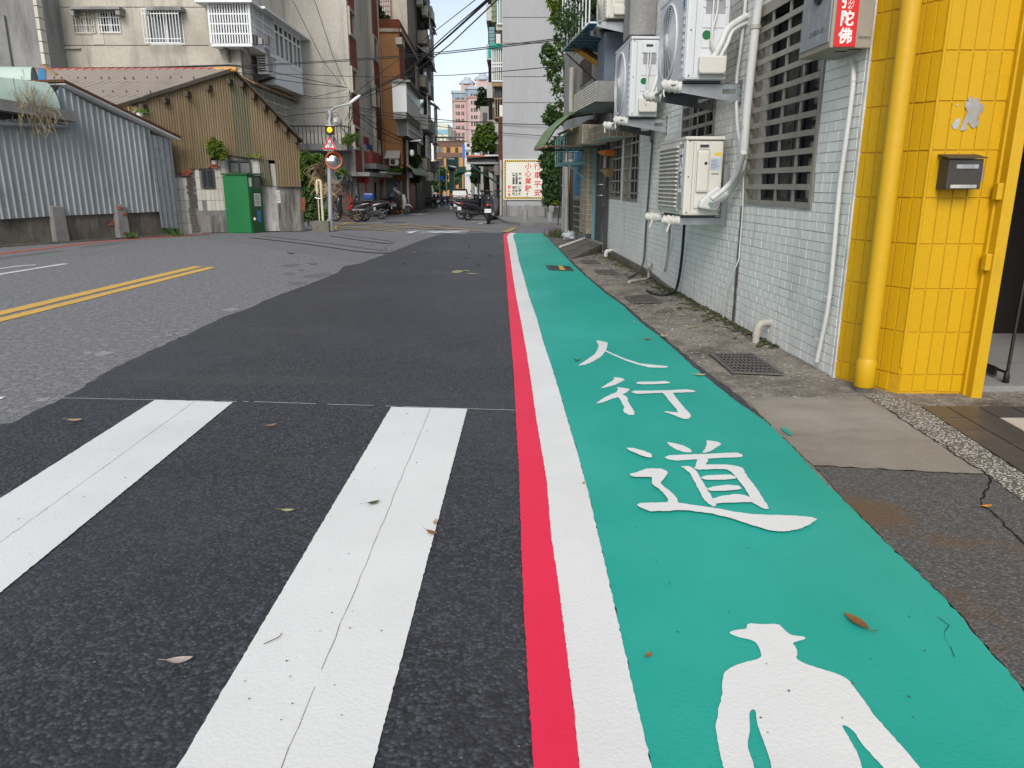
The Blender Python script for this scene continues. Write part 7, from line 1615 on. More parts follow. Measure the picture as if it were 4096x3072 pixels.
def simple(label, x0, x1, y0, Y, m, bands=(), wins=(), name='building', depth=10, roof=None):
    a, b, _, zt = yr(x0, x1, y0, 740, Y); t = thing(name, label, 'building', ((a+b)/2, Y, g(Y)))
    MB().box((a, Y, -2), (b, Y+depth, zt)).build('wall', m, t)
    for y0_, y1_, bm_ in bands: ypx(x0, x1, y0_, y1_, Y, .001, .15, 'band', bm_, t)
    for wx0, wx1, wy0, wy1, wm in wins:
        w_ = ypx(wx0, wx1, wy0, wy1, Y, .001, .12, 'window', wm, t); ypx((wx0+wx1)/2-.4, (wx0+wx1)/2+.4, wy0, wy1, Y, .121, .18, 'mullion', 'wood_dark', w_)
    if roof: ypx(x0-2, x1+5, roof[0], roof[1], Y, -1, 1.2, 'roof', 'steel_dark', t); [ypx(x0+(x1-x0)*i/7, x0+(x1-x0)*i/7+1.5, roof[1]+.5, y0, Y, -.5, .3, 'roof_post', 'steel_dark', t) for i in range(8)]
    return t
simple('brown and orange street-end building under a dark roof shed', 1738, 1851, 563, 170, 'wall_orange', [(563, 585, 'brick_brown'), (611, 628, 'brick_brown')], [(1746, 1771, 588, 609, 'glass_frost'), (1786, 1801, 588, 609, 'glass_dark'), (1821, 1832, 590, 609, 'glass_dark'), (1748, 1774, 634, 662, 'glass_dark'), (1790, 1806, 640, 662, 'glass_dark')], roof=(546, 551))
simple('pale yellow and blue building behind the brown one', 1738, 1791, 494, 260, 'pale_yellow', [(518, 536, 'sea_blue')], [], depth=20)
simple('small pale block left of the pink towers', 1791, 1817, 517, 280, 'pink_wall', [], [(1796, 1802, 525, 531, 'glass_dark'), (1806, 1812, 525, 531, 'glass_dark')])
simple('low white house with dark openings right of the brown building', 1860, 1886, 570, 150, 'white_wall', [(598, 604, 'wall_greydark')], [(1868, 1878, 574, 586, 'glass_dark'), (1864, 1874, 608, 625, 'glass_dark')])
simple('grey house with a brown window beside the bright green tree', 1884, 1912, 588, 120, 'stone_wall', [], [(1887, 1897, 590, 612, 'wood_dark')])
simple('plain white gable wall under the bright green tree', 1899, 1925, 600, 105, 'white_wall', [], [])
simple('grey flats low behind the trees at the street end', 1840, 1915, 630, 190, 'wall_greydark', [(660, 664, 'stone_wall')], [(1880, 1890, 640, 655, 'glass_dark'), (1896, 1906, 640, 655, 'glass_dark')])
bs = hitY(1855, 606, 145); ypx(1850, 1859, 580, 632, 145, 0, .4, 'hanging_sign', 'sign_blue', None, label='tall blue hanging sign on the brown building', cat='sign')
# green trumpet-shaped columns
def trumpet(label, xh0, xh1, yt, yh, xc0, xc1, yn, Y):
    a, b, zh, zt = yr(xh0, xh1, yt, yh, Y); c, d, _, zn = yr(xc0, xc1, yn, 800, Y); cx_ = (c+d)/2; t = thing('steel_column', label, 'column', (cx_, Y, g(Y)), 0, 'dark green trumpet headed columns')
    MB().box((a, Y-1, zh), (b, Y+1, zt)).build('head', 'dark_green', t)
    q = MB(); q.add([(a, Y-1, zh), (b, Y-1, zh), (b, Y+1, zh), (a, Y+1, zh), (c, Y-.4, zn), (d, Y-.4, zn), (d, Y+.4, zn), (c, Y+.4, zn)], [(0, 1, 5, 4), (1, 2, 6, 5), (2, 3, 7, 6), (3, 0, 4, 7)]); q.build('flare', 'dark_green', t)
    MB().box((c, Y-.4, g(Y)-.2), (d, Y+.4, zn)).build('shaft', 'dark_green', t); MB().box((a-.1, Y-1.1, zh-.08), (b+.1, Y+1.1, zh-.001)).build('rim', 'dark_green', t)
    q = MB()
    for i in range(4): q.prism([(c-.05, Y-.45, g(Y)+.25*i), (d+.05, Y-.45, g(Y)+.25*i+.2), (d+.05, Y-.45, g(Y)+.25*i+.33), (c-.05, Y-.45, g(Y)+.25*i+.13)], (0, .03, 0))
    q.build('warning_stripes', 'sign_yellow', t)
trumpet('nearer dark green trumpet column with loudspeakers', 1788, 1834, 630, 667, 1799, 1817, 684, 95); trumpet('farther dark green trumpet column right of the nearer one', 1829, 1863, 667, 688, 1836, 1848, 700, 112)
def street_lamp(label, px, yb, yt, Y, arm, r=.06):
    b = hitY(px, yb, Y); z = g(Y); t_ = hitY(px, yt, Y); t = thing('street_lamp', label, 'street lamp', (b.x, Y, z), 0, 'street lamps along the lane')
    MB().tube([(b.x, Y, z), (b.x, Y, t_.z)], r, 8).build('pole', 'galv', t); e = hitY(arm[0], arm[1], Y); m_ = Vector(((b.x+e.x)/2, Y, max(t_.z, e.z)+.05)); MB().tube(curve([(b.x, Y, t_.z), m_, e]), r*.7, 6).build('arm', 'galv', t)
    d_ = (e-m_).normalized(); MB().tube([e-d_*.1, e+d_*.25, e+d_*.6, e+d_*.75], .1, 8, rr=[.04, .1, .11, .03]).build('lamp_head', 'white_metal', t); return t
street_lamp('slim lamp pole with loudspeaker horns before the green columns', 1759, 778, 648, 78, (1790, 634)); q = MB(); q.lathe([(.05, 0), (.12, -.25), (.32, -.45)], tuple(hitY(1750, 657, 78)), 12, 'Y'); q.build('loudspeaker_horn', 'speaker_grey', label='grey loudspeaker horn on the slim lamp pole', cat='loudspeaker')
street_lamp('second slim lamp pole close behind the horn pole', 1787, 770, 672, 88, (1800, 664), .05)
s_ = ypx(1753, 1775, 704, 720, 82, 0, .08, 'road_name_sign', 'sign_blue', None, label='small blue street name sign on the slim pole', cat='sign')
cv = thing('shop_sign', 'white and green banded shop sign far down the lane', 'sign', tuple(hitY(1873, 706, 130)))
for y0, y1, m in ((680, 688, 'green_kiosk'), (688.2, 697, 'ink_white'), (697.2, 706, 'sea_blue')): ypx(1864, 1882, y0, y1, 130, 0, .3, 'band', m, cv)
# ---------------------------------------------------------------- sign post at the crossing
YP = hitZ(1322, 921).y; pbz = hitZ(1322, 921)
xp = pbz.x; ztp = hitY(1325, 440, YP).z
sp = thing('sign_post', 'grey post with flashing amber light, triangle slow sign and round mirror', 'sign post', (xp, YP, 0))
q = MB(); q.tube([(xp, YP, -.05), (hitY(1318, 700, YP).x, YP, hitY(1318, 700, YP).z), (hitY(1322, 480, YP).x, YP, ztp)], .055, 12); q.build('pole', 'galv', sp)
q = MB(); q.lathe([(.10, -.02), (.10, .15), (.055, .30)], (xp, YP, 0), 10); q.build('foot', 'wall_greydark', sp)
def yb(x0, x1, y0, y1, Y, o0, o1, name, m, parent, **k): return ypx(x0, x1, y0, y1, Y, o0, o1, name, m, parent, **k)
lt_ = yb(1304, 1333, 502, 538, YP-.1, 0, .14, 'light_box', 'plastic_black', sp)
c = hitY(1318.5, 519, YP-.26); MB().lathe([(1e-4, -.02), (.05, -.016), (.066, 0)], tuple(c), 20, 'Y').build('amber_lens', 'amber', lt_)
q = MB(); q.lathe([(.07, 0), (.078, -.05), (.083, -.05), (.076, 0)], tuple(c+Vector((0, .005, 0))), 20, 'Y'); q.build('visor', 'plastic_black', lt_)
yb(1302, 1336, 500, 502, YP-.1, -.02, .16, 'cap', 'white_metal', sp)
ta, tb_, tc = (hitY(*p, YP-.16) for p in ((1318, 543), (1291, 596), (1346, 598)))
def tri(sh, dy): m = (ta+tb_+tc)/3; return [m+(p-m)*sh+Vector((0, dy, 0)) for p in (ta, tb_, tc)]
q = MB(); q.prism(tri(1.06, 0), (0, .02, 0)); ts = q.build('triangle_sign', 'ink_white', sp, bev=.01); q = MB(); q.prism(tri(1.0, -.004), (0, .0035, 0)); q.build('red_border', 'sign_red', ts); q = MB(); q.prism(tri(.66, -.008), (0, .0035, 0)); q.build('white_field', 'ink_white', ts)
m_ = (ta+tb_+tc)/3; q = text_mb('慢', Matrix(((1, 0, 0, m_.x), (0, 0, -1, m_.y-.0095), (0, 1, 0, m_.z-.01), (0, 0, 0, 1))), .15, None); q.build('lettering', 'ink_black', ts, fixn=False)
q = MB(); q.prism([p+Vector((.09, .10, -.01)) for p in tri(1.03, 0)], (0, .02, 0)); q.build('second_sign_back', 'stone_wall', sp)
yb(1294, 1333, 599, 603, YP-.1, 0, .05, 'small_plate', 'speaker_grey', sp)
mc = hitY(1335, 642, YP-.2); rm_ = 29/F*YP
mr = thing('traffic_mirror', 'round orange rimmed traffic mirror on the sign post', 'mirror', tuple(mc))
MD = Vector((.30, -1, -.10)).normalized(); MQ = frame(mc, Vector((0, 0, 1)).cross(MD), (0, 0, 1))
q = MB(); q.lathe([(rm_*sin(a), .10*(cos(a)-cos(.95))*2) for a in [.95*k/8 for k in range(9)]][::-1] if False else [(max(1e-4, rm_*k/8), .055*(1-(k/8)**2)) for k in range(9)], (0, 0, 0), 32, M=MQ); q.build('glass', 'mirror', mr)
q = MB(); q.tube([MQ @ Vector((rm_*1.02*cos(2*pi*k/32), rm_*1.02*sin(2*pi*k/32), .0)) for k in range(33)], .020, 6, cap=False); q.build('rim', 'orange_rim', mr)
q = MB(); q.lathe([(rm_*1.02, -.005), (rm_*.7, -.07), (1e-4, -.09)], (0, 0, 0), 24, M=MQ); q.build('back_shell', 'orange_rim', mr)
q = MB(); q.add([MQ @ Vector(p) for p in [(rm_*1.05*cos(a), rm_*1.05*sin(a), o) for o in (.02, .13) for a in [pi*.12+pi*.76*k/12 for k in range(13)]]], [(i, i+1, 13+i+1, 13+i) for i in range(12)]); q.build('hood', 'orange_rim', mr); MB().tube([mc-MD*.08, Vector((hitY(1321, 650, YP).x, YP, mc.z))], .02, 6).build('bracket', 'galv', mr)
# arm, lamp and coiled cables at its head
sl = thing('street_lamp', 'white street lamp head on an arm over the sign post', 'street lamp', tuple(hitY(1328, 440, YP)), 0)
a, b, c, d = (hitY(*p, YP) for p in ((1322, 480), (1332, 434), (1395, 416), (1442, 380)))
MB().tube(curve([a, b, c]), .022, 8).build('arm', 'galv', sl); MB().tube([c, c.lerp(d, .25), c.lerp(d, .6), c.lerp(d, .9), d], .05, 8, rr=[.02, .036, .04, .03, .012]).build('lamp_head', 'white_metal', sl)
dm = hitY(1349, 487, YP-.05); q = MB(); q.ell(dm, (.125, .11, .125), 16, 10); du = q.build('cable_drum', 'speaker_grey', label='round grey junction dome hung beside the sign post head', cat='junction box'); MB().cbox(tuple(dm+Vector((-.05, -.13, -.02))), tuple(dm+Vector((.02, -.10, .06))), .005).build('clamp', 'pipe_cream', du)
rr = random.Random(5)
for i in range(5):
    c = hitY(1318+i*8, 470+8*(i % 3), YP-.03); r_ = .07+.02*(i % 2); q = MB(); q.tube([c+Vector((cos(t)*r_, .03*sin(2*t), sin(t)*r_*1.3)) for t in [2*pi*k/18 for k in range(19)]], .006, 4); q.build('cable_coil', 'rubber_black', label=('small loop of black cable nearest the pole under the lamp arm', 'low loop of black cable on the sign post head', 'large middle loop of black cable on the sign post head', 'loop of black cable over the round junction dome', 'loop of black cable right of the round junction dome')[i], cat='cable', group='cable loops on the sign post')
# kerb block with gas pipe
k0, k1 = hitZ(1250, 923), hitZ(1316, 923)
q = MB(); q.cbox((k0.x, k0.y, -.05), (k1.x, k0.y+.45, .235), .015); q.build('concrete_block', 'concrete_block', label='mossy concrete block at the foot of the sign post', cat='block')
YG = k0.y+.2
gp = thing('gas_pipe', 'cream looped gas pipe rising from the mossy concrete block', 'pipe', (hitY(1275, 880, YG).x, YG, .236))
x1, x2 = hitY(1271, 800, YG).x, hitY(1287, 800, YG).x; zt = hitY(1280, 722, YG).z; zb_ = hitY(1271, 775, YG).z
q = MB(); q.tube(curve([(x1, YG, zb_), (x1, YG, zt-.05), ((x1+x2)/2, YG, zt), (x2, YG, zt-.05), (x2, YG, zb_), (x2, YG, .236)]), .030, 10); q.build('loop', 'pipe_cream', gp)
q = MB(); q.tube([(x1+.01, YG, .236), (x1+.01, YG, zb_-.12)], .014, 8); q.build('riser', 'pipe_cream', gp); q = MB(); q.tube([(x1-.02, YG, .236), (x1-.02, YG, zb_-.10)], .018, 8); q.build('black_riser', 'plastic_black', gp)
q = MB(); q.lathe([(.03, 0), (.045, .01), (.045, .05), (.03, .06)], (x1, YG, zb_-.07), 10); q.build('valve', 'stone_wall', gp); q = MB(); q.tube([(x1-.06, YG-.03, zb_-.1), (x1+.08, YG-.03, zb_-.12)], .015, 6); q.build('valve_handle', 'chrome', gp)
for z in (zt-.1, zb_+.06): MB().lathe([(.036, 0), (.038, .01), (.038, .04), (.036, .05)], (x1, YG, z), 10).build('collar', 'pipe_cream', gp)
# telegraph pole and lamp in the lane
YT = 45.0; b = hitY(1633, 830, YT)
tp = thing('telegraph_pole', 'slender grey pole with lamp and meter box against the orange brown block', 'pole', (b.x, YT, g(YT)))
MB().tube([(b.x, YT, g(YT)), (hitY(1628, 560, YT).x, YT, hitY(1628, 560, YT).z)], .075, 8).build('pole', 'wall_greydark', tp); a, c = hitY(1640, 565, YT), hitY(1684, 562, YT); MB().tube([a, c], .05, 6, rr=[.03, .06]).build('lamp_arm', 'white_metal', tp); ypx(1636, 1651, 687, 710, YT-.1, 0, .25, 'meter_box', 'stone_wall', tp); ypx(1622, 1642, 660, 676, YT-.1, 0, .1, 'orange_insulators', 'wood', tp)
cm = hitY(1648, 618, YT-.6); q = MB(); q.lathe([(.12, 0), (.12, .18), (.08, .25), (1e-4, .26)], tuple(cm), 12); q.ell(cm, (.11, .11, .1), 10, 6); q.build('camera_dome', 'white_metal', label='white dome camera beside the slender grey pole', cat='camera')
# red lantern, extinguisher
yx = hitY(1462, 722, 38.2); q = MB(); q.ell(yx, (.2, .2, .16), 12, 8); lo = q.build('lantern', 'sign_red', label='red paper lantern hanging in a doorway of the beige block', cat='lantern'); MB().tube([yx+Vector((0, 0, -.15)), yx+Vector((0, 0, -.55))], .04, 6).build('tassel', 'sign_red', lo)
ex = G(1404, 845); ex = Vector((hitY(1404, 800, 35.3).x, 35.3, hitY(1404, 808, 35.3).z)); q = MB(); q.lathe([(1e-4, -.35), (.075, -.35), (.085, -.32), (.085, .12), (.05, .2), (.03, .25), (1e-4, .26)], tuple(ex), 14); eo = q.build('gas_cylinder', 'red_paint', label='tall red cylinder fixed at the corner by the brick wall', cat='cylinder'); MB().box((ex.x-.04, ex.y-.04, ex.z+.25), (ex.x+.04, ex.y+.04, ex.z+.34)).build('valve', 'orange_plastic', eo)
# ---------------------------------------------------------------- scooters
def make_scooter(name, label, loc, rz, body, group, box=None, plate=True, trike=False):
    t = thing(name, label, 'scooter', loc, rz, group); r = .25
    def wheel(x, y=0, nm='wheel', rim='speaker_grey', w_=.055):
        q = MB(); q.lathe([(r-.07, y-w_), (r-.015, y-w_), (r, y-w_*.5), (r, y+w_*.5), (r-.015, y+w_), (r-.07, y+w_)], (x, 0, r), 22, 'Y'); o = q.build(nm, 'rubber_black', t, True)
        q = MB(); q.lathe([(.05, y-w_*.9), (.06, y-w_*.9), (.06, y+w_*.9), (.05, y+w_*.9)], (x, 0, r), 12, 'Y'); q.lathe([(r-.075, y-w_*.8), (r-.06, y-w_*.8), (r-.06, y+w_*.8), (r-.075, y+w_*.8)], (x, 0, r), 20, 'Y')
        for k in range(5): a = 2*pi*k/5; q.tube([(x+.05*cos(a), y, r+.05*sin(a)), (x+(r-.07)*cos(a), y, r+(r-.07)*sin(a))], .018, 5)
        q.build('rim', rim, o, True)
    wheel(.66, nm='front_wheel'); wheel(-.62, nm='rear_wheel')
    def loft(secs, nm, m, parent=t):               # (x, z, half width, half height)
        vs = []; n = 12
        for x, z, hw, hh in secs: vs += [(x, hw*cos(2*pi*k/n), z+hh*sin(2*pi*k/n)) for k in range(n)]
        q = MB(); q.add(vs, [(i*n+k, i*n+(k+1) % n, (i+1)*n+(k+1) % n, (i+1)*n+k) for i in range(len(secs)-1) for k in range(n)], 0, True); q.add(vs[:n], [tuple(range(n))]); q.add(vs[-n:], [tuple(range(n))]); return q.build(nm, m, parent, True)
    loft([(-.98, .80, .05, .04), (-.85, .74, .12, .09), (-.55, .66, .16, .16), (-.25, .58, .15, .20), (-.08, .45, .14, .18), (-.02, .34, .12, .08)], 'tail_body', body)
    loft([(-.10, .30, .16, .05), (.15, .28, .17, .045), (.36, .30, .15, .06)], 'footboard', 'plastic_black')
    S_ = [(.42, .26, .10, .13), (.46, .42, .11, .17), (.50, .62, .12, .20), (.50, .82, .13, .19), (.46, .96, .11, .15), (.42, 1.04, .07, .10)]; q = MB(); n = 14; q.add([(x+hx*cos(2*pi*k/n), hy*sin(2*pi*k/n), z) for x, z, hx, hy in S_ for k in range(n)], [(i*n+k, i*n+(k+1) % n, (i+1)*n+(k+1) % n, (i+1)*n+k) for i in range(5) for k in range(n)]+[tuple(range(n)), tuple(range(5*n, 6*n))], 0, True); sh = q.build('front_shield', body, t, True)
    loft([(.44, .38, .06, .06), (.62, .52, .085, .05), (.82, .50, .07, .04), (.93, .38, .04, .03)], 'front_mudguard', body)
    loft([(-.88, .84, .08, .03), (-.62, .83, .13, .05), (-.30, .79, .14, .055), (-.06, .77, .10, .05), (.0, .73, .06, .04)], 'seat', 'seat_black')
    MB().tube([(.66, .0, r), (.50, 0, .80), (.44, 0, 1.06)], .035, 8).build('fork', 'steel_dark', t, True)
    MB().tube(curve([(.30, -.36, 1.06), (.40, -.22, 1.05), (.44, 0, 1.05), (.40, .22, 1.05), (.30, .36, 1.06)]), .016, 6).build('handlebar', 'plastic_black', t, True)
    loft([(.36, 1.06, .13, .05), (.48, 1.05, .13, .07), (.56, 1.0, .08, .05)], 'cowl', body)
    MB().ell((.66, 0, .80), (.04, .11, .06), 10, 6).build('headlight', 'car_glass', sh, True)
    for sgn in (-1, 1):
        MB().tube([(.38, .20*sgn, 1.06), (.36, .27*sgn, 1.25)], .008, 5).build('mirror_stem', 'plastic_black', t, True); MB().ell((.36, .30*sgn, 1.28), (.02, .065, .045), 10, 6).build('mirror', 'plastic_black', t, True)
    MB().tube([(-.2, -.16, .30), (-.55, -.20, .30), (-.95, -.20, .40)], .06, 8, rr=[.02, .05, .06]).build('exhaust', 'steel_dark', t, True)
    MB().cbox((-.55, -.12, .20), (-.08, .12, .42), .03).build('engine', 'ac_dark', t, True)
    MB().ell((-.97, 0, .74), (.04, .10, .045), 10, 6).build('tail_light', 'tail_red', t, True)
    q = MB(); q.prism([(-.95, -.05, .62), (-.95, .05, .62), (-1.12, .04, .40), (-1.12, -.04, .40)], (0, 0, .015)); q.build('rear_mudguard', 'plastic_black', t, True)
    pl = MB().box((-1.095, -.13, .46), (-1.08, .13, .60)).build('number_plate', 'ink_white', t, True)
    if plate: text_mb('MCB-1972', Matrix(((0, 0, -1, -1.097), (-1, 0, 0, 0), (0, 1, 0, .53), (0, 0, 0, 1))), .062, None).build('lettering', 'ink_black', pl, True, fixn=False)
    MB().tube([(-.15, .12, .25), (-.22, .2, .02)], .015, 5).build('stand', 'steel_dark', t, True)
    if box:
        q = MB(); q.cbox((-1.08, -.22, .92), (-.66, .22, 1.18), .05); q.build('top_box', box, t, True); MB().box((-1.06, -.2, .87), (-.7, .2, .918)).build('rack', 'steel_dark', t, True)
    if trike:
        for sgn in (-1, 1): wheel(-.45, .48*sgn, 'side_wheel', 'wood', .07)
        q = MB(); q.cbox((-.72, -.45, .46), (-.2, .45, .53), .02); q.build('axle_guard', 'stone_wall', t, True)
    return t
def gp_(px, py): q = G(px, py); return (q.x, q.y, q.z)
GS1, GS2 = 'scooters parked on the left of the lane', 'scooters parked under the lean-to roof'
make_scooter('scooter', 'black three-wheeled scooter with a blue box parked by the brick wall', gp_(1404, 885), pi*.97, 'scooter_black', GS1, 'blue_box', False, True)
make_scooter('scooter', 'black scooter close behind the three-wheeler with the blue box', gp_(1474, 877), pi*1.06, 'scooter_black', GS1, None, False)
rs = make_scooter('scooter', 'white scooter being straddled by the rider in the lane', gp_(1586, 856), -.08, 'scooter_white', None, None, False)
dk_ = make_scooter('scooter', 'dark scooter half hidden behind the rider in the grey jacket', gp_(1545, 849), pi*.85, 'scooter_grey', GS1, None, False)
for x, y, a, m, lab in ((1512, 858, .9, 'scooter_black', 'black scooter squeezed between the three-wheeler and the rider'), (1530, 851, .85, 'scooter_grey', 'grey scooter against the shutter behind the rider'), (1558, 845, .8, 'scooter_black', 'black scooter deepest against the shutters behind the rider')): make_scooter('scooter', lab, gp_(x, y), pi*a, m, GS1, None, False)
for x, y, a, m, lab in ((1916, 880, .22, 'scooter_black', 'low black scooter wedged beside the side-on one nearest the sign wall'), (1968, 880, .45, 'scooter_grey', 'grey scooter leaning by the cream corner pipe')): make_scooter('scooter', lab, gp_(x, y), pi*a, m, GS2, None, False)
p1 = make_scooter('scooter', 'dark scooter nearest in the row parked before the horn pole', gp_(1705, 833), pi*.85, 'scooter_grey', GS1, None, False)
for i, (x, y, m, lab) in enumerate(((1728, 829, 'scooter_black', 'second dark scooter in the row before the horn pole'), (1750, 825, 'scooter_blue', 'blue scooter in the row before the horn pole'), (1766, 821, 'scooter_blue', 'farther blue scooter at the right end of the row'), (1781, 817, 'scooter_black', 'last dark scooter at the right end of the row by the grey car'), (1690, 826, 'scooter_red', 'red tinged scooter behind the nearest one in the row'))):
    make_scooter('scooter', lab, gp_(x, y), pi*(.72+.04*i), m, GS1, None, False)
make_scooter('scooter', 'black and grey scooter standing across the lane, side on, nearest the sign wall', gp_(1898, 877), .10, 'scooter_black', GS2, None, False)
make_scooter('scooter', 'black scooter seen from behind with a white plate beside the sign wall', gp_(1955, 893), pi*.5, 'scooter_black', GS2, None, True)
for i, (x, y, m, a, lab) in enumerate(((1905, 861, 'scooter_grey', .2, 'grey scooter just behind the side-on black one under the lean-to'), (1925, 853, 'scooter_black', .3, 'third black scooter in the cluster under the lean-to'), (1938, 847, 'scooter_blue', .35, 'dark blue scooter in the cluster under the lean-to'), (1950, 840, 'scooter_black', .4, 'fifth black scooter in the cluster under the lean-to'), (1960, 834, 'scooter_white', .4, 'pale scooter in the cluster under the lean-to'), (1966, 826, 'scooter_black', .45, 'sixth black scooter in the cluster under the lean-to'), (1880, 858, 'scooter_black', .25, 'black scooter at the lane side of the cluster under the lean-to'), (1920, 866, 'scooter_black', .15, 'black scooter half hidden behind the side-on one nearest the sign wall'), (1972, 868, 'scooter_grey', 1.4, 'grey scooter with a white plate tucked behind the rear-facing one'))):
    make_scooter('scooter', lab, gp_(x, y), pi*a if i < 8 else a, m, GS2, None, i == 8)
# ---------------------------------------------------------------- people
def figure(name, label, joints, edges, radii, m, loc, rz, parts):
    t = thing(name, label, 'person', loc, rz); me = bpy.data.meshes.new('body'); me.from_pydata(joints, edges, []); o = bpy.data.objects.new('body', me); COL.objects.link(o); o.parent = t
    sk = o.modifiers.new('skin', 'SKIN'); sk.use_smooth_shade = True
    for i, v in enumerate(me.skin_vertices[0].data): v.radius = (radii[i], radii[i]); v.use_root = (i == 0)
    o.modifiers.new('sub', 'SUBSURF').levels = 1; o.modifiers['sub'].render_levels = 2; me.materials.append(MAT[m]); return t
def rider(label, loc, rz, jacket, trousers, helmet, lean=.15, headturn=0):
    J = [(-.32, 0, .84), (-.28, 0, 1.02), (-.22+lean*.3, 0, 1.26), (-.16+lean*.5, 0, 1.42), (-.13+lean*.6, 0, 1.52),
         (-.18+lean*.4, .19, 1.38), (-.02+lean, .27, 1.16), (.24, .30, 1.07), (-.18+lean*.4, -.19, 1.38), (-.02+lean, -.27, 1.16), (.24, -.30, 1.07)]
    t = figure('person', label, J, [(0, 1), (1, 2), (2, 3), (3, 4), (3, 5), (5, 6), (6, 7), (3, 8), (8, 9), (9, 10)], [.15, .15, .17, .12, .06, .085, .065, .045, .085, .065, .045], jacket, loc, rz, None)
    L_ = [(-.32, 0, .86), (-.28, .12, .84), (.10, .20, .80), (.10, .22, .42), (.12, .23, .10), (.22, .23, .08), (-.28, -.12, .84), (.10, -.20, .80), (.06, -.30, .42), (.02, -.34, .08), (.14, -.35, .05)]
    me = bpy.data.meshes.new('trousers'); me.from_pydata(L_, [(0, 1), (1, 2), (2, 3), (3, 4), (4, 5), (0, 6), (6, 7), (7, 8), (8, 9), (9, 10)], []); o = bpy.data.objects.new('trousers', me); COL.objects.link(o); o.parent = t
    o.modifiers.new('skin', 'SKIN').use_smooth_shade = True
    for i, v in enumerate(me.skin_vertices[0].data): q_ = [.15, .12, .10, .075, .05, .045, .12, .10, .075, .05, .045][i]; v.radius = (q_, q_); v.use_root = (i == 0)
    o.modifiers.new('sub', 'SUBSURF').levels = 1; me.materials.append(MAT[trousers])
    hx = -.11+lean*.7; q = MB(); q.ell((hx+.02, 0, 1.60), (.085, .075, .105), 14, 10); q.ell((hx+.10, 0, 1.59), (.018, .014, .02), 6, 4); q.build('head', 'skin', t, True)
    q = MB(); q.ell((hx, 0, 1.65), (.135, .125, .13), 16, 10); q.build('helmet', helmet, t, True); q = MB(); q.ell((hx+.10, 0, 1.60), (.05, .095, .08), 12, 8); q.build('visor', 'car_glass', t, True)
    for s_ in (-1, 1):
        q = MB(); q.ell((.27, .30*s_, 1.07), (.045, .035, .03), 8, 6)
        for k in range(4): q.tube([(.29, (.30+.022*(k-1.5))*s_, 1.08), (.325, (.30+.022*(k-1.5))*s_, 1.06), (.315, (.30+.022*(k-1.5))*s_, 1.035)], .010, 5)
        q.tube([(.25, .265*s_, 1.06), (.29, .255*s_, 1.05)], .011, 5); q.build('hand', 'skin', t, True)
        q = MB(); q.cbox((.08 if s_ > 0 else -.02, .19*s_-.05 if s_ > 0 else -.39, .005 if s_ < 0 else .32), (.34 if s_ > 0 else .24, .19*s_+.06 if s_ > 0 else -.29, .09 if s_ < 0 else .41), .03); q.build('shoe', 'rubber_black', t, True)
    return t
l_ = gp_(1586, 856); rider('rider in grey jacket and black helmet leaning over the white scooter', l_, -.08, 'cloth_grey', 'cloth_dark', 'helmet_black', .28)
for (x, y, jk, lab, sl_) in ((1910, 786, 'cloth_red', 'far rider in a red shirt going away down the lane', 'scooter ridden away by the person in red'), (1934, 783, 'cloth_grey', 'far rider in pale grey going away beside the rider in red', 'scooter ridden away by the person in pale grey')):
    l_ = gp_(x, y); make_scooter('scooter', sl_, l_, pi/2, 'scooter_grey', 'scooters ridden down the lane', None, False); rider(lab, l_, pi/2, jk, 'cloth_dark', 'car_white', .1)
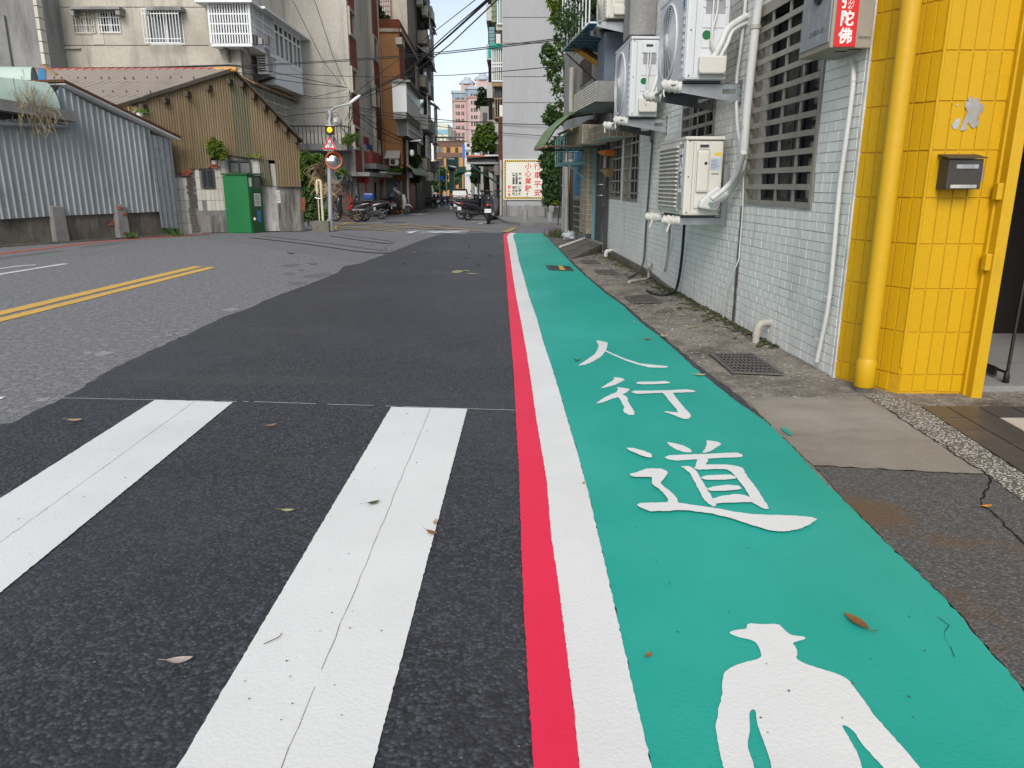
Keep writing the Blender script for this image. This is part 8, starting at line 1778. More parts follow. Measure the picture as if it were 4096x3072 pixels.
# ---------------------------------------------------------------- cars
def make_car(label, loc, rz, m, W_=1.70, L_=4.2, H_=1.58, detail=True):
    t = thing('car', label, 'car', loc, rz); hw = W_/2
    prof = [(-L_/2, .42), (-L_/2-.02, .62), (-L_/2+.06, .92), (-L_/2+.30, 1.42), (-L_/2+.55, H_), (.2, H_+.01), (.75, H_-.12), (1.25, .98), (L_/2-.25, .86), (L_/2-.02, .66), (L_/2, .40)]
    def side(y, k): return [(x, y*(1-.16*max(0, (z-.95)/(H_-.95))), z) for x, z in prof]
    n = len(prof); vs = side(-hw, 0)+[(x, 0, z+.03) for x, z in prof]+side(hw, 0); q = MB()
    q.add(vs, [(r_*n+i, r_*n+i+1, (r_+1)*n+i+1, (r_+1)*n+i) for r_ in range(2) for i in range(n-1)], 0, True); q.add(side(-hw, 0)+[(L_/2, -hw, .24), (-L_/2, -hw, .24)], [tuple(range(n+2))]); q.add(side(hw, 0)+[(L_/2, hw, .24), (-L_/2, hw, .24)], [tuple(range(n+2))]); q.box((-L_/2, -hw+.02, .22), (L_/2, hw-.02, .43)); q.build('body', m, t, True)
    xr = lambda z: -L_/2+.06+(z-.92)/.5*.24-.02
    q = MB(); q.add([(xr(1.02), -hw*.80, 1.02), (xr(1.02), hw*.80, 1.02), (xr(1.42)-.01, hw*.72, 1.42), (xr(1.42)-.01, -hw*.72, 1.42), (xr(1.02)+.04, -hw*.80, 1.02), (xr(1.02)+.04, hw*.80, 1.02), (xr(1.42)+.04, hw*.72, 1.42), (xr(1.42)+.04, -hw*.72, 1.42)], [(0, 1, 2, 3), (4, 5, 6, 7), (0, 1, 5, 4), (2, 3, 7, 6), (1, 2, 6, 5), (3, 0, 4, 7)]); q.build('rear_window', 'car_glass', t, True)
    for s_ in (-1, 1):
        for a, b in ((-L_/2+.5, -.5), (-.42, .75)): y = lambda z: s_*(hw*(1-.16*max(0, (z-.95)/(H_-.95)))+.006); q = MB(); q.add([(a, y(1.0), 1.0), (b+.15, y(1.0), 1.0), (b-.15, y(1.45), 1.45), (a+.15, y(1.45), 1.45)], [(0, 1, 2, 3)]); q.build('side_window', 'car_glass', t, True)
        q = MB(); q.cbox((-L_/2-.03, s_*(hw-.14)-.10, .74), (-L_/2+.08, s_*(hw-.14)+.12, 1.02), .02); q.build('tail_light', 'tail_red', t, True)
        q = MB(); q.cbox((.75, s_*(hw+.10)-.09, .98), (.88, s_*(hw+.10)+.09, 1.12), .02); q.build('wing_mirror', m, t, True)
        for x in (-L_/2+.72, L_/2-.78):
            q = MB(); q.lathe([(.19, -.09), (.29, -.1), (.31, -.06), (.31, .06), (.29, .1), (.19, .09)], (x, s_*(hw-.10), .31), 20, 'Y'); w_ = q.build('wheel', 'rubber_black', t, True); q = MB(); q.lathe([(1e-4, s_*.07), (.19, s_*.08)], (x, s_*(hw-.10), .31), 16, 'Y'); q.build('rim', 'chrome', w_, True)
    pl = MB().box((-L_/2-.045, -.17, .66), (-L_/2-.03, .17, .80)).build('number_plate', 'ink_white', t, True)
    if detail:
        q = MB(); q.cbox((-L_/2-.08, -hw+.03, .36), (-L_/2+.15, hw-.03, .56), .03); q.build('bumper', m, t, True); q = MB(); q.box((-L_/2-.035, -.35, .86), (-L_/2-.02, .35, .89)); q.build('chrome_strip', 'chrome', t, True); text_mb('8526-V9', Matrix(((0, 0, -1, -L_/2-.0465), (-1, 0, 0, 0), (0, 1, 0, .73), (0, 0, 0, 1))), .09, None).build('lettering', 'ink_black', pl, True, fixn=False)
        q = MB(); q.cbox((-L_/2+.38, -hw*.7, H_-.01), (-L_/2+.62, hw*.7, H_+.03), .01); q.build('roof_spoiler', m, t, True); q = MB(); q.lathe([(1e-4, -.03), (.05, -.03), (.055, 0)], (-L_/2+.01, 0, .93), 10, 'X'); q.build('badge', 'chrome', t, True)
    return t
c = G(1834, 824); make_car('brownish grey car driving away down the lane', (c.x, c.y+2.1, c.z), pi/2+.05, 'car_paint')
c = G(1898, 763); make_car('white car far down the lane turning across it', (c.x, c.y, c.z), pi/2-.6, 'car_white', detail=False)
c = G(1866, 762); make_car('white van-like car far down the lane behind the green columns', (c.x, c.y, c.z), pi/2, 'car_white', W_=1.9, H_=2.0, detail=False)
# ---------------------------------------------------------------- plants
def leaves(blobs, n, size, seed, q=None, hang=.0, aspect=.45, shell=.55):
    """many small folded leaves through the volume of the blobs: (centre, (rx, ry, rz))"""
    r = random.Random(seed); q = q or MB(); vol = [b[1][0]*b[1][1]*b[1][2] for b in blobs]
    for c, (rx, ry, rz) in r.choices(blobs, [v**.7 for v in vol], k=n):
        d = Vector((r.gauss(0, 1), r.gauss(0, 1), r.gauss(0, 1))).normalized(); t = shell+(1-shell)*r.random()**.6 if r.random() < .8 else r.random()
        t *= .72+.36*(.5+.5*sin(d.x*5+c[0]*9)*sin(d.z*6+c[2]*7)+.2*r.random())
        p = Vector(c)+Vector((d.x*rx, d.y*ry, d.z*rz))*t
        ax = (Vector((r.gauss(0, 1), r.gauss(0, 1), r.gauss(0, .7)-hang))+d*.6).normalized(); s = size*r.uniform(.6, 1.3)
        sd_ = ax.cross((d+Vector((r.gauss(0, .5), r.gauss(0, .5), r.gauss(.4, .5)))).normalized()); sd_ = (sd_.normalized() if sd_.length > 1e-3 else ax.orthogonal())*s*aspect; up = ax.cross(sd_).normalized()*s*.12
        q.add([p-ax*s*.5, p+sd_*.8-up, p+ax*s*.55, p-sd_*.8-up, p+up], [(0, 1, 4), (1, 2, 4), (2, 3, 4), (3, 0, 4)])
    return q
def pb(px, py, Y, r, sy=1.0, sz=1.0):              # a blob seen at a spot of the photo, radius in photo pixels
    c = hitY(px, py, Y); k = r/F*Y; return (c, (k, k*sy, k*sz))
def plant(name, label, cat, base, parts, stems=(), m='bark', group=None):
    t = thing(name, label, cat, tuple(base), 0, group)
    for nm, q, mm in parts: q.build(nm, mm, t, fixn=False)
    for nm, pts_, r in stems: q = MB(); P_ = curve(pts_, 4); q.tube(P_, r, 6, rr=[r*(1-.75*i/len(P_)) for i in range(len(P_))]); q.build(nm, m, t)
    return t
B1_ = [pb(a, b, 27, c, 1.2) for a, b, c in ((1225, 645, 40), (1275, 660, 36), (1212, 715, 40), (1255, 735, 42), (1228, 800, 44), (1215, 855, 36), (1265, 860, 36), (1300, 860, 26), (1280, 790, 28))]
base = Vector((hitY(1245, 870, 27).x, 27, g(27)))
plant('bush', 'bright leafy bush crowding the corner right of the brown shed', 'bush', base, [('foliage', leaves(B1_, 2600, .14, 1, shell=.3), 'leaf_mid'), ('pale_foliage', leaves([pb(1215, 640, 26.6, 34), pb(1265, 640, 26.6, 26), pb(1205, 690, 26.6, 26)], 1200, .12, 2), 'leaf_light')], [('stem', [base+Vector((x, 0, 0)), base+Vector((x*2, 0, .8)), base+Vector((x*3, .1, 1.8))], .04) for x in (-.1, .1, .2)])  # second set: paler green leaves at the upper left of the bush
vn = plant('dead_vine', 'tangle of dry brown vine on the bright leafy bush', 'vine', Vector((hitY(1290, 690, 26.3).x, 26.3, g(26))), [('foliage', leaves([pb(1285, 680, 26.3, 30), pb(1300, 710, 26.3, 24), pb(1300, 660, 26.3, 22)], 1000, .09, 3, hang=1.2, aspect=.25), 'leaf_brown')])
q = MB(); rr = random.Random(9)
for i in range(60): a = hitY(rr.uniform(1262, 1318), rr.uniform(650, 720), 26.2); q.tube(curve([a, a+Vector((rr.gauss(0, .2), .05, -.25)), a+Vector((rr.gauss(0, .25), .05, -.6))], 3), .008, 3, cap=False)
q.build('stems', 'straw', vn, kind='stuff')
c = bpt(*bsz(866, 600, .18), .18); k_ = 17.6/F
plant('wall_shrub', 'yellow green broad-leaved shrub growing out of the broken tiled wall', 'shrub', c-Vector((0, 0, .35)), [('leaf_mass', leaves([(c+Vector((dx*k_, -.05, dz*k_)), (r*k_, r*k_, r*k_)) for dx, dz, r in ((-14, 14, 20), (8, 18, 20), (20, -6, 20), (-8, -10, 22), (24, -24, 14), (-4, 34, 12))], 420, .11, 4, aspect=.5), 'leaf_yellowgreen')], [('stem', [c+Vector((-.02, 0, -.38)), c+Vector((0, 0, -.2)), c], .02)])
c = hitY(1402, 553, 34.4); plant('balcony_plant', 'feathery green plant spilling from the corner of the concrete balcony', 'plant', c-Vector((0, 0, .4)), [('foliage', leaves([(c, (.40, .3, .22)), (c+Vector((-.2, 0, -.15)), (.25, .2, .2)), (c+Vector((.25, 0, .1)), (.2, .2, .15))], 700, .10, 5, aspect=.3), 'leaf_light')], [('stem', [c-Vector((0, 0, .4)), c], .015)])
# climbing tree against the grey wall
VY = 23.0
cl = [(2195, 200, 26), (2215, 225, 28), (2180, 250, 24), (2215, 270, 30), (2195, 300, 26), (2228, 320, 26), (2245, 360, 24), (2218, 362, 20), (2240, 410, 24), (2205, 440, 24), (2240, 470, 30), (2192, 478, 26), (2215, 492, 26), (2245, 250, 26), (2240, 190, 26), (2228, 160, 20), (2166, 225, 12), (2170, 206, 12)]
CB = [pb(a, b, VY, r, 1.3) for a, b, r in cl]; tb_ = Vector((hitY(2290, 700, VY).x, VY, g(VY)))
plant('climbing_tree', 'thin straggling tree climbing beside the grey end wall', 'tree', tb_, [('crown', leaves(CB, 950, .135, 6, hang=.6, aspect=.32, shell=.1), 'leaf_mid'), ('pale_leaves', leaves([CB[i] for i in (0, 3, 9, 11, 12, 10)], 330, .135, 7, hang=.5, aspect=.36), 'leaf_mid')],
      [('trunk', [tb_, tb_+Vector((-.03, 0, 2)), hitY(2262, 420, VY), hitY(2255, 250, VY), hitY(2240, 150, VY)], .06)]+[('branch', [hitY(2260, b+20, VY), hitY((2260+a)/2, b+2, VY), hitY(a, b, VY)], .02) for a, b, r in cl[:13:2]])
CY_ = 16.8; c_ = [pb(a, b, CY_, r) for a, b, r in ((2212, 25, 20), (2228, 50, 22), (2215, 75, 16), (2240, 20, 22), (2228, 92, 12), (2200, 8, 14), (2250, 60, 18))]
bs = hpt(cs0+.05, cz0+.2, .70); plant('trailing_plant', 'large-leaved yellow green plant trailing out of the window cage', 'plant', bs, [('leaf_mass', leaves(c_, 210, .17, 8, hang=.7, aspect=.3, shell=.1), 'leaf_yellowgreen')], [('stem', [bs, hitY(2250, 60, CY_), hitY(2215, 30, CY_)], .012), ('stem', [bs, hitY(2240, 40, CY_), hitY(2225, 95, CY_)], .012)])
plant('creeper', 'small-leaved creeper hanging over the edge of the window cage', 'creeper', hpt(cs0+.3, cz0, .76), [('foliage', leaves([(hpt(cs0+.25+.28*i, cz0+.30-.05*(i % 3), .78), (.20, .10, .32)) for i in range(6)], 700, .06, 9, hang=.8), 'leaf_dark')])
for i, s in enumerate((cs1-.3, cs1-.75, cs0+.5)): c = hpt(s, cz0+.75, .4); plant('pot_plant', ('spiky plant in the pot nearest the tiled pillar', 'spiky plant in the middle pot of the window cage', 'spiky plant in the far pot of the window cage')[i], 'plant', hpt(s, cz0+.22, .4), [('leaf_mass', leaves([(c, (.2, .2, .45))], 160, .30, 20+i, hang=-.8, aspect=.12), 'leaf_mid')])
# dark bush and clipped hedge by the sign
HY = 34.0; hb_ = [pb(a, b, HY, r, .8) for a, b, r in ((2205, 600, 34), (2235, 580, 36), (2185, 640, 34), (2225, 650, 42), (2195, 700, 36), (2235, 710, 40), (2195, 760, 34), (2230, 770, 36), (2190, 805, 24), (2250, 620, 30))]
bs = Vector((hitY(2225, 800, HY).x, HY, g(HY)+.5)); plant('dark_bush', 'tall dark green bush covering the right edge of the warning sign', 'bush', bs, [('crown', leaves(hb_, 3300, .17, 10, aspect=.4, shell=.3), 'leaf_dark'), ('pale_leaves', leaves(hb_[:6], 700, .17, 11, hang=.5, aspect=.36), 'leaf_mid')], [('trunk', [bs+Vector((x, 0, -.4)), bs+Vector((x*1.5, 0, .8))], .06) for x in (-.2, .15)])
hd = [(hitY(2200+14*i, 806+3*sin(i*2), 34.2), (.26, .3, .24)) for i in range(5)]; plant('hedge', 'clipped yellow green hedge in the low concrete planter', 'hedge', Vector((hd[2][0].x, 34.9, g(34.8)+.4)), [('foliage', leaves(hd+[(p+Vector((.05, .5, .15)), r_) for p, r_ in hd], 3600, .075, 12), 'leaf_yellowgreen')])
# trees down the lane
def tree(label, blobs, Y, n, size, m, m2, seed, px, th=.14, group='trees far down the lane'):
    Bl = [pb(a, b, Y, r, 1.0) for a, b, r in blobs]; bs = Vector((hitY(px, 700, Y).x, Y, g(Y))); cx = sum((b[0] for b in Bl), Vector())/len(Bl)
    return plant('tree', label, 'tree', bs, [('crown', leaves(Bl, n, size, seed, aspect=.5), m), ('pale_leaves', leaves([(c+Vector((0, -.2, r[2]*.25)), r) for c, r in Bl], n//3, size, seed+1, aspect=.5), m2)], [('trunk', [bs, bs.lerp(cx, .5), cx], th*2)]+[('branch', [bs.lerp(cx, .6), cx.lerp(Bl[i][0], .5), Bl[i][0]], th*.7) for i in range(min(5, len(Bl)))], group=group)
tree('bright green tree rising above the lean-to roof', [(1930, 530, 26), (1955, 515, 22), (1912, 560, 24), (1940, 570, 30), (1965, 550, 22), (1905, 590, 18), (1960, 585, 18)], 51.5, 3000, .24, 'leaf_light', 'leaf_light', 31, 1950)
tree('dark green tree at the left behind the horn pole', [(1745, 690, 22), (1768, 700, 24), (1740, 725, 22), (1770, 735, 22), (1755, 750, 20), (1785, 745, 16)], 105, 2200, .45, 'leaf_dark', 'leaf_mid', 33, 1765)
tree('mid green tree between the two green columns', [(1820, 700, 14), (1822, 722, 14), (1812, 712, 10)], 125, 700, .5, 'leaf_mid', 'leaf_light', 35, 1822)
tree('shady tree under the lean-to brace', [(1905, 690, 20), (1930, 700, 24), (1900, 715, 18), (1945, 725, 22), (1925, 735, 22), (1960, 740, 16)], 90, 2000, .4, 'leaf_mid', 'leaf_dark', 37, 1930)
tree('low green tree just above the far end of the lean-to roof', [(1935, 612, 12), (1955, 610, 14), (1970, 615, 12), (1945, 620, 14)], 80, 700, .34, 'leaf_mid', 'leaf_mid', 39, 1955)
for i in range(6): c = G(1898+11*i, 758); plant('clipped_shrub', 'dark conical shrub in the row along the far right pavement', 'shrub', c, [('foliage', leaves([(c+Vector((0, 0, 1.1)), (.55, .55, 1.2))], 220, .4, 41+i), 'leaf_dark')], group='conical shrubs along the far pavement')
c = hitY(1935, 402, 66.5); plant('roof_plant', 'dark plants on the roof of the lower cream block', 'plant', Vector((c.x, 67, zv)), [('foliage', leaves([(c+Vector((dx, .5, dz)), (.5, .5, .5)) for dx, dz in ((-.3, -.2), (.1, .1), (-.1, .6), (.4, -.4))], 500, .3, 50), 'leaf_dark')])
c = hitY(1518, 55, YO+2); plant('roof_plant', 'potted greenery behind the brick parapet', 'plant', Vector((c.x, YO+2, zp-.4)), [('foliage', leaves([(c, (.3, .3, .5)), (c+Vector((.4, 0, -.3)), (.3, .3, .25)), (c+Vector((-.1, 0, .5)), (.2, .2, .4))], 600, .16, 51), 'leaf_dark')])
c = hitP(1652, 650, LP+SN*(off2+.4), SN); plant('loggia_plant', 'green plants crammed in the dark loggia of the orange brown block', 'plant', c-Vector((0, 0, .6)), [('foliage', leaves([(c, (.4, .8, .5)), (c+Vector((0, 1.2, .2)), (.4, .6, .4))], 700, .2, 52), 'leaf_dark')])
c = hitY(1565, 682, YO-.8); plant('canopy_weeds', 'bright weeds growing on the mossy canopy', 'weeds', c, [('foliage', leaves([(c+Vector((dx, .3, .02)), (.4, .35, .12)) for dx in (-.4, .1, .6)], 900, .10, 53), 'leaf_light')])
c = hitY(1662, 712, YO+4); plant('awning_plant', 'leafy plants under the green dome awning', 'plant', c-Vector((0, 0, .4)), [('foliage', leaves([(c, (.4, .5, .4))], 400, .16, 54), 'leaf_mid')])
c = hitY(1366, 703, 35.6); fp = MB(); fp.lathe([(1e-4, -.12), (.2, -.12), (.24, .08), (.22, .08), (1e-4, .05)], tuple(c+Vector((0, 0, -.05))), 12); fp.build('flower_pot', 'dark_green', label='dark green flower pot on the coping of the brick wall', cat='flower pot')
plant('pot_plant', 'small green plant in the pot on the brick wall coping', 'plant', c, [('foliage', leaves([(c+Vector((0, 0, .15)), (.3, .2, .16))], 260, .12, 55), 'leaf_light')])
def tuft(c, n, h, seed, label, m='leaf_mid', cat='weeds'):
    q = MB(); rr = random.Random(seed)
    for i in range(n): a = Vector(c)+Vector((rr.gauss(0, h*.5), rr.gauss(0, h*.3), 0)); d = Vector((rr.gauss(0, h*.5), rr.gauss(0, h*.4), h*rr.uniform(.5, 1.1))); w_ = Vector((h*.07, 0, 0)); q.add([a-w_, a+w_, a+d], [(0, 1, 2)])
    return q.build('weeds', m, label=label, cat=cat, fixn=False)
tuft(spt(ssz(495, 950)[0], .04, .2), 60, .13, 1, 'small green weeds at the foot of the second broken pillar')
tuft(spt(slW+.1, .0, .1), 90, .22, 2, 'green weeds in the gap beside the cracked tiled wall')
tuft(bpt(*bsz(1008, 632, .08), .08), 30, .18, 3, 'thin weeds on the ledge above the frosted window', 'leaf_yellowgreen')
tuft(hpt(hsz(2262, 930)[0], .0, .15), 160, .22, 4, 'mossy weeds at the foot of the white post', 'leaf_brown'); tuft(hpt(hsz(2270, 930)[0], .0, .12), 120, .16, 5, 'greener weeds beside the white post and downpipe')
c = bpt(*bsz(545, 452, .35), .35); tuft(c+Vector((.1, 0, 0)), 60, .12, 6, 'leafy weeds in the small white flower pot', 'leaf_light'); tuft(c-Vector((.12, 0, .02)), 30, .22, 7, 'tall dry weeds in the grey flower pot', 'straw')
q = MB(); rr = random.Random(14)
for i in range(700):                              # moss patches in the corner of the pavement strip
    s, o = (rr.uniform(2.2, SL-.1), abs(rr.gauss(.03, .10))); k = sin(s*2.2)+sin(s*5.1+1)
    if k > .1: r_ = rr.uniform(.006, .02); q.ell(wp(s, .004, o+.02), (r_*1.6, r_*1.6, r_*.35), 6, 3)
q.build('ground_moss', 'moss', kind='stuff')
# ---------------------------------------------------------------- overhead cables
def cable(label, P_, r=.012, sag=.0, group=None):
    pts_ = []
    Q = [hitY(*p) for p in P_]
    for a, b in zip(Q, Q[1:]):
        L = (b-a).length
        for k in range(8): t = k/8; p = a.lerp(b, t); p.z -= sag*L*4*t*(1-t); pts_.append(p)
    pts_.append(Q[-1]); q = MB(); q.tube(pts_, r, 5, cap=False); return q.build('overhead_cable', 'rubber_black', label=label, cat='cable', group=group)
GA = 'cables slung from the lane corner up over the road'
cable('thinnest topmost cable slanting up across the sky', [(1405, 385, 35.6), (1622, 215, 27), (1800, 78, 21), (1990, -70, 16)], .010, .0, GA)
cable('thin cable just above the thick one slanting across the sky', [(1398, 402, 35.6), (1622, 286, 27), (1800, 124, 20), (2010, -55, 14)], .013, .0, GA)
cable('thickest cable slanting up across the sky', [(1398, 408, 35.6), (1622, 294, 27), (1800, 139, 20), (2020, -60, 14)], .024, .0, GA)
cable('lowest of the cables slanting up across the sky', [(1400, 412, 35.6), (1592, 340, 28), (1682, 271, 24), (1800, 178, 20), (2030, -40, 14)], .014, .0, GA)
GB = 'cables strung level across the street'
cable('thick cable bundle along the front of the beige block', [(150, 275, 29.6), (600, 271, 29.6), (916, 261, 29.6), (957, 264, 29.6)], .035, 0, GB)
cable('thinner cable under the thick bundle on the beige block', [(150, 289, 29.5), (700, 283, 29.5), (957, 275, 29.6)], .014, 0, GB)
cable('upper of the paired cables from the beige block to the old house', [(957, 262, 29.6), (1200, 250, 27), (1501, 231, 23.5), (1800, 205, 20), (2250, 152, 16.2)], .011, .001, GB)
cable('lower of the paired cables from the beige block to the old house', [(957, 266, 29.6), (1200, 255, 27), (1501, 237, 23.5), (1800, 212, 20), (2250, 158, 16.2)], .011, .001, GB)
cable('thin cable crossing below the paired ones to the old house', [(1000, 295, 30.5), (1200, 298, 28), (1501, 308, 24), (1800, 301, 20), (1950, 291, 18.5), (2250, 263, 16.2)], .009, .001, GB)
cable('upper cable running down to the corner of the beige block', [(957, 268, 29.6), (1080, 285, 31), (1200, 311, 33), (1390, 350, 36.3)], .014, .002, GB)
cable('lower cable running down to the corner of the beige block', [(957, 290, 29.6), (1080, 312, 31), (1200, 331, 33), (1390, 350, 36.3)], .014, .002, GB)
cable('steep cable hanging from the roof down the beige end wall', [(1255, -10, 36.2), (1330, 220, 36.2), (1383, 342, 36.2)], .012); cable('second steep cable crossing the beige end wall', [(1170, 0, 36.1), (1290, 240, 36.1), (1365, 338, 36.1)], .012)
cable('drooping cable between the grille canopy and the beige corner', [(1160, 370, 35), (1255, 388, 36), (1385, 357, 36.3)], .012, .01); cable('pale slack cable below the drooping one', [(1150, 380, 35), (1265, 394, 36), (1390, 386, 36.2)], .010, .01)
cable('cable from the sign post head to the shed roof', [(1322, 446, 19.2), (1200, 458, 19.6), (1000, 485, 20)], .008, .003); cable('upper cable from the sign post to the beige block', [(1335, 428, 19.2), (1200, 435, 24), (1060, 437, 30)], .006, .002)
cable('short cable from the sign post lamp arm up to the beige corner', [(1330, 440, 19.2), (1390, 395, 36.2)], .008, .002)
GC = 'cables crossing low over the lane'
cable('upper cable crossing low over the lane to the sign wall', [(1410, 425, 36), (1622, 463, 36.5), (1800, 482, 37), (2010, 494, 37.4), (2260, 500, 37.3)], .018, .003, GC)
cable('second cable crossing low over the lane', [(1410, 436, 36), (1622, 474, 36.5), (1740, 489, 37), (1990, 484, 37.4)], .015, .003, GC)
cable('lowest cable crossing the lane in front of the pink towers', [(1450, 460, 36), (1700, 498, 36.6), (1815, 513, 37), (2001, 531, 37.4), (2250, 548, 37.3)], .013, .002, GC)
cable('cable from the pole lamp down to the lean-to roof', [(1640, 555, 44.5), (1760, 548, 43), (2001, 588, 41.4)], .014, .006, GC)
GD = 'cables dropping from the beige corner into the lane'
for i, (a, b, c_) in enumerate((((1405, 430, 36.2), (1500, 495, 39), (1613, 557, 44.8)), ((1412, 445, 36.2), (1510, 520, 39), (1625, 572, 44.8)), ((1340, 470, 19.2), (1400, 545, 30), (1455, 600, 38)), ((1430, 500, 36.4), (1520, 560, 40), (1630, 580, 44.8)), ((1616, 453, 44.5), (1700, 500, 46), (1800, 558, 48)))):
    cable(('heavy cable dropping from the beige corner to the slender pole', 'second heavy cable under the first to the slender pole', 'cable from the sign post into the doorways', 'slack cable low on the red tiled strip', 'pale cable sloping from the orange brown block into the lane')[i], [a, b, c_], .02 if i < 2 else .011, .006, GD)
q = MB(); rr = random.Random(3)
for i in range(26): a = Vector(hitP(1396+rr.uniform(-4, 8), rr.uniform(345, 700), LP+SN*.35, SN)); q.tube(curve([a, a+Vector((rr.gauss(0, .08), -.05, -.5)), a+Vector((rr.gauss(0, .1), 0, -1.2))], 3), .012, 4, cap=False)
q.build('wall_cables', 'rubber_black', lb, kind='stuff')
# ---------------------------------------------------------------- markings at the crossing
def strip_on(P_, w_, up, m, name, label=None):
    q = MB()
    for a, b in zip(P_, P_[1:]):
        n = max(1, int((b-a).length/.6)); d = (b-a).normalized(); s = Vector((-d.y, d.x, 0))*w_/2
        for i in range(n):
            u, v = a.lerp(b, i/n), a.lerp(b, (i+1)/n); q.add([Vector((p.x, p.y, g(p.y)+up)) for p in (u-s, v-s, v+s, u+s)], [(0, 1, 2, 3)])
    return q.build(name, m, ground, fixn=False, label=label)
a, b, c, d = G(1338, 905), G(1388, 891), G(2058, 912), G(2020, 929); e = G(1335, 920)
strip_on([e, a, b, c, d], .17, .004, 'paint_yellow_old', 'box_junction_line'); strip_on([a, G(1600, 926)], .13, .0048, 'paint_yellow_old', 'box_junction_line'); strip_on([G(1390, 893), G(1820, 922)], .13, .0052, 'paint_yellow_old', 'box_junction_line')
strip_on([e, G(1640, 895)], .13, .0056, 'paint_yellow_old', 'box_junction_line'); strip_on([G(1560, 922), G(1990, 911)], .13, .006, 'paint_yellow_old', 'box_junction_line'); strip_on([G(1600, 897), G(1950, 926)], .13, .0064, 'paint_yellow_old', 'box_junction_line'); strip_on([G(1410, 922), G(1840, 903)], .13, .0068, 'paint_yellow_old', 'box_junction_line')
for x, y, r_ in ((1795, 902, .42), (1768, 918, .40), (1580, 888, .5)):
    c = G(x, y); q = MB(); q.poly([Vector((c.x+r_*cos(t), c.y+r_*sin(t), g(c.y+r_*sin(t))+.0075)) for t in [2*pi*k/20 for k in range(20)]]); q.build('manhole_cover', 'tar_stain' if x == 1580 else 'steel_grate', ground, fixn=False)
def slow(x, y, size, k):
    c = G(x, y); w_ = size*.09
    for i, (a, b, e, f) in enumerate(((-.4, .5, -.4, -.5), (-.5, .25, -.5, .0), (-.28, .3, -.28, .1), (-.15, .48, .45, .48), (-.15, .25, .45, .25), (-.15, .48, -.15, .25), (.45, .48, .45, .25), (-.2, .1, .5, .1), (-.2, -.1, .5, -.1), (.05, .1, .05, -.1), (.28, .1, .28, -.1), (-.15, -.22, .4, -.22), (.4, -.22, -.2, -.5), (-.05, -.3, .5, -.5))): strip_on([c+Vector((a*size, b*size*k, 0)), c+Vector((e*size, f*size*k, 0))], w_, .007+.0004*i, 'paint_oldwhite', 'painted_stroke')
slow(1752, 927, 1.5, 1.2); slow(1655, 858, 1.4, 2.0); slow(1728, 840, 1.4, 2.5); slow(1785, 826, 1.4, 2.5)
strip_on([G(1832, 883), G(1945, 889), G(1912, 897)], .12, .004, 'paint_oldwhite', 'white_parking_line'); strip_on([G(1465, 876), G(1522, 867)], .12, .004, 'paint_oldwhite', 'white_parking_line'); strip_on([G(1610, 852), G(1640, 849)], .10, .004, 'paint_oldwhite', 'white_parking_line')
strip_on([G(2062, 903), G(2260, 909)], .12, .004, 'paint_oldred', 'red_kerb_line'); strip_on([G(1350, 885), G(1540, 866), G(1680, 824)], .09, .0042, 'paint_oldred', 'red_kerb_line')
# stains, scuffs and tyre marks on the old road
def splash(P_, up, m, seed, name, parent, step=.03, jit=.012): P_ = [a.lerp(b, t) for a, b in zip(P_, P_[1:]+P_[:1]) for t in (.2, .5, .8)]; return sheet(name, P_, up, m, step, jit, seed, parent)
for i, l in enumerate(([(333, 1408), (352, 1405), (368, 1409), (360, 1418), (340, 1419)], [(372, 1421), (410, 1404), (440, 1408), (468, 1409), (430, 1418), (395, 1427)], [(300, 1455), (340, 1450), (335, 1458)], [(600, 1347), (640, 1343), (630, 1351)], [(712, 1322), (760, 1314), (752, 1322)], [(880, 1240), (930, 1232), (960, 1236), (920, 1246)], [(590, 1384), (620, 1380), (612, 1386)], [(640, 1340), (735, 1335), (690, 1345)], [(925, 1225), (960, 1221), (950, 1227)], [(130, 1605), (210, 1585), (180, 1610)], [(680, 1338), (730, 1326), (700, 1341)])): splash(PX(l), .0018, 'paint_scuff', 100+i, 'scuff', road)
for i, l in enumerate(([(1115, 1062), (1180, 1055), (1215, 1058), (1150, 1068)], [(1210, 1100), (1330, 1090), (1300, 1108), (1215, 1112)], [(1130, 1090), (1190, 1094), (1150, 1102)], [(1140, 1008), (1185, 1010), (1160, 1016)], [(1225, 1050), (1280, 1054), (1245, 1060)], [(1140, 1125), (1240, 1130), (1180, 1142)], [(1190, 1078), (1220, 1080), (1200, 1086)], [(0, 1030), (230, 1003), (275, 1004), (120, 1022), (0, 1038)], [(290, 995), (430, 972), (560, 962), (420, 984)])): splash(PX(l), .0022, 'tar_stain', 130+i, 'tar_stain', road)
for P_ in ([(1015, 948), (1250, 975), (1460, 1004), (1555, 1010)], [(1330, 940), (1430, 955), (1560, 972)]): 
    L_ = curve(PX(P_), 10); strip_on(L_, .22, .0026, 'tyre_mark', 'tyre_mark'); L2 = [p+Vector((0, .55, 0)) for p in L_]; q = MB()
    for k in range(len(L2)-1):
        for j in range(4): a, b = L2[k].lerp(L2[k+1], j/4), L2[k].lerp(L2[k+1], (j+.5)/4); q.quad(a+Vector((0, -.1, .003)), b+Vector((0, -.1, .003)), b+Vector((0, .1, .003)), a+Vector((0, .1, .003)))
    q.build('tyre_mark', 'tyre_mark', road, fixn=False)
for i, l in enumerate(([(1805, 1088), (1830, 1083), (1858, 1086), (1838, 1094), (1812, 1096)], [(1850, 1083), (1880, 1084), (1872, 1088)], [(1862, 1094), (1925, 1098), (1880, 1100)])): splash(PX(l), .009, 'leaf_straw', 160+i, 'yellow_chalk_mark', newasph, .02, .006)
splash(PX([(3118, 1722), (3140, 1718), (3172, 1750), (3158, 1752)]), .012, 'paint_green', 170, 'green_smear', pave, .02, .004)
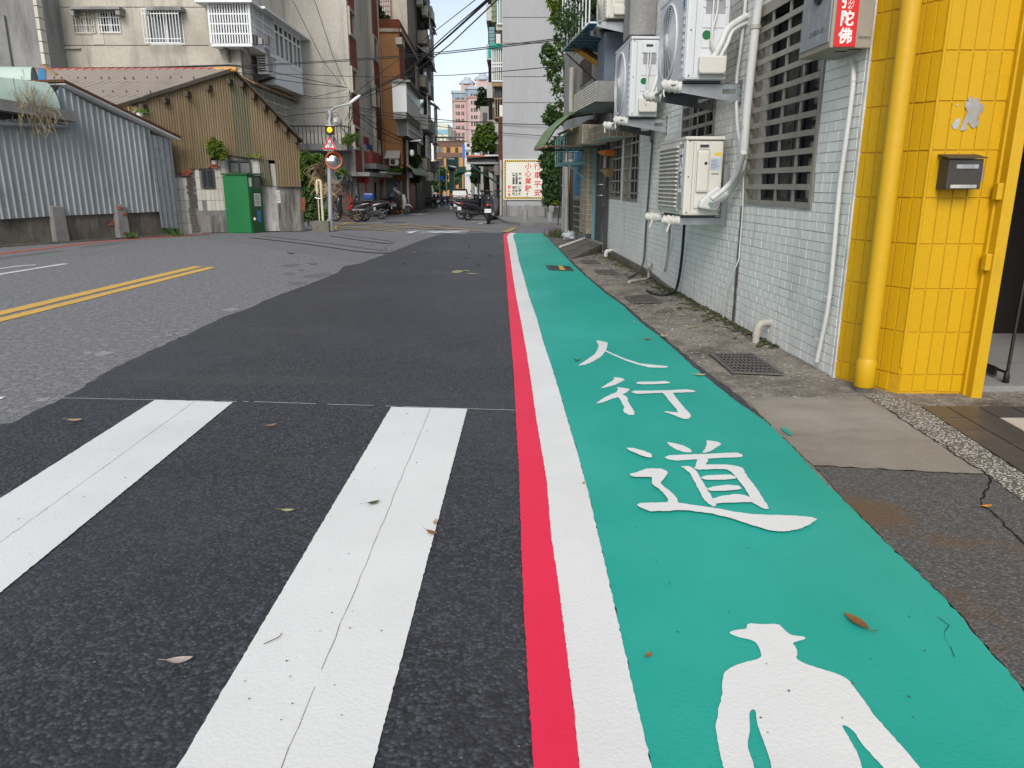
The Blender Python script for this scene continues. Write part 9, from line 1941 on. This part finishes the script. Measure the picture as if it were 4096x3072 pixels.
# cracks
def crack(P_, up, w_, seed, parent):
    rr = random.Random(seed); L_ = densify(PX(P_), .03, .008, seed, False); q = MB()
    for a, b in zip(L_, L_[1:]): d = (b-a).normalized(); s = Vector((-d.y, d.x, 0))*w_*rr.uniform(.3, 1); q.add([p+Vector((0, 0, up)) for p in (a-s, b-s, b+s, a+s)], [(0, 1, 2, 3)])
    q.build('crack', 'black', parent, fixn=False)
crack([(3942, 1904), (3955, 1960), (3925, 2020), (3990, 2080), (4060, 2150), (4110, 2200)], .0095, .005, 1, pave)
crack([(3750, 2480), (3775, 2540), (3800, 2600), (3815, 2640)], .0092, .0009, 2, walk); crack([(3255, 1870), (3700, 1896), (3940, 1904)], .0096, .004, 3, pave); crack([(3450, 1588), (3620, 1692), (3790, 1806), (3940, 1902)], .0105, .003, 4, pave)
# leaves, twigs and grit
def leaf(px, py, L, ang, m, label, curl=.3, z=.0125):
    p = hitZ(px, py, z); ax = Vector((cos(ang), sin(ang), 0)); s = Vector((-ax.y, ax.x, 0)); q = MB(); n = 7; vs = []
    for i in range(n):
        t = i/(n-1); w_ = L*.19*sin(pi*min(1, t*1.02))**.8; zc = L*curl*(2*t-1)**2*.5; c = p+ax*(t-.5)*L; vs += [c+s*w_+Vector((0, 0, zc+w_*.5)), c+Vector((0, 0, zc)), c-s*w_+Vector((0, 0, zc+w_*.35))]
    q.add(vs, [(i*3+j, i*3+j+1, (i+1)*3+j+1, (i+1)*3+j) for i in range(n-1) for j in range(2)], 0, True); q.tube([vs[1], vs[1]-ax*L*.25+Vector((0, 0, L*.05))], L*.012, 4)
    return q.build('fallen_leaf', m, label=label, cat='leaf', fixn=False)
leaf(720, 2646, .062, .2, 'leaf_pale', 'pale pinkish dead leaf on the black asphalt between the stripes'); leaf(300, 1684, .075, .1, 'leaf_tan', 'tan dead leaf at the far left edge of the black asphalt'); leaf(1150, 2044, .05, .0, 'leaf_straw', 'small straw coloured leaf on the asphalt near the second stripe')
leaf(1083, 1704, .06, .5, 'leaf_dead', 'thin brown leaf just beyond the first stripe'); leaf(1494, 2013, .05, .6, 'leaf_green', 'curled dark green leaf on the second white stripe'); leaf(1728, 2133, .05, -.6, 'leaf_rust', 'rust brown sliver of leaf on the edge of the second stripe'); leaf(1742, 2090, .04, 1.5, 'leaf_tan', 'tiny tan leaf tip at the right edge of the second stripe')
leaf(3426, 2490, .085, 1.9, 'leaf_rust', 'long orange brown leaf on the green paint above the figure', .15); leaf(2309, 1443, .06, .1, 'leaf_green', 'dark green leaf on the green paint left of the first character', .8); leaf(2592, 1358, .07, .05, 'leaf_rust', 'thin brown leaf at the edge of the green paint'); leaf(2800, 1502, .08, -.1, 'leaf_straw', 'yellowish leaf half on the green paint by the black edge'); leaf(2655, 1347, .08, .2, 'leaf_straw', 'dry straw leaf on the concrete beside the black edge')
leaf(2594, 2622, .03, .8, 'leaf_rust', 'small brown fragment on the green paint beside the white line'); leaf(3946, 2027, .045, .2, 'leaf_orange', 'bright orange leaf lying beside the crack in the old asphalt'); leaf(2335, 1932, .025, 1.2, 'leaf_orange', 'tiny orange leaf where the white line meets the green paint')
for i, (x, y) in enumerate(((2730, 1262), (2760, 1310), (2780, 1308), (2850, 1280), (2830, 1250), (2700, 1240), (2865, 1300))): leaf(x, y, .06, i*1.1, ('leaf_tan', 'leaf_straw')[i % 2], 'dry leaf scrap among the litter at the foot of the tiled wall')['group'] = 'leaf scraps at the foot of the tiled wall'
rr = random.Random(21)
for i in range(18): x = rr.uniform(1450, 2000); leaf(x, rr.uniform(940, 1060 if x > 1600 else 1010), .09, rr.uniform(0, 6), rr.choice(['leaf_tan', 'leaf_straw', 'leaf_dead']), 'small dry leaf scattered on the far black asphalt')['group'] = 'dry leaves scattered on the far asphalt'
q = MB(); q.tube(curve([hitZ(1055, 2575, .013), hitZ(1090, 2560, .016), hitZ(1118, 2545, .014), hitZ(1127, 2532, .016)]), .0011, 4); q.build('twig', 'bark', label='thin dark twig on the second white stripe', cat='twig')
q = MB()
for i in range(190):                              # loose grit on the paint, asphalt and pavement
    k = rr.random()
    if k < .12: p = G(rr.uniform(2500, 4000), rr.uniform(1700, 3000)); z = .013
    elif k < .7: p = G(rr.uniform(0, 2050), rr.uniform(1100, 3000)); z = .012
    else: p = wp(rr.uniform(0, SL), 0, rr.uniform(.02, .7)); z = .006
    r_ = rr.uniform(.0012, .0028)*(1.6 if k >= .7 else 1); q.ell((p.x, p.y, g(p.y)+z), (r_, r_*rr.uniform(.7, 1.3), r_*.7), 5, 3)
q.build('grit', 'grit', kind='stuff', fixn=False)
q = MB()
for i in range(260):
    p = wp(rr.uniform(0, SL), 0, abs(rr.gauss(.35, .3))); r_ = rr.uniform(.003, .009); q.ell((p.x, p.y, .006), (r_*1.4, r_, r_*.5), 5, 3)
q.build('pale_chippings', 'plaster_white', kind='stuff', fixn=False)
